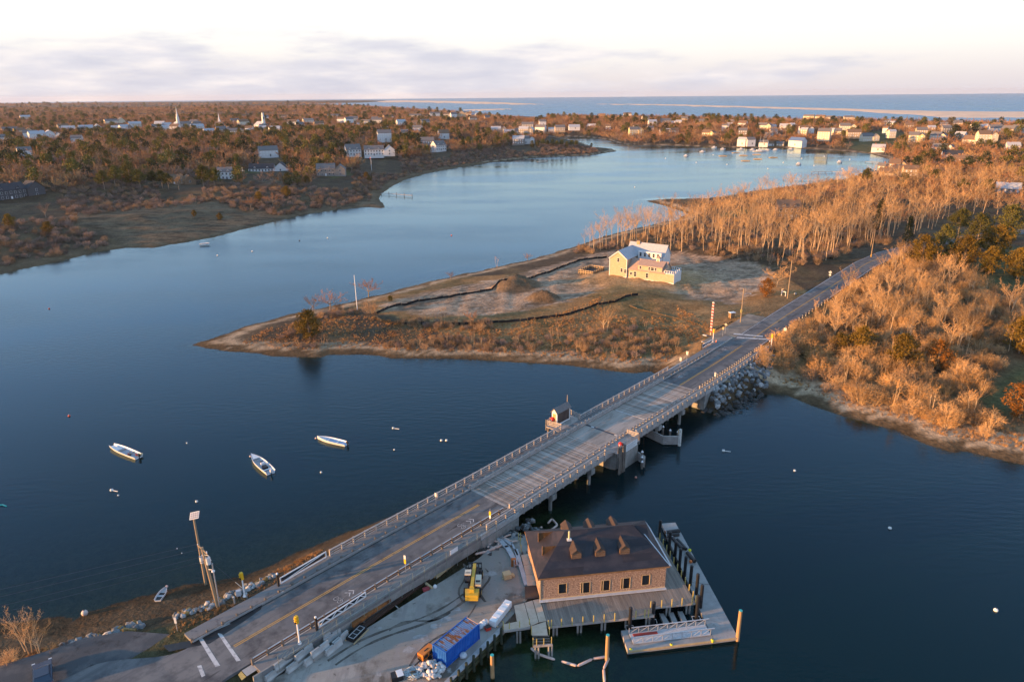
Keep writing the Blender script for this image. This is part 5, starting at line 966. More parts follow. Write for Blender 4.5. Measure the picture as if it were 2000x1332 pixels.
q = MB(); q.add([(8.8 * k, .35, 4.82), (16.8 * k, .35, 4.82), (16.8 * k, 3.9, 6.34), (8.8 * k, 3.9, 6.34), (8.8 * k, .35, 4.96), (16.8 * k, .35, 4.96), (16.8 * k, 3.9, 6.48), (8.8 * k, 3.9, 6.48)], [(0, 1, 2, 3), (7, 6, 5, 4), (0, 4, 5, 1), (1, 5, 6, 2), (3, 7, 4, 0)]); q.obj('dormer_roof', HR['pink'], dm)
for x_, w2 in ((9.8, .7), (12.6, .6), (13.6, 1.1), (14.6, .6)): window(dm, x_ * k, .62, 4.1, w2, 1.05)
for x_, z_ in ((2.8, 5.9), (4.0, 2.4), (5.2, 2.2)): window(NH, x_ * k, 0, z_, .75, 1.3)
for x_, h_ in ((6.9, .9), (8.2, 1.7), (12.0, 1.6)):
    window(NH, x_ * k, .6, 1.55, .8, h_)
q = MB(); q.box(-.05, 5.6 * k, -.06, 0, -.4, .1); q.box(5.6 * k, 20.4 * k, .53, .595, -.4, .1); q.box(5.6 * k, 17.2 * k, .5, .595, 2.85, 3.12); q.box(-.1, .12, -.08, .0, 0, 6.5); q.box(5.5 * k, 5.6 * k + .1, -.05, .0, 0, 6.5); q.obj('white_trim', WHITE, NH)
q = MB(); q.add([(0 - .3, -.36, 6.35), (2.8 * k, -.36, 9.15), (5.6 * k + .3, -.36, 6.35), (5.6 * k + .3, -.36, 6.1), (2.8 * k, -.36, 8.8), (-.3, -.36, 6.1)], [(0, 5, 4, 1), (1, 4, 3, 2)]); q.obj('rake_board', WHITE, NH)
# deck block at the right end with white railing
q = MB(); q.box(17.2 * k, 20.3 * k, .6, 7.4, -.4, 3.0); q.obj('deck_block', YW, NH); q = MB(); q.box(20.3 * k, 20.35 * k, .6, 7.4, -.4, 3.05); q.box(17.2 * k, 20.4 * k, .5, 7.5, 3.0, 3.12); q.obj('deck_trim', HW['white'], NH)
q = MB(); 
for (p0_, p1_) in (((17.4 * k, .65), (20.25 * k, .65)), ((20.25 * k, .65), (20.25 * k, 7.3)), ((20.25 * k, 7.3), (17.4 * k, 7.3))):
    for z_ in (3.3, 4.1): q.beam((*p0_, z_), (*p1_, z_), .09, .09)
    n = 4
    for i in range(n + 1): x_ = p0_[0] + (p1_[0] - p0_[0]) * i / n; y_ = p0_[1] + (p1_[1] - p0_[1]) * i / n; q.box(x_ - .09, x_ + .09, y_ - .09, y_ + .09, 3.12, 4.2)
q.obj('deck_railing', WHITE, NH)
q = MB(); q.box(17.25 * k, 20.2 * k, .7, 7.3, 3.12, 3.14); q.obj('deck_floor', HR['pale'], NH)
cx = 14.2 * k; q = MB(); q.box(cx - .6, cx + .6, 3.4, 4.6, 5.8, 7.3); cu = q.obj('cupola', WHITE, NH); q = MB(); q.add([(cx - .8, 3.2, 7.3), (cx + .8, 3.2, 7.3), (cx + .8, 4.8, 7.3), (cx - .8, 4.8, 7.3), (cx, 4, 8.3)], [(0, 1, 4), (1, 2, 4), (2, 3, 4), (3, 0, 4), (3, 2, 1, 0)]); q.obj('cupola_roof', HR['pink'], cu); q = MB(); q.box(cx - .35, cx + .35, 3.36, 3.4, 6.3, 7.0); q.obj('cupola_louvre', HW['tan'], cu)
q = MB(); q.box(4.2 * k, 5.2 * k, 11.5, 12.3, 7, 11); q.obj('chimney', mat('tan_brick', (.42, .28, .15), .9, .2, 3), NH)
for x_ in (11.3, 13.3): q = MB(); q.add([(x_ * k - .5, 2.75, 5.72 + .25), (x_ * k + .5, 2.75, 5.72 + .25), (x_ * k + .5, 3.6, 6.1 + .25), (x_ * k - .5, 3.6, 6.1 + .25)], [(0, 1, 2, 3)]); q.obj('skylight', GLASS, NH)
# timber formwork pit left of the house
a, b = P(1130, 532, 3.6), P(1158, 536, 3.6); dv = b - a; fp = thing('foundation_formwork', 'open rectangular timber formwork beside the new house', 'formwork', tuple(a), math.atan2(dv.y, dv.x)); fw, fd = dv.length, 9.0; HOUSE_SPOTS.append((a.x + 2, a.y + 4, 7))
for (p0_, p1_) in (((0, 0), (fw, 0)), ((fw, 0), (fw, fd)), ((fw, fd), (0, fd)), ((0, fd), (0, 0))):
    n = 6
    for z_ in (.3, .95): q = MB(); q.beam((*p0_, z_), (*p1_, z_), .1, .18); q.obj('waler', WOODN, fp)
    for i in range(n + 1): x_, y_ = p0_[0] + (p1_[0] - p0_[0]) * i / n, p0_[1] + (p1_[1] - p0_[1]) * i / n; q = MB(); q.box(x_ - .08, x_ + .08, y_ - .08, y_ + .08, -.4, 1.2); q.obj('stake', WOODN, fp)
    q = MB(); q.beam((*p0_, .1), (*p1_, .1), .06, 1.1); q.obj('form_panel', mat('form_dark', (.07, .06, .05), .8), fp)
q = MB(); q.box(.1, fw - .1, .1, fd - .1, -.1, .06); q.obj('pit_floor', mat('pit_soil', (.06, .05, .045), .9, .3, 1), fp)
# houses of the left bank, one by one
RHs = random.Random(6)
def H_(*a_, **k_): return house(*a_, r=RHs, **k_)
H_(42, 388, 78, 'dark shingled house with white gable at the left edge', 'dark', 'dark', .5, 2, .55, detail=2, wing=1)
H_(352, 360, 52, 'brown shingled house half hidden behind the lit pines', 'brown', 'brown', .2, 1, .6, detail=2, wing=1)
H_(440, 351, 26, 'small white house with red chimney above the bank', 'white', 'grey', -.2, 2, .7, detail=2)
H_(524, 336, 72, 'long white house with dark dormered roof on the bank', 'white', 'dark', -.25, 1, .35, detail=2, wing=1)
H_(526, 309, 34, 'white house behind the long dormered one', 'white', 'grey', .1, 2, .6)
H_(647, 344, 54, 'grey shingled rambling house near the flagpole', 'grey', 'grey', -.1, 2, .5, detail=2, wing=1)
H_(742, 307, 58, 'large white mansion with many windows above the bank', 'white', 'grey', 0, 2, .5, detail=2, wing=1)
H_(692, 307, 28, 'white gabled house left of the large mansion', 'white', 'grey', .2, 2, .8, detail=2)
H_(752, 277, 26, 'tall white house with pointed roof behind the mansion', 'white', 'grey', .1, 3, .9)
H_(862, 297, 24, 'small white gabled cottage on the bank lawn', 'white', 'grey', .6, 2, .8, detail=2)
H_(868, 272, 20, 'white house just behind the lawn cottage', 'white', 'brown', .2, 2, .8)
H_(835, 283, 26, 'grey-roofed low house left of the lawn cottage', 'grey', 'grey', 0, 1, .6)
# town and far shore, in rows from left to right
def row(group, phrase, items):
    items = sorted(items)
    for i, it in enumerate(items):
        px, py, w_, wl, rf_ = it[:5]; w_ *= 1.4 if px < 560 else 1.25 if px < 1060 else .8 if group.startswith('waterside') else .95; H_(px, py, w_, '%s house from left %s, %s walls, %s roof' % (ordinal(i), phrase, wl, rf_), wl, rf_, None, it[5] if len(it) > 5 else 2, .65, group, wing=1 if w_ > 24 else 0, chim=RHs.random() < .7)
row('houses of the town on the left skyline', 'at the upper left', [(48, 264, 18, 'yellow', 'brown'), (68, 270, 22, 'white', 'grey'), (84, 272, 26, 'white', 'pale'), (105, 274, 20, 'white', 'brown'), (22, 262, 16, 'tan', 'grey'), (134, 259, 14, 'white', 'pale'), (178, 257, 24, 'white', 'pale'), (165, 262, 12, 'white', 'grey'), (226, 243, 24, 'cream', 'grey'), (240, 255, 26, 'grey', 'pale', 1), (150, 282, 12, 'white', 'grey'), (265, 250, 14, 'tan', 'pale'), (8, 280, 14, 'white', 'grey'), (52, 310, 14, 'white', 'grey')])
row('houses between the church spires', 'between the church spires', [(310, 256, 14, 'white', 'grey'), (333, 258, 18, 'white', 'pale'), (370, 250, 20, 'grey', 'grey'), (388, 256, 16, 'white', 'pale'), (418, 266, 22, 'white', 'pale'), (440, 262, 20, 'brown', 'grey'), (460, 266, 22, 'tan', 'grey'), (478, 246, 14, 'cream', 'brown'), (540, 262, 16, 'white', 'grey')])
row('houses of the central town', 'left of the middle of the skyline', [(570, 246, 14, 'cream', 'brown'), (588, 252, 12, 'white', 'grey'), (604, 243, 16, 'cream', 'pink'), (625, 250, 14, 'tan', 'brown'), (652, 232, 18, 'cream', 'grey'), (668, 240, 16, 'white', 'brown'), (690, 238, 14, 'tan', 'grey'), (712, 246, 14, 'white', 'grey'), (735, 242, 16, 'cream', 'grey'), (760, 234, 16, 'tan', 'brown'), (785, 246, 14, 'white', 'pale'), (810, 232, 18, 'tan', 'grey'), (832, 245, 14, 'grey', 'grey'), (850, 228, 16, 'white', 'grey'), (888, 229, 34, 'tan', 'brown'), (910, 226, 20, 'tan', 'grey'), (815, 260, 14, 'white', 'grey'), (790, 268, 12, 'cream', 'grey')])
row('houses by the creek mouth', 'along the creek behind the point', [(974, 261, 24, 'grey', 'pale'), (995, 264, 16, 'white', 'pale', 1), (1014, 262, 14, 'white', 'grey', 1), (1027, 266, 24, 'grey', 'pale', 3), (1054, 261, 16, 'white', 'grey', 3), (1078, 262, 14, 'white', 'pale'), (1094, 258, 20, 'tan', 'grey'), (1122, 254, 22, 'white', 'pale', 1), (1158, 252, 28, 'grey', 'pale', 1), (1030, 252, 18, 'grey', 'grey'), (1060, 246, 14, 'white', 'grey'), (1012, 284, 18, 'grey', 'pale'), (1030, 283, 22, 'white', 'grey')])
row('houses on the shore opposite', 'across the bay left of the boatyard', [(1200, 232, 14, 'tan', 'grey'), (1225, 228, 16, 'cream', 'brown'), (1243, 267, 28, 'yellow', 'grey', 3), (1175, 230, 14, 'cream', 'brown'), (1262, 238, 14, 'white', 'grey'), (1275, 247, 16, 'white', 'pale'), (1300, 244, 20, 'brown', 'grey'), (1300, 265, 20, 'white', 'brown', 1), (1318, 265, 16, 'tan', 'brown'), (1335, 240, 14, 'cream', 'grey'), (1382, 266, 26, 'yellow', 'brown', 1), (1410, 238, 14, 'tan', 'grey'), (1425, 246, 12, 'white', 'grey'), (1372, 245, 14, 'grey', 'grey')])
row('waterside sheds of the boatyard', 'of boatyard sheds at the water', [(1447, 285, 20, 'white', 'pale'), (1467, 285, 20, 'white', 'grey'), (1490, 286, 20, 'white', 'grey', 1), (1506, 288, 12, 'white', 'brown', 1), (1523, 288, 16, 'tan', 'grey', 1)])
H_(1552, 287, 30, 'white boat shed with a blue roof at the water', 'white', 'blue', -.7, 2, .8, chim=False)
row('houses above the boatyard', 'on the slope above the boatyard', [(1448, 250, 16, 'white', 'brown'), (1450, 266, 16, 'grey', 'grey'), (1492, 255, 26, 'cream', 'grey'), (1512, 262, 14, 'white', 'grey', 1), (1535, 257, 26, 'white', 'pale'), (1500, 270, 14, 'white', 'grey', 1), (1575, 262, 26, 'white', 'brown'), (1607, 274, 22, 'cream', 'grey', 3), (1630, 263, 22, 'tan', 'grey', 1), (1655, 261, 28, 'cream', 'grey', 3), (1668, 270, 24, 'tan', 'brown'), (1700, 278, 30, 'cream', 'grey'), (1714, 297, 22, 'white', 'pale', 1)])
row('sunlit houses along the outer coast', 'against the sea', [(1520, 240, 12, 'cream', 'grey'), (1578, 236, 20, 'yellow', 'grey', 3), (1600, 237, 18, 'yellow', 'brown', 3), (1620, 236, 16, 'cream', 'grey'), (1658, 239, 18, 'yellow', 'grey', 3), (1680, 241, 14, 'tan', 'brown'), (1697, 241, 16, 'cream', 'grey'), (1640, 238, 12, 'tan', 'grey')])
row('houses at the upper right', 'right of the lawn slope', [(1788, 282, 26, 'yellow', 'grey', 3), (1800, 266, 18, 'tan', 'grey'), (1830, 277, 26, 'cream', 'grey'), (1840, 297, 36, 'white', 'grey', 1), (1850, 262, 16, 'grey', 'grey'), (1872, 275, 16, 'white', 'pale'), (1892, 281, 24, 'cream', 'brown', 1), (1928, 281, 30, 'cream', 'brown', 3), (1945, 262, 20, 'white', 'grey'), (1965, 264, 20, 'tan', 'grey'), (1990, 262, 24, 'white', 'grey'), (1775, 255, 14, 'tan', 'brown'), (1905, 258, 14, 'white', 'grey'), (1740, 250, 14, 'grey', 'grey'), (1870, 250, 14, 'cream', 'grey'), (1978, 300, 20, 'white', 'pale')])
row('cottages on the right shore of the bay', 'of brown cottages by the bay', [(1735, 345, 30, 'tan', 'brown', 1), (1760, 340, 30, 'grey', 'brown', 1), (1778, 346, 24, 'tan', 'brown', 2), (1752, 330, 28, 'tan', 'brown', 1), (1720, 334, 14, 'grey', 'grey', 1)])
H_(1540, 428, 42, 'brown shingled house hidden deep in the bare grove', 'brown', 'brown', .3, 2, .7, detail=2)
H_(1860, 312, 30, 'low white house with dark roof above the right shore', 'white', 'dark', .2, 1, .6)
H_(1968, 378, 34, 'low pale-roofed house at the right edge among trees', 'grey', 'pale', .1, 1, .6)
H_(1880, 322, 26, 'brown-roofed house above the right shore cottages', 'tan', 'brown', .1, 1, .6)
RX = random.Random(44)
def ex(x0, x1, y0, y1, n): return [(RX.uniform(x0, x1), RX.uniform(y0, y1), RX.uniform(8, 13), RX.choice(['white', 'white', 'cream', 'tan', 'grey']), RX.choice(['grey', 'pale', 'brown']), RX.choice([1, 2, 2])) for _ in range(n)]
row('small houses scattered over the far shore', 'among trees of the far shore', [(x_, 234 + (x_ - 1180) * .018 + RX.uniform(2, 26), *r_) for x_, _, *r_ in ex(1180, 1990, 0, 1, 40)])
row('small houses scattered through the left town', 'scattered through the left town', ex(20, 960, 228, 262, 34))
# churches
def church(px, py, wpx, label, spire, rot):
    p = PG(px, py, 3); dist = math.hypot(p.x, p.y); k_ = dist / 1430.0; w_ = wpx * k_; t = thing('church', label, 'church', tuple(p), rot - math.atan2(p.x, p.y)); HOUSE_SPOTS.append((p.x, p.y, w_ + 12))
    W_, R_ = gable_mesh(-w_ / 2, w_ / 2, 0, w_ * 1.5, -2, 6, 6 + w_ * .4, 'y'); W_.obj('nave', HW['white'], t); R_.obj('roof', HR['pale'], t)
    q = MB(); q.box(-2.1, 2.1, -1, 3.6, -2, spire * .5); tw = q.obj('tower', HW['white'], t)
    if label.startswith('white church with'):
        q = MB(); q.box(-1.9, 1.9, -.6, 3.4, spire * .5, spire * .78); q.box(-1.5, 1.5, 0, 3.0, spire * .78, spire); q.obj('belfry', HW['white'], tw)
        q = MB(); q.box(-1.0, 1.0, -.66, -.6, spire * .6, spire * .75); q.obj('louvre', HW['dark'], tw)
    else: q = MB(); q.box(-1.5, 1.5, -.3, 3.0, spire * .5, spire * .62); q.tube([(0, 1.4, spire * .62), (0, 1.4, spire)], [1.35, .05], 8); q.obj('spire', HW['white'], tw)
    for i in range(3): window(t, -w_ / 2, w_ * (.4 + .5 * i), 5, 1.4, 4, -math.pi / 2, False)
church(350, 250, 11, 'slender white needle-spired church at the upper left', 38, .3)
church(430, 254, 10, 'smaller white steepled church among bare trees', 28, -.3)
church(517, 252, 16, 'white church with square belfry tower', 27, .5)
# ------------------------------------------------------------------ vegetation prototypes
BARK_TAN = mat('bark_tan', (.50, .37, .235), .9, .3, 1.2, .1)
BARK_GREY = mat('bark_grey', (.26, .21, .165), .9, .3, 1.2, .1)
def twig_mat(n, c, r=.5): return mat(n, c, .95, 0, 1, .05, obj_rand=r)
TWIG = {'tan': twig_mat('twigs_tan', (.45, .28, .135)), 'rust': twig_mat('twigs_rust', (.34, .175, .09)), 'mauve': twig_mat('twigs_mauve', (.25, .18, .15)), 'straw': twig_mat('dry_straw', (.44, .25, .10)), 'brown': twig_mat('twigs_brown', (.31, .20, .115))}
LEAF = {'pine': mat('pine_needles', (.105, .10, .024), .8, 0, 1, .2, obj_rand=.35), 'cedar': mat('cedar_needles', (.17, .11, .018), .8, 0, 1, .2, obj_rand=.3), 'rustcedar': mat('cedar_rusty', (.21, .09, .02), .8, 0, 1, .1), 'dark': mat('evergreen_dark', (.028, .040, .017), .8, 0, 1, .2, obj_rand=.3)}
def rv(r, s): return Vector((r.uniform(-s, s), r.uniform(-s, s), r.uniform(-s, s)))
def blade(mb, p, d, l, w, r):
    side = d.cross(rv(r, 1)); side = side.normalized() * w if side.length > 1e-6 else Vector((w, 0, 0))
    mb.add([p - side, p + side, p + d * l], [(0, 1, 2)])
def bare_tree(seed, h=16, fork=.42, spread=.30, nl=5, nb=6, nt=7, tw=3, r0=.22, stems=1, wfac=1.0, el0=.9):
    """trunk with limbs, and a crown of branchlets and twigs"""
    r = random.Random(seed); T = MB(); Cn = MB()
    for st in range(stems):
        base = Vector((r.uniform(-.5, .5), r.uniform(-.5, .5), -.3)) if stems > 1 else Vector((0, 0, -.3))
        lean = Vector((r.uniform(-.08, .08), r.uniform(-.08, .08), 1)) if stems == 1 else Vector((base.x * .35, base.y * .35, 1))
        pts = [base]; zt = h * fork
        for i in range(4): pts.append(pts[-1] + Vector((lean.x + r.uniform(-.06, .06), lean.y + r.uniform(-.06, .06), 1)) * (zt / 4))
        rr = r0 / (stems ** .5); T.tube(pts, [rr * 1.25, rr, rr * .9, rr * .8, rr * .68], 6)
        top = pts[-1]
        for i in range(nl):
            a = 2 * math.pi * (i + r.uniform(-.3, .3)) / nl; el = r.uniform(el0, 1.45 if el0 > .8 else 1.2) if i else 1.45
            start = top if r.random() < .6 else pts[3].lerp(top, r.random())
            d = Vector((math.cos(a) * math.cos(el), math.sin(a) * math.cos(el), math.sin(el)))
            ll = h * (1 - fork) * r.uniform(.65, .98) * (1 if i == 0 else .95)
            lp = [start]
            for k in range(4):
                d = (d + Vector((math.cos(a), math.sin(a), .15)) * (spread * .16) + rv(r, .09)).normalized(); lp.append(lp[-1] + d * ll / 4)
            T.tube(lp, [rr * .5, rr * .36, rr * .25, rr * .15, rr * .05], 4, cap=False)
            for j in range(nb):
                t = .25 + .75 * (j + r.random()) / nb; k = min(int(t * 4), 3); p = lp[k].lerp(lp[k + 1], t * 4 - k)
                b = (d * .55 + Vector((r.uniform(-1, 1), r.uniform(-1, 1), r.uniform(-.1, .9))) * (.5 + spread)).normalized(); bl = ll * r.uniform(.22, .42) * (1.15 - .5 * t)
                m_ = p + b * bl * .5 + rv(r, .1); e = p + b * bl + Vector((0, 0, bl * .12))
                Cn.tube([p, m_, e], [rr * .16, rr * .10, rr * .03], 3, cap=False)
                for q in range(nt):
                    u = .15 + .85 * (q + r.random()) / nt; s_ = p.lerp(m_, u * 2) if u < .5 else m_.lerp(e, u * 2 - 1)
                    td = (b * .6 + Vector((r.uniform(-1, 1), r.uniform(-1, 1), r.uniform(-.3, 1))) * .9).normalized(); tl = bl * r.uniform(.3, .6)
                    blade(Cn, s_, td, tl, .022 * wfac, r)
                    for x in range(tw):
                        f = r.uniform(.3, .9); d2 = (td + rv(r, .8)).normalized(); blade(Cn, s_ + td * tl * f, d2, tl * r.uniform(.35, .7), .017 * wfac, r)
    return T, Cn
def bush(seed, h=3, w=3, n=26, tw=11, wf=1.0):
    """a thicket dome: stems fanning from the root, twigs thickening outwards"""
    r = random.Random(seed); S = MB(); Cn = MB()
    for i in range(n):
        a = r.uniform(0, 6.28); rad = math.sqrt(r.random()) * w * .5; hh = h * math.sqrt(max(.15, 1 - (rad / (w * .55)) ** 2)) * r.uniform(.75, 1.05)
        p0 = Vector((math.cos(a) * rad * .35, math.sin(a) * rad * .35, -.15)); p2 = Vector((math.cos(a) * rad, math.sin(a) * rad, hh)); p1 = p0.lerp(p2, .55) + rv(r, .15)
        S.tube([p0, p1, p2], [.035 * wf, .025 * wf, .008], 3, cap=False)
        for j in range(tw):
            t = r.uniform(.3, 1.0); q = p0.lerp(p1, t / .55) if t < .55 else p1.lerp(p2, (t - .55) / .45)
            d = Vector((math.cos(a) * .6 + r.uniform(-1, 1), math.sin(a) * .6 + r.uniform(-1, 1), r.uniform(-.1, 1.2))).normalized(); l = h * r.uniform(.14, .34)
            blade(Cn, q, d, l, .022 * wf, r)
            for x in range(2): blade(Cn, q + d * l * r.uniform(.3, .8), (d + rv(r, .9)).normalized(), l * .6, .016 * wf, r)
    return S, Cn
def conifer(seed, h=9, w=5, kind='round', leaves=2600, ls=.34):
    """evergreen: trunk, branches, needle sprays in uneven clumps on the branches"""
    r = random.Random(seed); T = MB(); Cn = MB()
    pts = [Vector((0, 0, -.3)), Vector((r.uniform(-.15, .15), r.uniform(-.15, .15), h * .4)), Vector((r.uniform(-.3, .3), r.uniform(-.3, .3), h * .93))]
    T.tube(pts, [h * .022, h * .016, h * .004], 6); clumps = []
    nb = 34 if kind != 'pine' else 26
    for i in range(nb):
        t = (i + r.random()) / nb
        if kind == 'cone': z = h * (.08 + .9 * t); rad = w * .5 * (1 - t) ** .8 + .15
        elif kind == 'pine': z = h * (.42 + .55 * t); rad = w * .5 * math.sin(math.pi * (.25 + .75 * t)) ** .6
        else: z = h * (.10 + .86 * t); rad = w * .5 * math.sin(math.pi * (.16 + .80 * t)) ** .75
        a = i * 2.4 + r.uniform(-.5, .5); rad *= r.uniform(.55, 1.1)
        c = pts[1].lerp(pts[2], (z / h - .4) / .53) if z > .4 * h else pts[0].lerp(pts[1], z / h / .4)
        e = Vector((c.x + math.cos(a) * rad, c.y + math.sin(a) * rad, z + rad * r.uniform(-.05, .25)))
        T.tube([Vector((c.x, c.y, z - rad * .2)), e], [h * .006, .01], 3, cap=False)
        for f in (.45, .75, 1.0): clumps.append((c.lerp(e, f) if f < 1 else e, (.35 + .32 * f) * (w * .17) * r.uniform(.7, 1.3)))
    clumps.append((pts[2], w * .10))
    tot = sum(c[1] ** 2 for c in clumps)
    for c, cr in clumps:
        for k in range(max(4, int(leaves * cr ** 2 / tot))):
            d = Vector((r.gauss(0, 1), r.gauss(0, 1), r.gauss(0, .8))).normalized(); p = c + d * cr * r.uniform(.45, 1.05)
            u = (d + rv(r, .7)).normalized(); sd = u.cross(rv(r, 1)).normalized(); l = ls * r.uniform(.6, 1.2)
            Cn.add([p - sd * l * .28, p + sd * l * .28, p + u * l + sd * l * .1], [(0, 1, 2)])
    return T, Cn
PROTO = {}
def proto(name, pair, mt, mc, name2='crown'):
    PROTO[name] = (pair[0].mesh('trunk', mt), pair[1].mesh(name2, mc))
for i in range(5): proto('tall%d' % i, bare_tree(10 + i, 17, .46, .30, 5, 7, 7, 2, .15, 1, 1.1), BARK_TAN, TWIG['tan'])
for i in range(4): proto('oak%d' % i, bare_tree(30 + i, 11, .24, .66, 7, 7, 9, 3, .24, 1, 1.8, .3), BARK_GREY, TWIG[('rust', 'brown', 'mauve', 'tan')[i]])
for i in range(2): proto('multi%d' % i, bare_tree(40 + i, 9, .3, .4, 4, 5, 7, 3, .18, 3), BARK_TAN, TWIG['tan'])
for i in range(3): proto('sapling%d' % i, bare_tree(50 + i, 6, .55, .2, 3, 4, 5, 2, .07, 2), BARK_TAN, TWIG[('tan', 'straw', 'rust')[i]])
for i in range(4): proto('bush%d' % i, bush(60 + i, 3.2, 4.2, 40, 14), BARK_TAN, TWIG[('tan', 'straw', 'brown', 'tan')[i]], 'twigs')
for i in range(3): proto('scrub%d' % i, bush(70 + i, 2.6, 4.0, 30, 12, 1.3), BARK_GREY, TWIG[('mauve', 'brown', 'mauve')[i]], 'twigs')
for i in range(3): proto('cedar%d' % i, conifer(80 + i, 7.5, 6.0, 'round', 4800, .40), BARK_GREY, LEAF['cedar'])
proto('cone0', conifer(86, 12, 5.0, 'cone', 3000, .42), BARK_GREY, LEAF['dark'])
for i in range(3): proto('pine%d' % i, conifer(90 + i, 12, 8.4, 'pine' if i else 'round', 4200, .55), BARK_GREY, LEAF['pine'])
proto('rustcedar0', conifer(97, 6, 5.0, 'round', 3000, .34), BARK_TAN, LEAF['rustcedar'])
# coarse far kinds: fewer, larger faces
for i in range(4): proto('faroak%d' % i, bare_tree(130 + i, 10, .2, .85, 7, 6, 8, 2, .2, 1, 4.2, .3), BARK_GREY, TWIG[('rust', 'brown', 'mauve', 'tan')[i]])
for i in range(2): proto('farpine%d' % i, conifer(140 + i, 11, 8.5, 'round', 700, 1.15), BARK_GREY, LEAF[('pine', 'dark')[i]])
def tree(kind, x, y, sc_, label, cat='tree', group=None, name='bare_tree', z=None, zs=None):
    t = thing(name, label, cat, (x, y, ground(x, y) if z is None else z), rnd.uniform(0, 6.28), group)
    t.scale = (sc_, sc_, sc_ * (zs or 1)); t.rotation_euler = (rnd.uniform(-.07, .07), rnd.uniform(-.07, .07), rnd.uniform(0, 6.28)); a, b = PROTO[kind]
    link('stem' if 'bush' in kind or 'scrub' in kind else 'trunk', a, t); link('twigs' if 'bush' in kind or 'scrub' in kind else 'crown', b, t); return t
# instanced masses
def proto_obj(kind):
    a, b = PROTO[kind]; o = bpy.data.objects.new('source_' + kind, None)
    me = bpy.data.meshes.new('joined_' + kind); bm = bmesh.new(); bm.from_mesh(a); nf = len(bm.faces); bm.from_mesh(b); bm.faces.ensure_lookup_table()
    for i, f in enumerate(bm.faces): f.material_index = 0 if i < nf else 1
    bm.to_mesh(me); bm.free(); me.materials.append(a.materials[0]); me.materials.append(b.materials[0])
    return bpy.data.objects.new('source_' + kind, me)
def mass(name, label, kinds, pts, seed=1):
    """pts: (x, y, z, scale); one object, copies of the kinds spread over the points"""
    if not pts: return
    c = bpy.data.collections.new('kinds_of_' + name)
    for k in kinds: c.objects.link(proto_obj(k))
    me = bpy.data.meshes.new(name); me.from_pydata([p[:3] for p in pts], [], [])
    at = me.attributes.new('size', 'FLOAT', 'POINT'); at.data.foreach_set('value', [p[3] for p in pts])
    o = link(name, me); tag(o, label, None, None, 'stuff')
    ng = bpy.data.node_groups.new('spread_' + name, 'GeometryNodeTree'); ng.interface.new_socket('Geometry', in_out='INPUT', socket_type='NodeSocketGeometry'); ng.interface.new_socket('Geometry', in_out='OUTPUT', socket_type='NodeSocketGeometry')
    N = ng.nodes.new; K = ng.links.new
    gi, go = N('NodeGroupInput'), N('NodeGroupOutput'); ci = N('GeometryNodeCollectionInfo'); ci.inputs[0].default_value = c; ci.inputs['Separate Children'].default_value = True; ci.inputs['Reset Children'].default_value = True
    ip = N('GeometryNodeInstanceOnPoints'); ip.inputs['Pick Instance'].default_value = True
    rr = N('FunctionNodeRandomValue'); rr.data_type = 'FLOAT_VECTOR'; rr.inputs[0].default_value = (-.06, -.06, 0); rr.inputs[1].default_value = (.06, .06, 6.28); rr.inputs['Seed'].default_value = seed
    ri = N('FunctionNodeRandomValue'); ri.data_type = 'INT'; ri.inputs[4].default_value = 0; ri.inputs[5].default_value = len(kinds) - 1; ri.inputs['Seed'].default_value = seed + 5
    na = N('GeometryNodeInputNamedAttribute'); na.data_type = 'FLOAT'; na.inputs[0].default_value = 'size'
    K(gi.outputs[0], ip.inputs['Points']); K(ci.outputs[0], ip.inputs['Instance']); K(rr.outputs[0], ip.inputs['Rotation']); K(na.outputs[0], ip.inputs['Scale']); K(ri.outputs[2], ip.inputs['Instance Index']); K(ip.outputs[0], go.inputs[0])
    md = o.modifiers.new('spread', 'NODES'); md.node_group = ng; return o
# ------------------------------------------------------------------ where things grow
def scatter(poly, n, r, gap=0.0, dmin=1.5, test=None):
    xs = [p[0] for p in poly]; ys = [p[1] for p in poly]
    X = np.array([r.uniform(min(xs), max(xs)) for _ in range(n * 4)]); Y = np.array([r.uniform(min(ys), max(ys)) for _ in range(n * 4)])
    k = poly_sd(X, Y, poly) > 0
    if test is not None: k &= house_mask(X, Y)
    X, Y = X[k], Y[k]
    H, D = ground_np(X, Y); outp = []; cells = {}
    s = (X - A0.x) * DR.x + (Y - A0.y) * DR.y; o = (X - A0.x) * NR.x + (Y - A0.y) * NR.y; oo = np.abs(o - np.interp(s, _SO, _OC))
    ps = poly_sd(X, Y, SITE)
    lw = np.full(X.shape, -99.0)
    for l in LAWNS: lw = np.maximum(lw, poly_sd(X, Y, l))
    for i in range(len(X)):
        if D[i] < dmin or (oo[i] < 6.5 and s[i] > 40) or ps[i] > -1.5 or lw[i] > 0: continue
        if test and not test(X[i], Y[i]): continue
        if gap:
            c = (int(X[i] // gap), int(Y[i] // gap))
            if any((X[i] - q[0]) ** 2 + (Y[i] - q[1]) ** 2 < gap * gap for dx in (-1, 0, 1) for dy in (-1, 0, 1) for q in cells.get((c[0] + dx, c[1] + dy), ())): continue
            cells.setdefault(c, []).append((X[i], Y[i]))
        outp.append((float(X[i]), float(Y[i]), float(H[i])))
        if len(outp) >= n: break
    return outp
R2 = random.Random(21)
def clear_of_houses(x, y): return True
def house_mask(X, Y):
    """points clear of the houses and of the open side towards the viewer"""
    ok = np.ones(X.shape, bool)
    for hx, hy, hr, *op_ in HOUSE_SPOTS:
        dx, dy = X - hx, Y - hy; L_ = math.hypot(hx, hy); ux, uy = hx / L_, hy / L_; a = -(dx * ux + dy * uy); b = dx * uy - dy * ux
        ok &= ~((dx * dx + dy * dy < hr * hr) | ((a > 0) & (a < hr * (op_[0] if op_ else 3.5)) & (np.abs(b) < hr * .85)))
    return ok
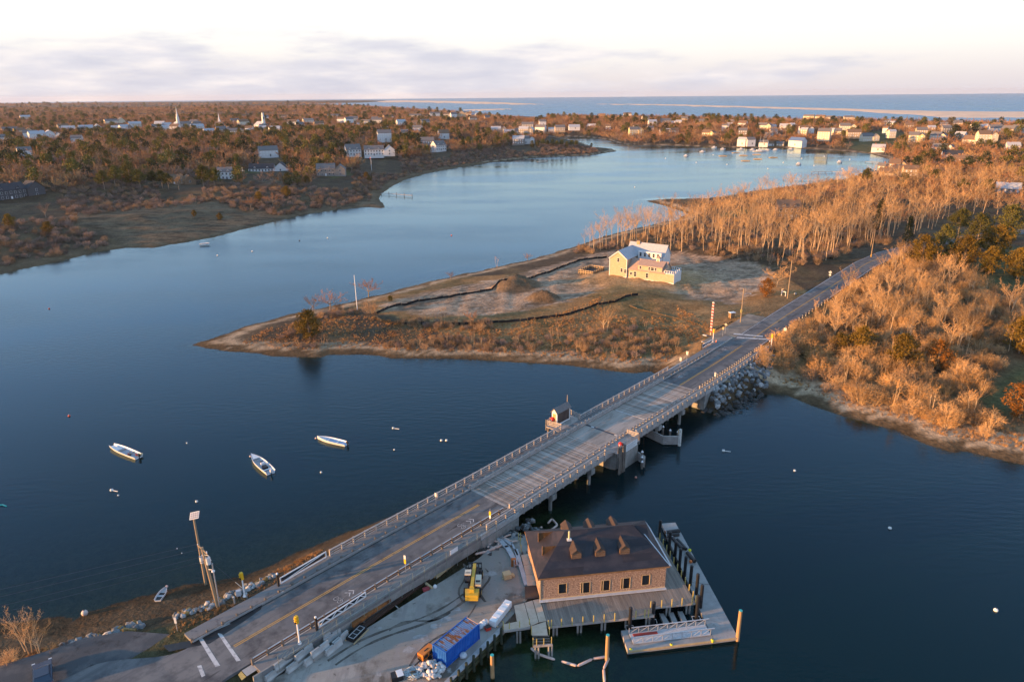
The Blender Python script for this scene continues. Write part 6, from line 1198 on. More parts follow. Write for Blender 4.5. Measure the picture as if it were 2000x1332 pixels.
def PX(l, z=4.0): return [tuple(P(x, y, z)[:2]) for x, y in l]
RB = random.Random(5)
# the tall bare grove behind the new house
GROVE = PX([(1128, 486), (1180, 468), (1260, 450), (1340, 430), (1420, 425), (1520, 430), (1620, 428), (1700, 440), (1735, 462), (1720, 490), (1680, 502), (1610, 524), (1560, 530), (1480, 528), (1400, 512), (1330, 500), (1262, 486), (1180, 486)])
for x, y, z in scatter(GROVE, 205, RB, 3.0, 2.0, lambda x, y: clear_of_houses(x, y)):
    tree('tall%d' % RB.randrange(5), x, y, RB.choice([RB.uniform(.5, .8), RB.uniform(.8, 1.0), RB.uniform(.95, 1.2)]), 'tall slender bare tree with pale trunk in the grove behind the new house', group='bare trees of the grove behind the new house', z=z)
WOOD = PX([(1735, 470), (1700, 432), (1560, 425), (1420, 420), (1350, 405), (1420, 392), (1560, 372), (1700, 350), (1850, 352), (2080, 352), (2080, 470), (1960, 440), (1850, 440), (1790, 470)])
wp = scatter(WOOD, 800, RB, 3.6, 3, lambda x, y: clear_of_houses(x, y))
wp.sort(key=lambda p: math.hypot(p[0], p[1]))
for x, y, z in wp[:95]:
    tree('tall%d' % RB.randrange(5) if RB.random() < .7 else 'oak%d' % RB.choice([0, 1, 3]), x, y, RB.uniform(.6, .95), 'bare grey-brown tree in the woods on the right of the road', group='bare trees in the woods beyond the road', z=z)
mass('bare_woods', 'bare brown woods between the grove and the bay shore', ['tall0', 'tall3', 'oak0', 'oak1', 'oak3'], [(x, y, z, RB.uniform(.55, .95)) for x, y, z in wp[95:]], 3)
# undergrowth of grove and wood edges
ug = scatter(GROVE, 420, RB, 1.4, 2) + scatter(PX([(1600, 530), (1690, 500), (1740, 490), (1735, 470), (1700, 440), (1500, 500), (1130, 470), (1122, 490), (1180, 492), (1262, 488), (1330, 506), (1480, 532)]), 240, RB, 1.3, 2)
mass('grove_undergrowth', 'brown brambly undergrowth beneath the tall bare grove', ['scrub0', 'scrub1', 'bush2', 'sapling2'], [(x, y, z, RB.uniform(.5, 1.0)) for x, y, z in ug], 4)
# thickets right of the road
THICK = PX([(1488, 700), (1520, 662), (1560, 640), (1600, 605), (1650, 565), (1705, 525), (1760, 512), (1830, 530), (1890, 560), (1990, 620), (2040, 700), (1990, 740), (1930, 790), (1945, 835), (1890, 822), (1830, 812), (1760, 806), (1700, 797), (1640, 775), (1600, 757), (1540, 742), (1492, 722)], 3.5)
tp = scatter(THICK, 560, RB, 1.6, 6.5)
tp.sort(key=lambda p: math.hypot(p[0], p[1]))
for x, y, z in tp[:150]:
    tree(RB.choice(['bush0', 'bush1', 'bush2', 'bush3', 'bush0', 'bush3', 'scrub1', 'sapling1']), x, y, RB.uniform(.7, 1.4), 'tan leafless shrub in the thicket between beach and road', 'shrub', 'leafless shrubs of the beach thicket', 'shrub', z)
mass('thicket', 'tan leafless thicket on the slope right of the road', ['bush0', 'bush1', 'bush2', 'bush3', 'sapling0', 'scrub1', 'multi1'], [(x, y, z, RB.uniform(.6, 1.3)) for x, y, z in tp[150:]], 6)
for i, (px, py, k, s) in enumerate([(1735, 560, 'multi0', 1.15), (1700, 585, 'multi1', 1.0), (1785, 610, 'multi1', 1.2), (1660, 655, 'multi0', .95), (1850, 560, 'multi0', 1.3), (1760, 640, 'multi1', 1.0), (1880, 640, 'multi0', .9), (1830, 640, 'multi1', .8), (1720, 640, 'multi0', .9), (1590, 625, 'sapling0', 1.2), (1605, 622, 'sapling1', 1.1), (1625, 604, 'sapling0', 1.25), (1645, 595, 'sapling1', 1.2), (1640, 600, 'sapling0', 1.0), (1660, 585, 'sapling1', 1.3), (1670, 580, 'sapling0', 1.1), (1600, 640, 'sapling2', 1.0)]):
    p = PG(px, py)
    if k[0] == 'm': tree(k, p.x, p.y, s, '%s of the spreading bare trees rising from the tan thicket, counted from the road' % ordinal(i), group='spreading bare trees in the thicket')
    else: tree(k, p.x, p.y, s, 'thin leafless sapling at the edge of the road above the guardrail', group='saplings beside the road')
for px, py in [(1690, 600), (1712, 575), (1730, 600), (1748, 585), (1765, 575), (1700, 640), (1735, 660), (1790, 580), (1810, 600), (1775, 660), (1845, 590), (1745, 545), (1722, 548)]:
    p = PG(px, py); tree('tall%d' % RB.randrange(5), p.x, p.y, RB.uniform(.55, .8), 'pale upright bare tree standing clear above the tan thicket', group='upright bare trees in the thicket')
# evergreens on the right
for i, (px, py, k, s, w) in enumerate([(1640, 690, 'cedar0', .55, 'low golden-green cedar, leftmost of the row in the thicket'), (1680, 692, 'cedar1', .75, 'bushy golden-green cedar second from the left in the thicket'), (1765, 722, 'cedar2', .9, 'tall golden-green cedar in the middle of the thicket'), (1830, 722, 'rustcedar0', .95, 'orange-brown cedar at the right end of the thicket row'),
    (1795, 520, 'cedar0', 1.35, 'big dark cedar beside the road bend, nearest the asphalt'), (1838, 512, 'pine0', 1.0, 'tall olive pine above the road bend'), (1880, 520, 'cedar1', 1.3, 'broad olive cedar behind the spreading bare tree'), (1905, 490, 'pine0', 1.05, 'dark round pine in the middle of the evergreen clump'), (1945, 500, 'cedar2', 1.35, 'dense dark cedar on the right of the evergreen clump'), (1985, 545, 'cedar0', 1.25, 'rust-green cedar at the right edge of the picture below the clump'), (1930, 535, 'cedar1', 1.1, 'low dark cedar at the foot of the evergreen clump'), (1770, 480, 'cone0', .9, 'pointed dark evergreen left of the clump by the road'), (1712, 455, 'cone0', 1.1, 'dark spruce standing among bare trees behind the road bend'), (1990, 690, 'cedar1', .95, 'dark cedar cut by the right edge of the picture'), (1990, 815, 'rustcedar0', 1.0, 'orange-green cedar near the lower right beach'), (1965, 470, 'pine0', 1.1, 'pine at the back of the evergreen clump on the right'), (1870, 465, 'pine1', .9, 'slender pine at the back of the evergreen clump'), (1690, 365, 'pine1', .9, 'dark pine at the back edge of the woods near the bay')]):
    p = PG(px, py); tree(k, p.x, p.y, s * (1.3 if py > 600 else 1.1), w, group='evergreens right of the road', name='evergreen_tree')
p = PG(1497, 578); tree('rustcedar0', p.x, p.y, .95, 'rusty orange cedar beside the road past the construction site', name='evergreen_tree')
p = PG(1517, 560); tree('oak3', p.x, p.y, .85, 'bare tan tree by the road just behind the rusty cedar')
# peninsula
for px, py, k, s, w, nm, ct in [(605, 662, 'cedar1', 1.12, 'round dark green cedar on the tip of the peninsula', 'evergreen_tree', 'tree'), (645, 606, 'oak0', .85, 'rust-coloured bare tree left of the white flagpole', 'bare_tree', 'tree'), (612, 608, 'oak2', .62, 'small mauve bare tree at the left end of the peninsula clump', 'bare_tree', 'tree'), (720, 580, 'oak0', .85, 'bare reddish tree right behind the white flagpole', 'bare_tree', 'tree'), (722, 612, 'bush2', 1.25, 'rounded rust-brown bush at the foot of the white flagpole', 'shrub', 'shrub'), (763, 588, 'cedar0', .25, 'tiny dark cedar beside the black silt fence', 'evergreen_tree', 'tree'), (1182, 648, 'multi0', .95, 'dead forked tree in front of the two dirt mounds', 'dead_tree', 'tree'), (1093, 648, 'sapling2', .6, 'single leaning dead stem left of the forked dead tree', 'dead_tree', 'tree'), (868, 632, 'sapling1', 1.0, 'bare multi-stemmed tree by the silt fence, left one', 'bare_tree', 'tree'), (921, 634, 'oak0', .55, 'bare reddish tree by the silt fence, right one', 'bare_tree', 'tree'), (972, 522, 'sapling2', .85, 'thin rust tree on the far shore of the peninsula, left one', 'bare_tree', 'tree'), (1030, 508, 'oak0', .4, 'thin rust tree on the far shore of the peninsula, right one', 'bare_tree', 'tree'), (880, 545, 'oak0', .38, 'small rust shrub-tree on the far shore by the mound', 'bare_tree', 'tree'), (1145, 484, 'sapling0', 1.3, 'bare whippy tree at the water end of the grove', 'bare_tree', 'tree'),
    (570, 655, 'scrub0', .95, 'grey-mauve bush left of the dark cedar', 'shrub', 'shrub'), (548, 662, 'scrub2', .6, 'low grey bush nearest the peninsula tip', 'shrub', 'shrub'), (660, 604, 'scrub1', .8, 'rust bush between the bare tree and the flagpole', 'shrub', 'shrub'), (1382, 645, 'bush2', .6, 'orange bush at the foot of the red and white mast', 'shrub', 'shrub'), (1325, 690, 'bush2', .55, 'orange bush on the bank beside the bridge end', 'shrub', 'shrub')]:
    p = PG(px, py); tree(k, p.x, p.y, s, w, ct, None, nm)
gp = PX([(440, 676), (520, 640), (640, 612), (740, 626), (840, 640), (960, 640), (1060, 628), (1130, 610), (1200, 585), (1300, 600), (1380, 640), (1370, 665), (1300, 700), (1230, 712), (1100, 700), (960, 690), (800, 685), (640, 682), (520, 685)], 1.8)
RG = random.Random(9)
gb = MB()
for i in range(26):
    a = RG.uniform(0, 6.28); rr_ = RG.uniform(0, .42); blade(gb, Vector((math.cos(a) * rr_, math.sin(a) * rr_, -.05)), Vector((math.cos(a) * .35, math.sin(a) * .35, 1)).normalized(), RG.uniform(.45, .95), .03, RG)
for n_, m_ in (('tuft0', 'straw'), ('tuft1', 'brown'), ('tuft2', 'rust')): PROTO[n_] = (gb.mesh('blades', TWIG[m_]), MB().mesh('none', TWIG[m_]))
tf = scatter(gp, 6500, RG, 0, 4.0, lambda x, y: float(wavy(np.array(x), np.array(y), 13, 3, 8)) + RG.uniform(-1.6, 1.6) > -.2)
mass('dry_grass', 'dry orange grass tufts covering the peninsula', ['tuft0', 'tuft0', 'tuft1', 'tuft2'], [(x, y, z, RG.uniform(.3, .8)) for x, y, z in tf], 2)
shr = scatter(PX([(560, 672), (620, 670), (760, 672), (900, 660), (960, 665), (960, 690), (860, 686), (700, 684), (600, 684), (530, 684)], 1.5), 260, RG, .9, 5) + scatter(PX([(770, 630), (960, 632), (960, 646), (800, 640)], 2), 80, RG, 1.0) + scatter(PX([(600, 612), (690, 604), (700, 612), (640, 622)], 2), 40, RG, 1.0) + scatter(PX([(960, 660), (1100, 655), (1250, 640), (1350, 665), (1290, 695), (1100, 690), (960, 688)], 1.8), 150, RG, 1.0, 5)
mass('low_scrub', 'low reddish scrub along the peninsula shore', ['scrub1', 'bush2', 'scrub0', 'sapling2'], [(x, y, z, RG.uniform(.3, .7)) for x, y, z in shr], 8)
bt = scatter(PX([(1900, 800), (1990, 745), (2080, 730), (2080, 900), (1990, 880), (1900, 840)], 2), 500, RG, 0, 5) + scatter(PX([(1480, 735), (1600, 770), (1800, 835), (1960, 870), (2000, 850), (1900, 815), (1700, 785), (1560, 735)], 1.5), 500, RG, 0, 4.5)
mass('beach_grass', 'dry grass behind the right-hand beach', ['tuft0', 'tuft1'], [(x, y, z, RG.uniform(.4, 1.0)) for x, y, z in bt], 12)
# left bank: shore scrub, pines, woods
RL = random.Random(31)
LB = PX([(-80, 560), (60, 515), (170, 490), (225, 470), (160, 452), (150, 438), (300, 420), (420, 405), (470, 412), (560, 415), (660, 398), (735, 385), (745, 370), (790, 348), (880, 326), (980, 312), (1100, 303), (1190, 296), (1150, 288), (1000, 290), (900, 300), (780, 315), (700, 330), (640, 350), (560, 365), (300, 365), (0, 400), (-80, 420)], 3)
lb = scatter(LB, 5200, RL, 1.6, 5, lambda x, y: clear_of_houses(x, y))
mass('shore_scrub', 'grey-mauve leafless scrub along the left bank', ['scrub0', 'scrub1', 'scrub2'], [(x, y, z, RL.uniform(.5, 1.15)) for x, y, z in lb], 14)
SPINE = [(205, 372, 'pine1', 1.0), (225, 366, 'pine2', 1.1), (258, 362, 'pine0', 1.25), (275, 368, 'pine1', 1.0), (300, 366, 'pine2', .9), (318, 370, 'pine1', .95), (330, 372, 'pine1', .85), (398, 368, 'pine2', 1.25), (420, 368, 'pine1', 1.1), (150, 345, 'pine0', .9), (100, 325, 'pine0', .9), (180, 318, 'cedar1', 1.3), (140, 330, 'cedar2', 1.2), (60, 340, 'pine0', .9), (30, 335, 'cedar0', 1.0), (360, 330, 'pine0', 1.0), (300, 310, 'pine0', .9), (440, 325, 'cone0', .9), (462, 330, 'pine0', .8), (340, 300, 'cedar0', 1.2), (505, 395, 'cedar2', .8), (560, 388, 'cedar0', .9), (600, 360, 'cedar2', .8), (715, 350, 'cedar1', .7), (722, 357, 'cedar0', .7), (690, 290, 'cone0', 1.0), (780, 300, 'cone0', 1.0), (785, 282, 'cone0', 1.2), (795, 285, 'pine0', 1.2), (905, 295, 'cone0', 1.3), (915, 290, 'pine0', 1.1), (890, 285, 'cedar0', 1.0), (95, 462, 'cedar1', .8), (20, 445, 'cedar0', .9), (120, 400, 'scrub2', 1.2), (430, 430, 'cedar0', .5), (380, 425, 'cedar1', .45), (1012, 283, 'pine0', .8), (1040, 290, 'pine0', .7)]
SPINE += [(1050 + i * 9.5, 289 - (i % 3), 'pine%d' % (i % 3), .62 + .1 * (i % 2)) for i in range(9)] + [(1155, 287, 'cedar1', .6)]
for i, (px, py, k, s) in enumerate(sorted(SPINE)):
    p = PG(px, py); tree(k, p.x, p.y, s, '%s evergreen from the left of those standing along the left bank' % ordinal(i), group='evergreens along the left bank', name='evergreen_tree')
for px, py, k, s, w in [(490, 408, 'oak0', .9, 'round rust-pink bare tree by the marsh, left of the pair'), (533, 402, 'oak0', 1.0, 'tall rust-pink bare tree by the marsh, right of the pair'), (350, 372, 'oak3', 1.3, 'big pale bare tree between the lit pines on the left bank'), (90, 425, 'oak2', .9, 'bare tree below the dark house at the left edge')]:
    p = PG(px, py); tree(k, p.x, p.y, s, w)
# woods of the left bank, the town and the far shore: one mass
def far_ok(x, y): return clear_of_houses(x, y)
FW = random.Random(77); allp = {'o': [], 'p': []}
def wood(poly, n, gap, s0, s1, pine, dmin=6):
    for x, y, z in scatter(poly, n, FW, gap, dmin, far_ok): allp['p' if FW.random() < pine else 'o'].append((x, y, z, FW.uniform(s0, s1)))
wood(PX([(-120, 420), (0, 398), (300, 362), (560, 362), (640, 348), (700, 328), (780, 312), (900, 297), (1000, 287), (1060, 280), (1060, 266), (600, 262), (-120, 275)], 7), 6800, 4.6, .75, 1.35, .11)
wood(PX([(-150, 275), (1060, 263), (1070, 240), (900, 226), (-150, 236)], 9), 8000, 8, .75, 1.2, .07)
wood(PX([(-200, 236), (950, 226), (830, 217), (700, 209.5), (-200, 217)], 10), 6500, 19, 1.0, 1.7, .06)
wood(PX([(-200, 213), (560, 206.5), (700, 207.5), (620, 203.5), (-200, 206)], 10), 2600, 40, 1.6, 2.6, .08)
wood(PX([(1062, 262), (1150, 266), (1210, 280), (1340, 284), (1560, 287), (1700, 298), (1780, 300), (2100, 330), (2100, 252), (1700, 245), (1400, 238), (1070, 234)], 8), 5400, 6.5, .8, 1.35, .08)
wood(PX([(1740, 352), (1800, 300), (2100, 300), (2100, 420), (1800, 400)], 7), 700, 5, .7, 1.1, .08)
wood(PX([(1700, 352), (1745, 320), (1760, 300), (1850, 300), (2100, 330), (2100, 352), (1900, 352)], 6), 420, 6, .6, 1.0, .08)
# wooded rise to the west, off the picture: it shades the near shore at sunset
ridge = []
for i in range(1100):
    t = FW.uniform(-330, 560); w_ = FW.uniform(-30, 40); x = -258 - .31 * t + w_
    if t < 70 or FW.random() < .45: ridge.append((x, t))
H_, D_ = ground_many(ridge)
for (x, y), h_, d_ in zip(ridge, H_, D_):
    if d_ > 6 and not (abs(x) < .80 * y and y > 0): allp['p' if FW.random() < (.75 if y < 70 else .3) else 'o'].append((x, y, float(h_), FW.uniform(1.05, 1.45) if y < 70 else FW.uniform(.5, .85)))
mass('town_woods', 'bare rust-brown woods spreading over the town and far shore', ['faroak0', 'faroak1', 'faroak2', 'faroak3', 'faroak0'], allp['o'], 41)
mass('town_pines', 'dark evergreens scattered through the far woods', ['farpine0', 'farpine1', 'farpine0'], allp['p'], 43)

for px, py, k, s, w in [(52, 1262, 'multi0', .72, 'bare many-stemmed tree at the lower left corner, left one'), (76, 1268, 'multi1', .66, 'bare many-stemmed tree at the lower left corner, right one'), (100, 1272, 'bush1', .55, 'low bare bush right of the corner trees'), (20, 1290, 'bush0', .7, 'bare bush at the left edge by the lay-by'), (120, 1262, 'scrub2', .5, 'grey bush beside the boulder row')]:
    p = P(px, py, 1.9); tree(k, p.x, p.y, s, w, 'tree' if k[0] == 'm' else 'shrub', None, 'bare_tree' if k[0] == 'm' else 'shrub', max(ground(p.x, p.y), .3))
vg = scatter(PX([(20, 1300), (60, 1255), (110, 1250), (150, 1262), (90, 1300)], 2), 200, RG, 0, .5) + scatter(PX([(330, 1245), (345, 1215), (420, 1190), (480, 1165), (560, 1125), (600, 1105), (520, 1160), (440, 1205)], 2.2), 260, RG, 0, 1.0) + scatter(PX([(520, 1128), (600, 1090), (640, 1078), (620, 1100), (560, 1130)], 1.5), 160, RG, 0, 1.0)
mass('verge_grass', 'dry grass on the near left verge', ['tuft1', 'tuft0'], [(x, y, z, RG.uniform(.25, .55)) for x, y, z in vg], 19)
# ------------------------------------------------------------------ bridge furniture
def RT(name, label, cat, s, o, dz=0.0, group=None, rot=0.0):
    v = RW(s, o, dz); return thing(name, label, cat, tuple(v), BRZ + rot, group)
SHD = RT('tender_shed', 'narrow bridge tender shed with dark board wall and grey roof', 'shed', 30.2, -8.6, .14); SHD.scale = (1, 1, 1.3); SWH = mat('shed_white', (.74, .73, .72), .6, .1, 2); BRD = timber('shed_dark_board', (.075, .055, .05), (.11, .085, .075), (.045, .035, .03), (1, 1, .3))
q = MB(); q.add([(-.6, -2.1, 0), (.6, -2.1, 0), (.6, 2.1, 0), (-.6, 2.1, 0), (-.6, -2.1, 2.2), (.6, -2.1, 2.2), (.6, 2.1, 2.2), (-.6, 2.1, 2.2), (0, -2.1, 2.75), (0, 2.1, 2.75)], [(0, 1, 5, 8, 4), (1, 2, 6, 5), (2, 3, 7, 9, 6), (3, 0, 4, 7)]); q.obj('wall', SWH, SHD)
q = MB(); q.box(.6, .63, -1.85, 1.85, .25, 1.95); pn = q.obj('board_panel', BRD, SHD)
for k in range(12): q = MB(); q.box(.63, .645, -1.85 + k * .31, -1.85 + k * .31 + .28, .27, 1.93); q.obj('board', BRD, pn)
q = MB()
for sg in (-1, 1): q.add([(0, -2.3, 2.86), (0, 2.3, 2.86), (sg * .85, 2.3, 2.08), (sg * .85, -2.3, 2.08), (0, -2.3, 2.78), (0, 2.3, 2.78), (sg * .85, 2.3, 2.0), (sg * .85, -2.3, 2.0)], [(0, 1, 2, 3), (7, 6, 5, 4), (2, 1, 5, 6), (3, 2, 6, 7), (0, 3, 7, 4)])
q.obj('roof', HR['grey'], SHD)
for y_ in (-2.0, 2.0): q = MB(); q.box(.55, .68, y_ - .1, y_ + .1, 0, 2.1); q.obj('corner_board', SWH, SHD)
q = MB(); q.box(.6, .66, -2.1, 2.1, 1.98, 2.14); q.box(.6, .66, -2.1, 2.1, .08, .24); q.obj('trim_board', SWH, SHD); q = MB(); q.tube([(0, 2.0, 2.7), (0, 2.05, 4.0)], [.07, .03], 6); q.obj('aerial_pole', WOODN, SHD); q = MB(); q.box(-.35, .35, -2.14, -2.1, .1, 1.9); q.obj('door', mat('amber_door', (.55, .33, .12), .7), SHD)
REDB = mat('lifebuoy_red', (.62, .03, .02), .5)
def lifebuoy(s, o, lab):
    t = RT('lifebuoy_housing', lab, 'lifebuoy', s, o, .2); q = MB(); q.box(-.05, .05, -.05, .05, 0, .9); q.obj('post', WOODG, t); q = MB(); q.smooth = True; q.ball((0, 0, 1.25), .42, 14, 10, 0, 1.1); q.obj('housing', REDB, t); q = MB(); q.box(-.06, .06, -.44, -.4, 1.1, 1.35); q.obj('latch', WHITE, t)
lifebuoy(27.7, 7.15, 'round red lifebuoy housing on the right-hand lookout rail'); lifebuoy(27.9, -8.9, 'red lifebuoy housing at the end of the tender shed')
q = MB(); t = RT('notice_board', 'large white notice board facing the channel from the pier', 'sign', 30.6, 7.68, 0); q.box(0, .06, -1.9, 1.9, -.35, .95); q.obj('board', WHITE, t)
for k in range(5):
    q = MB(); yy = -1.6 + (k % 2) * .1; q.box(.06, .066, yy, 1.6 - (k % 3) * .4, .75 - k * .22, .82 - k * .22); q.obj('printed_line', mat('grey_print', (.30, .31, .33), .7), t)
# barrier gates: white framed arms swung along the kerb
GWH = mat('gate_white', (.78, .78, .79), .5, .08, 2)
def gate(s, o, ln, lab, hh=1.0, zig=False, sg=1):
    t = RT('barrier_gate', lab, 'gate', s, o, .25, None); dz = rz(s + sg * ln) - rz(s)
    for z_ in (.1, hh): q = MB(); q.beam((0, 0, z_), (0, sg * ln, z_ + dz), .1, .14); q.obj('rail', GWH, t)
    for y_ in (0, ln): q = MB(); q.box(-.05, .05, sg * y_ - .06, sg * y_ + .06, .05 + dz * y_ / ln, hh + .07 + dz * y_ / ln); q.obj('stile', GWH, t)
    n = 8 if zig else 1
    for k in range(n): q = MB(); a, b = ln * k / n, ln * (k + 1) / n; q.beam((0, sg * a, .1 + dz * a / ln if k % 2 == 0 else hh + dz * a / ln), (0, sg * b, hh + dz * b / ln if k % 2 == 0 else .1 + dz * b / ln), .06, .1); q.obj('brace', GWH, t)
    q = MB(); q.box(-.2, -.12, .1 * sg, sg * (ln - .1), .15, hh * .9) if False else q.beam((-.12, sg * .2, .1 + hh / 2), (-.12, sg * (ln - .2), .1 + hh / 2 + dz), .03, hh * .72); q.obj('dark_screen', mat('gate_screen', (.02, .025, .035), .7), t)
    q = MB(); q.box(-.12, .12, -sg * .35 - .12, -sg * .35 + .12, -.3, 1.75); p_ = q.obj('post', BLK, t); q = MB(); q.ball((0, -sg * .35, 1.85), .16, 8, 6); q.obj('lamp', WHITE, p_)
gate(-33.2, -5.9, 7.3, 'white-framed barrier gate swung open left of the near approach', .95)
gate(-34.6, 5.3, 7.2, 'white barrier gate with zigzag bracing beside the concrete barriers', .8, True)
gate(87, -6.9, 5.6, 'white barrier gate on the left beyond the bridge', .9); gate(97.5, 6.4, 5.0, 'white barrier gate on the right beyond the bridge', .8, True, -1)
SIGY = mat('signal_yellow', (.72, .42, .02), .45, .1, 3)
def signal(s, o, h_, lab, rot=0.0):
    t = RT('traffic_signal', lab, 'traffic signal', s, o, .14, 'traffic signals of the bridge', rot); q = MB(); q.cyl((0, 0, 0), .26, .35, 10, 0, .14); q.cyl((0, 0, .35), .1, h_ - .35, 8); q.obj('pole', GWH, t)
    q = MB(); q.box(-.19, .19, -.17, .17, h_, h_ + 1.05); hd = q.obj('signal_head', SIGY, t)
    for k in range(3): q = MB(); q.tube([(0, -.17, h_ + .18 + k * .33), (0, -.32, h_ + .2 + k * .33)], .12, 10); q.obj('visor', SIGY if k else BLK, hd)
signal(-37.6, -7.4, 2.7, 'yellow traffic signal on a white pole left of the near approach'); signal(-37.6, 5.7, 3.0, 'yellow traffic signal on a white pole beside the concrete barriers', .2); signal(93.3, -6.9, 2.6, 'yellow traffic signal on a white pole left beyond the bridge', math.pi); signal(97.8, 6.9, 3.0, 'yellow traffic signal on a white pole right beyond the bridge', math.pi)
YS = mat('sign_yellow', (.80, .50, .02), .4); WS = mat('sign_white', (.75, .75, .72), .5)
def sign(s, o, h_, lab, plates, rot=0.0, cat='sign', zb=.1, group=None):
    """plates: (width, height, material, bottom, shape)"""
    t = RT('road_sign', lab, cat, s, o, zb, group, rot); q = MB(); q.cyl((0, 0, -.2), .04, h_ + .2, 6); q.obj('post', STEEL, t)
    for w_, hh, m_, zb_, sh in plates:
        q = MB()
        if sh == 'd': q.add([(0, -.06, zb_), (w_ / 2, -.06, zb_ + hh / 2), (0, -.06, zb_ + hh), (-w_ / 2, -.06, zb_ + hh / 2), (0, -.04, zb_), (w_ / 2, -.04, zb_ + hh / 2), (0, -.04, zb_ + hh), (-w_ / 2, -.04, zb_ + hh / 2)], [(0, 1, 2, 3), (7, 6, 5, 4), (0, 4, 5, 1), (1, 5, 6, 2), (2, 6, 7, 3), (3, 7, 4, 0)])
        else: q.box(-w_ / 2, w_ / 2, -.06, -.04, zb_, zb_ + hh)
        pl = q.obj('plate', m_, t)
        if sh == 'p':   # walking-figure symbol
            q = MB(); q.ball((0, -.075, zb_ + hh * .78), .07, 8, 5, 0, 1); q.beam((0, -.075, zb_ + hh * .68), (0, -.075, zb_ + hh * .42), .14, .02); q.beam((0, -.075, zb_ + hh * .42), (.14, -.075, zb_ + hh * .16), .05, .02); q.beam((0, -.075, zb_ + hh * .42), (-.12, -.075, zb_ + hh * .16), .05, .02); q.obj('figure_symbol', BLK, pl)
    return t
sign(-51.2, 5.0, 2.3, 'yellow pedestrian sign at the near crossing', [(.75, 1.0, YS, 1.7, 'p'), (.5, .35, YS, 1.25, 'r')])
sign(-20.6, 4.75, 2.6, 'white and yellow marker sign on the near approach', [(.3, .6, WS, 2.2, 'r'), (.3, .7, YS, 1.45, 'r')], .3)
sign(-4.3, 4.75, 2.2, 'yellow and white marker sign just before the plank deck', [(.32, .7, YS, 1.1, 'r'), (.28, .6, WS, .5, 'r')], .3)
sign(-6.5, -5.0, 2.2, 'small pinkish sign by the left rail before the deck', [(.3, .7, WS, 1.5, 'r')], .3)
sign(72, -5.2, 2.6, 'pale sign on the left just past the bridge, first of two', [(.45, .9, WS, 1.6, 'r')], math.pi); sign(76, -5.6, 2.8, 'pale sign on the left past the bridge, second of two', [(.5, .9, WS, 1.9, 'r')], math.pi); sign(69.6, 4.9, 2.2, 'pale marker sign by the right guard rail past the deck', [(.36, 1.0, WS, 1.0, 'r')], math.pi)
sign(106, 5.9, 1.8, 'yellow diamond warning sign right of the far road', [(1.1, 1.1, YS, .7, 'd')], .1); sign(109, 6.2, 2.4, 'pale square sign behind the yellow diamond', [(.7, .8, WS, 1.6, 'r')], .1)
sign(100, -7.2, 2.4, 'pale rounded sign near the light pole, left one', [(.4, .7, mat('sign_cream', (.62, .52, .25), .5), 1.6, 'r')], math.pi); sign(102, -7.4, 3.0, 'pale eight-sided sign near the light pole, right one', [(.9, .9, mat('sign_back', (.50, .47, .36), .6), 2.0, 'd')], math.pi)
p = PG(1620, 545); sp_ = thing('road_sign', 'white diamond sign by the far left road verge', 'sign', tuple(p), BRZ); q = MB(); q.cyl((0, 0, -.2), .05, 2.9, 6); q.obj('post', STEEL, sp_); q = MB(); q.add([(0, -.06, 1.7), (.6, -.06, 2.3), (0, -.06, 2.9), (-.6, -.06, 2.3)], [(0, 1, 2, 3), (3, 2, 1, 0)]); q.box(-.35, .35, -.06, -.04, 1.2, 1.6); q.obj('plate', WS, sp_)
p = P(347, 1234, 2.2); sp_ = thing('road_sign', 'thin white-topped sign post on the verge at lower left', 'sign', tuple(p)); q = MB(); q.cyl((0, 0, -.4), .05, 2.6, 6); q.obj('post', STEEL, sp_); q = MB(); q.box(-.14, .14, -.06, -.03, 1.4, 2.3); q.obj('plate', WS, sp_)
# traffic cone
t = RT('traffic_cone', 'orange traffic cone beside the far left signal', 'cone', 93.8, -6.2, .14); q = MB(); q.box(-.2, .2, -.2, .2, 0, .05); q.obj('foot', BLK, t); q = MB(); q.cyl((0, 0, .05), .17, .7, 12, 0, .03); cn = q.obj('cone', mat('cone_orange', (.75, .16, .02), .5), t); q = MB(); q.cyl((0, 0, .38), .105, .15, 12, 0, .08); q.obj('band', WHITE, cn)
# poles and wires
POLEM = timber('pole_timber', (.30, .225, .15), (.38, .29, .19), (.2, .15, .10), (1, 1, .2)); WIRE = mat('wire', (.05, .05, .055), .6)
def pole(px, py, z, h_, lab, name='utility_pole', lean=(0, 0), r_=.17):
    p_ = P(px, py, z) if z is not None else PG(px, py); t = thing(name, lab, 'pole', tuple(p_)); q = MB(); q.tube([(0, 0, -1), (lean[0], lean[1], h_)], [r_, r_ * .7], 10); q.obj('shaft', POLEM, t); return t
up = pole(427, 1187, 2.2, 9.3, 'utility pole with transformers and crossarm by the near shore', lean=(-.9, .2), r_=.24); upl = Vector(up.location); top = Vector((-.9, .2, 9.3))
def U(z): return Vector((-.9 * z / 9.3, .2 * z / 9.3, z))
q = MB(); q.beam(U(8.9) + Vector((-1.0, .9, .2)), U(8.9) + Vector((1.0, -.9, 0)), .12, .14); ca = q.obj('crossarm', POLEM, up)
for k in (-.9, 0, .9): q = MB(); q.cyl(U(8.98) + Vector((k, -k * .9, 0)), .06, .28, 8); q.obj('insulator', WHITE, ca)
for dx, dy in ((-.5, .1), (.45, -.25)): q = MB(); q.cyl(U(7.0) + Vector((dx, dy, 0)), .3, .95, 12); tr_ = q.obj('transformer', mat('transformer_grey', (.55, .56, .57), .5), up); q = MB(); q.cyl(U(7.95) + Vector((dx, dy, 0)), .06, .25, 6); q.obj('bushing', BLK, tr_)
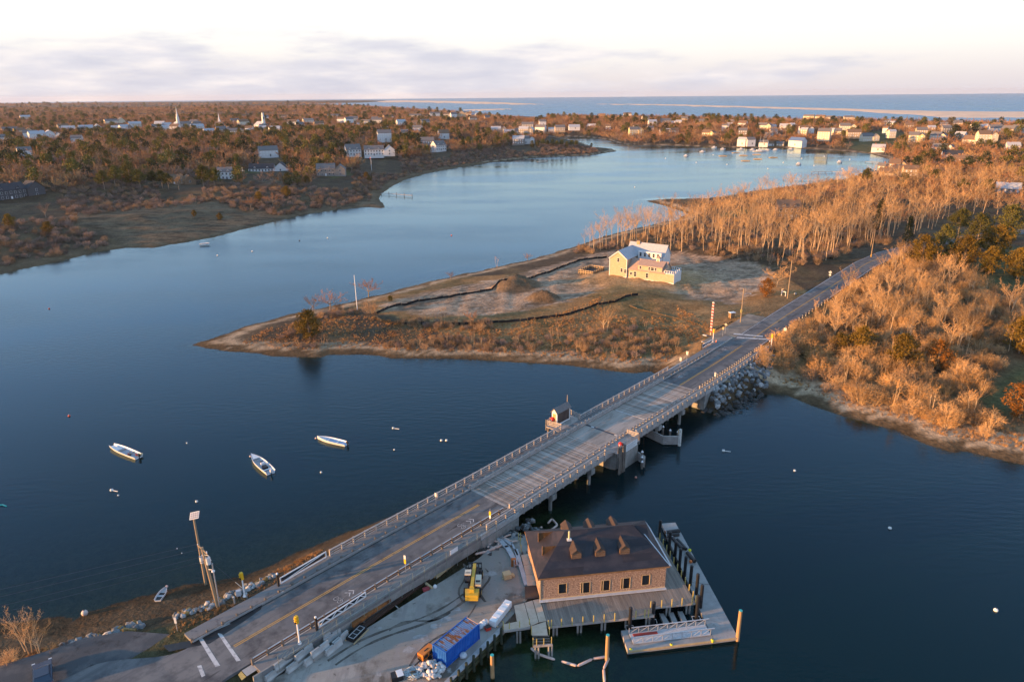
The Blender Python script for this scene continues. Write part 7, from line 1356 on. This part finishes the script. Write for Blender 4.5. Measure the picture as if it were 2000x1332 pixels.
q = MB(); q.tube([U(6.0), U(6.2) + Vector((.8, -.5, .1))], .05, 6); q.ball(U(6.15) + Vector((.95, -.6, 0)), .24, 10, 6, 0, .7); q.obj('street_lamp', mat('lamp_white', (.7, .7, .7), .4), up)
q = MB(); q.tube([U(8.2), U(8.5) + Vector((.9, -.6, .0)), U(7.9) + Vector((1.2, -.8, 0))], .04, 6); q.obj('cable_bracket', STEEL, up)
q = MB(); q.box(.12, .2, -.12, .12, 0, 7); q.obj('conduit', STEEL, up)
for i, (z_, dx) in enumerate(((9.1, -.95), (9.1, .1), (7.9, 0), (7.2, .05))):
    a_ = upl + U(z_) + Vector((dx, -dx * .9, .1)); e_ = Vector((-150, 38 - i * 2, 11 - i * .5)); q = MB(); pts = []
    for k in range(13): u = k / 12; v = a_.lerp(e_, u) - Vector((0, 0, 4 * 1.2 * u * (1 - u))) - a_; pts.append(v)
    t = thing('power_line', '%s wire from the top of those running left from the utility pole' % ORD[i], 'wire', tuple(a_), 0, 'power lines to the left'); q.tube(pts, .03, 4); q.obj('wire', WIRE, t)
    if i < 2: q = MB(); q.cyl(pts[1].lerp(pts[0], .75), .05, .12, 6); q.obj('insulator', WHITE, t)
a_ = upl + U(8.0); e_ = P(476, 1150, 2.2); t = thing('guy_wire', 'guy wire slanting from the utility pole to the boulders', 'wire', tuple(a_)); q = MB(); q.tube([(0, 0, 0), e_ - a_], .02, 4); q.obj('wire', WIRE, t); q = MB(); q.tube([(e_ - a_) * .78, e_ - a_], .05, 6); q.obj('guard_sleeve', mat('sleeve_cream', (.62, .58, .5), .6), t)
fl_ = pole(402, 1140, .2, 10.6, 'greenish pole topped by a solar panel standing at the waterline', 'solar_pole', (-.3, .5), .2); q = MB(); q.add([(-.85, .3, 10.4), (.45, .3, 10.7), (.45, .9, 11.5), (-.85, .9, 11.2), (-.85, .36, 10.36), (.45, .36, 10.66), (.45, .96, 11.46), (-.85, .96, 11.16)], [(0, 1, 2, 3), (7, 6, 5, 4), (0, 4, 5, 1), (1, 5, 6, 2), (2, 6, 7, 3), (3, 7, 4, 0)]); so_ = q.obj('panel_frame', WHITE, fl_); q = MB()
for i in range(4):
    for j in range(3): u0, u1, v0, v1 = .06 + i * .23, .06 + i * .23 + .2, .08 + j * .29, .08 + j * .29 + .25; c_ = lambda u, v: (-.85 + 1.3 * u, .3 + .6 * v - .015, 10.4 + .3 * u + .8 * v + .012); q.add([c_(u0, v0), c_(u1, v0), c_(u1, v1), c_(u0, v1)], [(0, 1, 2, 3)])
q.obj('solar_cell', mat('solar_cell', (.30, .32, .38), .25), so_)
lp_ = pole(1446, 632, 4.3, 10.2, 'tall pole with a curved street lamp arm beyond the bridge', 'lamp_pole'); q = MB(); q.tube([(0, 0, 8.2), (.9, .3, 8.7), (2.0, .5, 8.6)], .06, 6); q.ball((2.2, .55, 8.55), .28, 8, 6, 0, .5); q.obj('lamp_arm', STEEL, lp_); q = MB(); q.box(-.3, .1, -.2, .1, 3.2, 4.2); q.obj('meter_box', POSTY, lp_)
u2 = pole(1538, 583, None, 12.2, 'tall bare utility pole beside the road past the rusty cedar'); q = MB(); q.cyl((.1, 0, 3), .05, 6, 6); q.obj('conduit', STEEL, u2); u3 = pole(1701, 503, None, 10.5, 'thin utility pole at the far bend of the road'); q = MB(); q.box(-.15, .15, -.15, .15, .2, 1.2); q.obj('yellow_guard', SIGY, u3)
a_ = Vector(u2.location) + Vector((0, 0, 11.9)); e_ = Vector(u3.location) + Vector((0, 0, 10.2)); q = MB(); q.tube([(0, 0, 0)] + [(e_ - a_) * (k / 8) - Vector((0, 0, 5 * (k / 8) * (1 - k / 8))) for k in range(1, 9)], .035, 4); t = thing('power_line', 'sagging wire between the two poles along the far road', 'wire', tuple(a_)); q.obj('wire', WIRE, t)
p = PG(476, 352); t = thing('flagpole', 'white pole with short yard on the left bank lawn', 'pole', tuple(p)); q = MB(); q.cyl((0, 0, -.3), .14, 10, 6); q.obj('shaft', WHITE, t); q = MB(); q.beam((-1.4, 0, 7), (1.4, 0, 7), .12, .12); q.obj('yard', WHITE, t)
p = PG(726, 334); t = thing('flagpole', 'white flagpole flying a small red and white flag on the left bank', 'flagpole', tuple(p)); q = MB(); q.cyl((0, 0, -.3), .16, 12, 6); q.obj('shaft', WHITE, t); q = MB(); q.add([(0, 0, 11.5), (-.5, .1, 9.6), (-1.1, 0, 9.8), (-.9, .1, 11.4)], [(0, 1, 2, 3), (3, 2, 1, 0)]); q.obj('flag', mat('flag_red', (.45, .10, .10), .7), t)
p = PG(698, 606); t = thing('flagpole', 'tall white flagpole on the peninsula', 'flagpole', tuple(p)); q = MB(); q.tube([(0, 0, -.3), (-.1, 0, 11.2)], [.14, .08], 8); q.obj('shaft', mat('pole_white', (.8, .8, .8), .5), t); q = MB(); q.ball((-.1, 0, 11.3), .13, 8, 6); q.obj('finial', WHITE, t)
# red and white banded mast
p = PG(1388, 654); t = thing('banded_mast', 'red and white banded lattice mast beside the bridge end', 'mast', tuple(p), BRZ); RW_R = mat('mast_red', (.58, .045, .03), .5); n = 20
for k in range(n):
    z0 = .8 + k * .43; q = MB(); hs = .24
    if k % 2 == 0: q.box(-hs, hs, -.12, .12, z0, z0 + .43); q.obj('red_band', RW_R, t)
    else:
        q.box(-hs, -hs + .14, -.12, .12, z0, z0 + .43); q.box(hs - .14, hs, -.12, .12, z0, z0 + .43); q.box(-hs, hs, -.10, .10, z0 + .3, z0 + .43); q.obj('white_band', WHITE, t)
q = MB(); q.box(-.1, .1, -.1, .1, -.5, .8); q.obj('stand', STEEL, t)
p = PG(1381, 663); t = thing('equipment_cabinet', 'black equipment cabinet under the banded mast', 'cabinet', tuple(p), BRZ); q = MB(); q.box(-.9, .9, -.5, .5, .1, 1.1); q.obj('body', BLK, t); q = MB(); q.box(-1.1, 0, -.6, -.3, 1.1, 1.25); q.obj('lid', WHITE, t)
p = PG(1429, 621); t = thing('site_booth', 'small booth with white top panel on the construction lot', 'booth', tuple(p), .3); q = MB()
for x_ in (-.7, .7):
    for y_ in (-.5, .5): q.box(x_ - .06, x_ + .06, y_ - .06, y_ + .06, 0, 1.6)
q.obj('frame', WOODN, t); q = MB(); q.box(-.9, .9, -.65, .65, 1.6, 1.75); q.obj('top_panel', WHITE, t); q = MB(); q.box(-.62, .62, -.45, .45, .05, 1.4); q.obj('box', mat('booth_brown', (.25, .16, .09), .8), t)
p = PG(1530, 578); t = thing('white_kiosk', 'small white post-and-sign frame by the utility pole', 'kiosk', tuple(p), BRZ); q = MB(); q.box(-.7, -.55, -.1, .1, 0, 2.1); q.box(.55, .7, -.1, .1, 0, 1.5); q.box(-.7, .7, -.08, .08, 1.2, 1.5); q.obj('frame', WHITE, t); q = MB(); q.box(-.9, -.1, -.12, .12, 2.1, 2.3); q.obj('top', WOODN, t)
p = PG(1553, 576); q = MB(); q.ball((0, 0, .35), .45, 8, 6, 0, .8); t = thing('boulder', 'pale boulder on the verge past the utility pole', 'boulder', tuple(p)); q.obj('stone', RK[1], t)
# utility cabinets and hydrant by the near pavement
for px, py, lab, m_, hh in ((459, 1182, 'thin grey standpipe by the concrete slab', STEEL, 1.3), (483, 1172, 'grey hydrant post at the slab corner', STEEL, 1.1)):
    p = P(px, py, 2.4); t = thing('standpipe', lab, 'standpipe', tuple(p)); q = MB(); q.cyl((0, 0, -.3), .12, hh + .3, 8); q.cyl((0, 0, 0), .2, .2, 8); q.obj('pipe', m_, t); q = MB(); q.ball((0, 0, hh), .17, 8, 6); q.obj('cap', m_, t)
p = P(467, 1166, 2.5); t = thing('meter_cabinet', 'pale blue meter cabinet among the boulders', 'cabinet', tuple(p), .3); q = MB(); q.box(-.3, .3, -.2, .2, .3, 1.1); q.obj('box', PALEB, t); q = MB(); q.box(-.25, -.15, -.1, .1, -.3, .3); q.box(.15, .25, -.1, .1, -.3, .3); q.obj('legs', STEEL, t)
# silt fences
def silt(pts, lab, m_, h_=.95):
    v = [PG(*q_) for q_ in pts]; t = thing('silt_fence', lab, 'silt fence', tuple(v[0])); r_ = random.Random(len(pts))
    for a_, b_ in zip(v, v[1:]):
        n = max(1, int((b_ - a_).length / 2.0))
        for k in range(n):
            p0, p1 = a_.lerp(b_, k / n), a_.lerp(b_, (k + 1) / n); z0, z1 = ground(p0.x, p0.y), ground(p1.x, p1.y); q = MB(); d_ = (p1 - p0).normalized() * .0; e_ = Vector((-(p1 - p0).y, (p1 - p0).x, 0)).normalized() * r_.uniform(-.25, .25)
            h0, h1 = h_ * r_.uniform(.75, 1.05), h_ * r_.uniform(.75, 1.05); nn = Vector((-(p1 - p0).y, (p1 - p0).x, 0)).normalized() * .025
            A_ = Vector((p0.x, p0.y, z0 - .1)) - v[0]; B_ = Vector((p1.x, p1.y, z1 - .1)) - v[0]
            V_ = [A_ - nn, B_ - nn, B_ - nn + e_ + Vector((0, 0, h1)), A_ - nn + e_ + Vector((0, 0, h0)), A_ + nn, B_ + nn, B_ + nn + e_ + Vector((0, 0, h1)), A_ + nn + e_ + Vector((0, 0, h0))]
            q.add(V_, [(0, 1, 2, 3), (7, 6, 5, 4), (0, 4, 5, 1), (2, 6, 7, 3), (1, 5, 6, 2), (3, 7, 4, 0)]); q.obj('fabric_panel', m_, t)
            q = MB(); q.tube([A_, A_ + e_ + Vector((0, 0, h0 + .25))], .03, 5); q.obj('stake', WOODN, t)
SF = mat('silt_black', (.012, .012, .014), .7)
silt([(735, 613), (760, 602), (830, 588), (900, 577), (960, 564), (1010, 554), (1080, 530), (1130, 510), (1185, 503)], 'black silt fence along the water side of the construction lot', SF)
silt([(727, 618), (745, 629), (800, 634), (860, 633), (900, 635), (960, 631), (1030, 626), (1100, 618), (1140, 606), (1165, 596), (1200, 591), (1220, 581), (1246, 577)], 'black silt fence along the near side of the construction lot', SF)
silt([(1230, 599), (1270, 610), (1330, 624), (1378, 641), (1397, 645), (1430, 628)], 'brown sagging silt fence near the bridge end', mat('silt_brown', (.10, .065, .035), .8), .4)
# ------------------------------------------------------------------ fenders of the bridge opening
def fender(lab, pts, zt):
    t = thing('timber_fender', lab, 'fender', (A0.x, A0.y, 0), BRZ)
    for a_, b_ in zip(pts, pts[1:]):
        for k in range(5): z_ = .35 + k * (zt - .35) / 4; q = MB(); q.beam((*a_, z_), (*b_, z_), .3, .22); q.obj('waler', WOODG, t)
        n = max(1, int(math.dist(a_, b_) / 1.6))
        for k in range(n + 1): u = k / n; x_, y_ = a_[0] + (b_[0] - a_[0]) * u - .1, a_[1] + (b_[1] - a_[1]) * u + .3; q = MB(); q.cyl((x_, y_, -3), .17, zt + 2.9, 8); q.obj('pile', WOODD, t)
    return t
f1 = fender('long angled timber fender beyond the pier opening', [(2.0, 43.2), (7.9, 42.0), (10.2, 43.9)], 1.9); f2 = fender('short timber fender beside the concrete pier', [(7.6, 33.2), (9.4, 32.6), (9.9, 31.6)], 1.8)
q = MB(); q.box(10.3, 10.75, 43.7, 44.1, -2, 3.6); wp_ = q.obj('marker_board', noise_mat('marker_white', (.62, .62, .60), [((.3, .3, .29), 2, .55, .65, (1, 1, 1))], .8), f1); q = MB(); q.box(10.2, 10.32, 43.5, 43.72, 2.6, 3.55); q.obj('lit_board', WOODN, f1)
CAPW = mat('cone_white', (.70, .72, .76), .5)
def cap_pile(s, o, h_, lab):
    v = A0 + DR * s + NR * o; t = thing('capped_pile', lab, 'pile', (v.x, v.y, 0), 0, 'white-capped piles by the bridge'); q = MB(); q.cyl((0, 0, -3), .2, h_ + 3, 10); q.obj('shaft', WOODD, t); q = MB(); q.cyl((0, 0, h_), .26, .38, 10, 0, .02); q.obj('cone_cap', CAPW, t)
for i, (s, o, h_) in enumerate([(44.6, 6.3, 2.5), (44.5, 8.0, 2.3), (44.9, 9.5, 2.3)]): cap_pile(s, o, h_, '%s white-capped pile from the bridge on the long fender' % ORD[i])
for i, (s, o, h_) in enumerate([(32.9, 8.7, 2.4), (31.9, 9.3, 1.9), (31.2, 9.8, 1.4)]): cap_pile(s, o, h_, '%s white-capped pile of the cluster by the concrete pier' % ORD[i])
# ------------------------------------------------------------------ boats and buoys
def hull(L_, B_, D_, blunt=.0):
    q = MB(); st = []; n = 9
    for i in range(n):
        u = i / (n - 1); w_ = B_ / 2 * (1 - max(0, (u - .45) / .55) ** 2.2 * (1 - blunt)) * (.88 + .12 * min(1, u * 4)); kz = D_ * (.0 + .35 * max(0, (u - .6) / .4) ** 2); sh_ = D_ * (1 + .28 * u * u); st.append((u * L_, w_, kz, sh_))
    vs = []
    for x_, w_, kz, sh_ in st:
        i_ = max(w_ - .09, .01); vs += [(x_, 0, kz - .12), (x_, -w_ * .75, kz + .03), (x_, -w_, sh_), (x_, -i_, sh_), (x_, -i_ * .8, kz + .22), (x_, i_ * .8, kz + .22), (x_, i_, sh_), (x_, w_, sh_), (x_, w_ * .75, kz + .03)]
    fs = [(i * 9 + j, i * 9 + (j + 1) % 9, (i + 1) * 9 + (j + 1) % 9, (i + 1) * 9 + j) for i in range(n - 1) for j in range(9)]; fs += [tuple(range(9)), tuple((n - 1) * 9 + j for j in range(9))[::-1]]
    q.add(vs, fs); return q
BOATW = mat('boat_white', (.72, .74, .77), .4, .08, 2, .5); BOATI = mat('boat_grey_inside', (.33, .36, .41), .7, .25, 2)
def boat(bow, stern, B_, D_, lab, kind, z=-.08, hm=BOATW, blunt=0):
    a_, b_ = P(*stern, .2), P(*bow, .2); d_ = b_ - a_; L_ = d_.length; t = thing('skiff' if kind != 'dinghy' else 'dinghy', lab, 'boat', (a_.x, a_.y, z), math.atan2(d_.y, d_.x)); hull(L_, B_, D_, blunt).obj('hull', hm, t)
    q = MB(); q.box(.15, L_ * .72, -B_ * .34, B_ * .34, .2, .26); q.obj('floor', BLK if kind == 'dinghy' else BOATI if kind != 'blue' else mat('boat_blue_inside', (.28, .42, .62), .6, .15, 2), t)
    for u in ((.28, .6) if kind != 'console' else (.15,)): q = MB(); q.box(L_ * u, L_ * u + .32, -B_ * .42, B_ * .42, D_ * .62, D_ * .7); q.obj('thwart', hm if kind != 'work' else WOODG, t)
    if kind != 'dinghy':
        q = MB(); q.prism([(-.42, -.17), (-.05, -.17), (-.05, .17), (-.42, .17)], D_ * .9, D_ * .9 + .5); m_ = q.obj('outboard_motor', BLK if kind != 'console' else BOATW, t); q = MB(); q.box(-.3, -.15, -.06, .06, -.3, D_ * .9); q.obj('motor_leg', BLK, m_)
    if kind == 'console':
        q = MB(); q.prism([(L_ * .38, -.32), (L_ * .38 + .5, -.28), (L_ * .38 + .5, .28), (L_ * .38, .32)], .25, 1.05); cs_ = q.obj('console', BOATW, t); q = MB(); q.box(L_ * .38 + .5, L_ * .38 + .54, -.3, .3, .9, 1.3); q.obj('windscreen', GLB, cs_); q = MB(); q.box(L_ * .22, L_ * .34, -.4, .4, .25, .75); q.obj('seat', BLK, t); q = MB(); q.add([(L_ * .72, -B_ * .3, D_ * 1.12), (L_ * .99, 0, D_ * 1.27), (L_ * .72, B_ * .3, D_ * 1.12)], [(0, 1, 2)]); q.obj('foredeck', BOATW, t)
    if kind == 'work':
        for k in range(5): q = MB(); q.cbox((L_ * (.12 + .06 * k), RS.uniform(-.5, .5), .28), .3, .25, .3, k); q.obj('gear', [mat('gear_red', (.4, .07, .05), .6), WOODG, BLK][k % 3], t)
        q = MB(); q.box(.05, .4, -B_ * .45, -B_ * .1, D_ * .7, D_ + .1); q.obj('stern_box', mat('box_yellow', (.6, .5, .3), .6), t)
    q = MB(); q.smooth = True; q.ball((L_ + .35, .1, .18), .2, 8, 6); q.obj('mooring_float', mat('float_pink', (.6, .45, .42), .6), t); return t
boat((219, 872), (271, 893), 2.1, .62, 'white work skiff full of gear, leftmost of the moored boats', 'work', blunt=.55)
boat((491, 891), (529, 924), 2.15, .75, 'grey-white centre console skiff moored between the other two', 'console'); boat((620, 855), (677, 868), 1.75, .6, 'white skiff with pale blue inside, rightmost moored boat', 'blue')
p = PG(318, 1165); boat((326, 1153), (309, 1178), 1.15, .42, 'small grey dinghy drawn up on the near beach', 'dinghy', p.z + .12, mat('dinghy_grey', (.42, .44, .47), .6, .2, 3))
BUW = mat('buoy_white', (.74, .74, .73), .5); BUR = mat('buoy_red', (.60, .09, .05), .5)
def buoy(px, py, r_, lab, m_=BUW, stick=False, z=.08):
    p_ = P(px, py, z); t = thing('mooring_buoy', lab, 'buoy', (p_.x, p_.y, z), 0, 'mooring buoys'); q = MB(); q.smooth = True; q.ball((0, 0, 0), r_, 12, 8); q.obj('float', m_, t); q = MB(); q.cyl((0, 0, r_ * .8), r_ * .25, r_ * .45, 6); q.obj('ring', BLK if m_ is BUW else BUW, t)
    if stick: q = MB(); q.tube([(.3, -.1, -.02), (1.3, -.4, -.02)], .07, 6); q.obj('pick_up_stick', BUW, t)
for i, (x_, y_, r_, st) in enumerate([(218, 957, .3, 1), (231, 967, .16, 0), (384, 979, .24, 0), (365, 865, .16, 0), (768, 836, .25, 1), (770, 878, .17, 0), (627, 922, .2, 0), (862, 860, .27, 0), (872, 860, .27, 0), (1413, 880, .3, 1), (1552, 919, .25, 0), (1738, 1031, .28, 0), (1945, 1191, .3, 0)]):
    buoy(x_, y_, r_, '%s white buoy from the left on the near water' % ORD[sorted([218, 231, 384, 365, 768, 770.5, 627, 862, 872, 1413, 1552, 1738, 1945]).index(x_ if (x_, y_) != (770, 878) else 770.5)], BUW, st)
for x_, y_, r_, lab, m_ in [(135, 812, .26, 'red buoy near the left edge of the water', BUR), (96, 603, .26, 'orange buoy far up the left water', BUR), (882, 460, .34, 'red buoy alone on the pale mid water', BUR), (1242, 932, .2, 'pink ball floating off the bridge pier', mat('float_salmon', (.62, .26, .2), .5)), (425, 499, .35, 'white buoy nearest the marsh on the left', BUW), (493, 491, .35, 'white buoy right of the marsh channel', BUW), (640, 465, .35, 'white buoy on the pale water below the marsh point', BUW), (1240, 366, .4, 'white buoy in the middle of the upper bay', BUW), (585, 470, .3, 'dark small buoy on the left water', BLK)]: buoy(x_, y_, r_, lab, m_)
p = PG(166, 1200); q = MB(); q.smooth = True; q.ball((0, 0, .3), .42, 12, 8); t = thing('beached_ball', 'large pinkish ball float lying on the near beach', 'buoy', tuple(p)); q.obj('float', mat('ball_pink', (.62, .50, .46), .6), t); q = MB(); q.cyl((0, 0, .68), .08, .12, 6); q.obj('eye', BLK, t)
p = P(3, 988, .05); q = MB(); q.tube([(-.8, .2, 0), (0, .3, .05), (.9, -.1, 0)], .12, 6); t = thing('floating_line', 'bit of turquoise line floating at the left edge', 'rope', tuple(p)); q.obj('strand', mat('turquoise', (.02, .45, .42), .5), t)
# car at the lower left corner
def car(px, py, rot, lab, body):
    p_ = P(px, py, 2.35); t = thing('parked_car', lab, 'car', (p_.x, p_.y, 2.33), rot); q = MB(); L_, W_ = 4.6, 1.9; pr = [(-2.3, .35), (-2.3, .8), (-2.05, .95), (-1.3, 1.0), (1.0, .95), (2.0, .82), (2.3, .65), (2.3, .35)]
    q.add([(-W_ / 2, y_, z_) for y_, z_ in pr] + [(W_ / 2, y_, z_) for y_, z_ in pr], [tuple(range(8)), tuple(range(15, 7, -1))] + [(i, 8 + i, 8 + (i + 1) % 8, (i + 1) % 8) for i in range(8)]); q.obj('body', body, t)
    g = [(-1.95, .98), (-1.5, 1.48), (.1, 1.5), (1.05, .97)]; q = MB(); q.add([(-W_ / 2 + .08 + (.14 if z_ > 1.2 else 0), y_, z_) for y_, z_ in g] + [(W_ / 2 - .08 - (.14 if z_ > 1.2 else 0), y_, z_) for y_, z_ in g], [(0, 1, 2, 3), (7, 6, 5, 4), (0, 4, 5, 1), (2, 6, 7, 3)]); q.obj('glasshouse', GLB, t)
    q = MB(); q.box(-.72, .72, -1.45, .08, 1.47, 1.53); q.obj('roof', body, t)
    for sx in (-.84, .84):
        for y_ in (-1.4, 1.4): q = MB(); q.tube([(sx - .11, y_, .33), (sx + .11, y_, .33)], .33, 14); w_ = q.obj('wheel', TYRE, t); q = MB(); q.tube([(sx - .12, y_, .33), (sx + .12, y_, .33)], .19, 10); q.obj('rim', STEEL, w_)
        q = MB(); q.box(sx - .22, sx + .12, 2.2, 2.33, .6, .75); q.obj('headlight', WHITE, t); q = MB(); q.box(sx - .2, sx + .12, -2.33, -2.2, .68, .84); q.obj('tail_light', REDB, t)
    return t
car(86, 1324, .58, 'dark blue car cut by the bottom edge at the lower left', mat('car_blue', (.035, .05, .085), .25, 0, 1, .6))
# ------------------------------------------------------------------ far water: docks, rafts, boats
def dock(pts, lab, z_=1.1, w_=1.4, posts=True, m_=WOODG):
    v = [P(*q_, 0) for q_ in pts]; t = thing('dock', lab, 'dock', tuple(v[0])); 
    for a_, b_ in zip(v, v[1:]):
        q = MB(); q.beam(a_ - v[0] + Vector((0, 0, z_)), b_ - v[0] + Vector((0, 0, z_)), w_, .2); q.obj('deck', m_, t); n = max(2, int((b_ - a_).length / 6))
        for k in range(n + 1): q = MB(); c_ = a_.lerp(b_, k / n) - v[0]; q.cyl((c_.x, c_.y, -2), .18, z_ + (3.2 if posts else 2.0), 6); q.obj('post', WOODD, t)
dock([(745, 380), (805, 385)], 'row of thin dock posts off the left bank', 1.0, .5); dock([(1585, 339), (1625, 338), (1680, 343)], 'long pale dock reaching from the right shore cottages', 1.2, 2.0, False); dock([(1530, 352), (1600, 354)], 'second pale dock behind the grove tops', 1.0, 1.8, False); dock([(1050, 318), (1068, 316)], 'small landing under the left bank point', .8, 2.0, False); dock([(1690, 318), (1745, 322)], 'short dock near the right end of the bay', 1.0, 1.5, False)
for i, (x_, y_) in enumerate(sorted([(1412, 305.5), (1437, 299.5), (1452, 304.5), (1456, 315), (1478, 302.5), (1480, 311.5), (1510, 308.5)])):
    p_ = P(x_, y_); t = thing('work_raft', '%s low wooden raft from the left in the upper bay' % ORD[i], 'raft', (p_.x, p_.y, 0), RS.uniform(-.2, .2), 'rafts moored in the upper bay'); q = MB(); q.box(-4.2, 4.2, -1.6, 1.6, -.2, .55); q.obj('deck', WOODN, t); q = MB(); q.box(-2.5, 2.5, -.7, .7, .55, .95); q.obj('load', WOODG, t)
def yacht(px, py, L_, mh, lab, masts=1):
    p_ = P(px, py); t = thing('moored_boat', lab, 'boat', (p_.x - L_ / 2, p_.y, 0)); hull(L_, L_ * .28, 1.3).obj('hull', BOATW, t); q = MB(); q.box(L_ * .25, L_ * .6, -L_ * .09, L_ * .09, 1.2, 2.3); q.obj('cabin', BOATW, t)
    for k in range(masts): q = MB(); x_ = L_ * (.45 + .25 * k); q.tube([(x_, 0, 1), (x_, 0, mh)], [.16, .08], 6); m_ = q.obj('mast', BOATW, t); q = MB(); q.tube([(x_, 0, mh), (L_, 0, 1.4)], .04, 4); q.tube([(x_, 0, 2.6), (x_ - L_ * .3, 0, 2.7)], .12, 6); q.obj('rigging', WOODG, m_)
yacht(1484, 297, 16, 18, 'two-masted white schooner moored before the boatyard', 2)
for i, (x_, y_) in enumerate([(1395, 289.5), (1448, 293), (1470, 294), (1500, 295), (1515, 294), (1545, 293), (1412, 293), (1372, 298), (1640, 318), (1560, 322), (1340, 306)]): yacht(x_, y_, 6.5 if i < 8 else 5, 3.5, 'small white boat moored in the upper bay, %s by distance from the boatyard' % ORD[i], 0 if i % 3 else 0)
for i, (x_, y_) in enumerate([(1393, 303), (1530, 318), (1566, 310), (1590, 324), (1610, 306), (1645, 330), (1420, 322), (1500, 330), (1360, 318), (1545, 300), (1660, 312), (1300, 310)]): buoy(x_, y_, .6, 'tiny white mooring buoy scattered on the upper bay')
p_ = P(385, 482, 0); t = thing('beached_boat', 'small pale boat pulled up below the marsh', 'boat', (p_.x, p_.y + 3, .4), .2); hull(4.5, 1.5, .5).obj('hull', BOATW, t); q = MB(); q.box(1, 3, -.5, .5, .3, .35); q.obj('floor', BOATI, t)
# ------------------------------------------------------------------ evening haze: one box of even, thin air round everything
hz = MB(); hz.box(-9200, 16200, -700, 15700, -6, 92); hm = bpy.data.materials.new('evening_haze'); hm.use_nodes = True; hn = hm.node_tree; hn.nodes.clear()
ho = hn.nodes.new('ShaderNodeOutputMaterial'); pv = hn.nodes.new('ShaderNodeVolumePrincipled'); pv.inputs['Density'].default_value = 2.4e-5; pv.inputs['Color'].default_value = (.86, .86, .93, 1); pv.inputs['Anisotropy'].default_value = .2
hn.links.new(pv.outputs[0], ho.inputs['Volume']); tag(hz.obj('haze', hm), 'thin lavender evening haze over the town and sea', None, None, 'stuff')
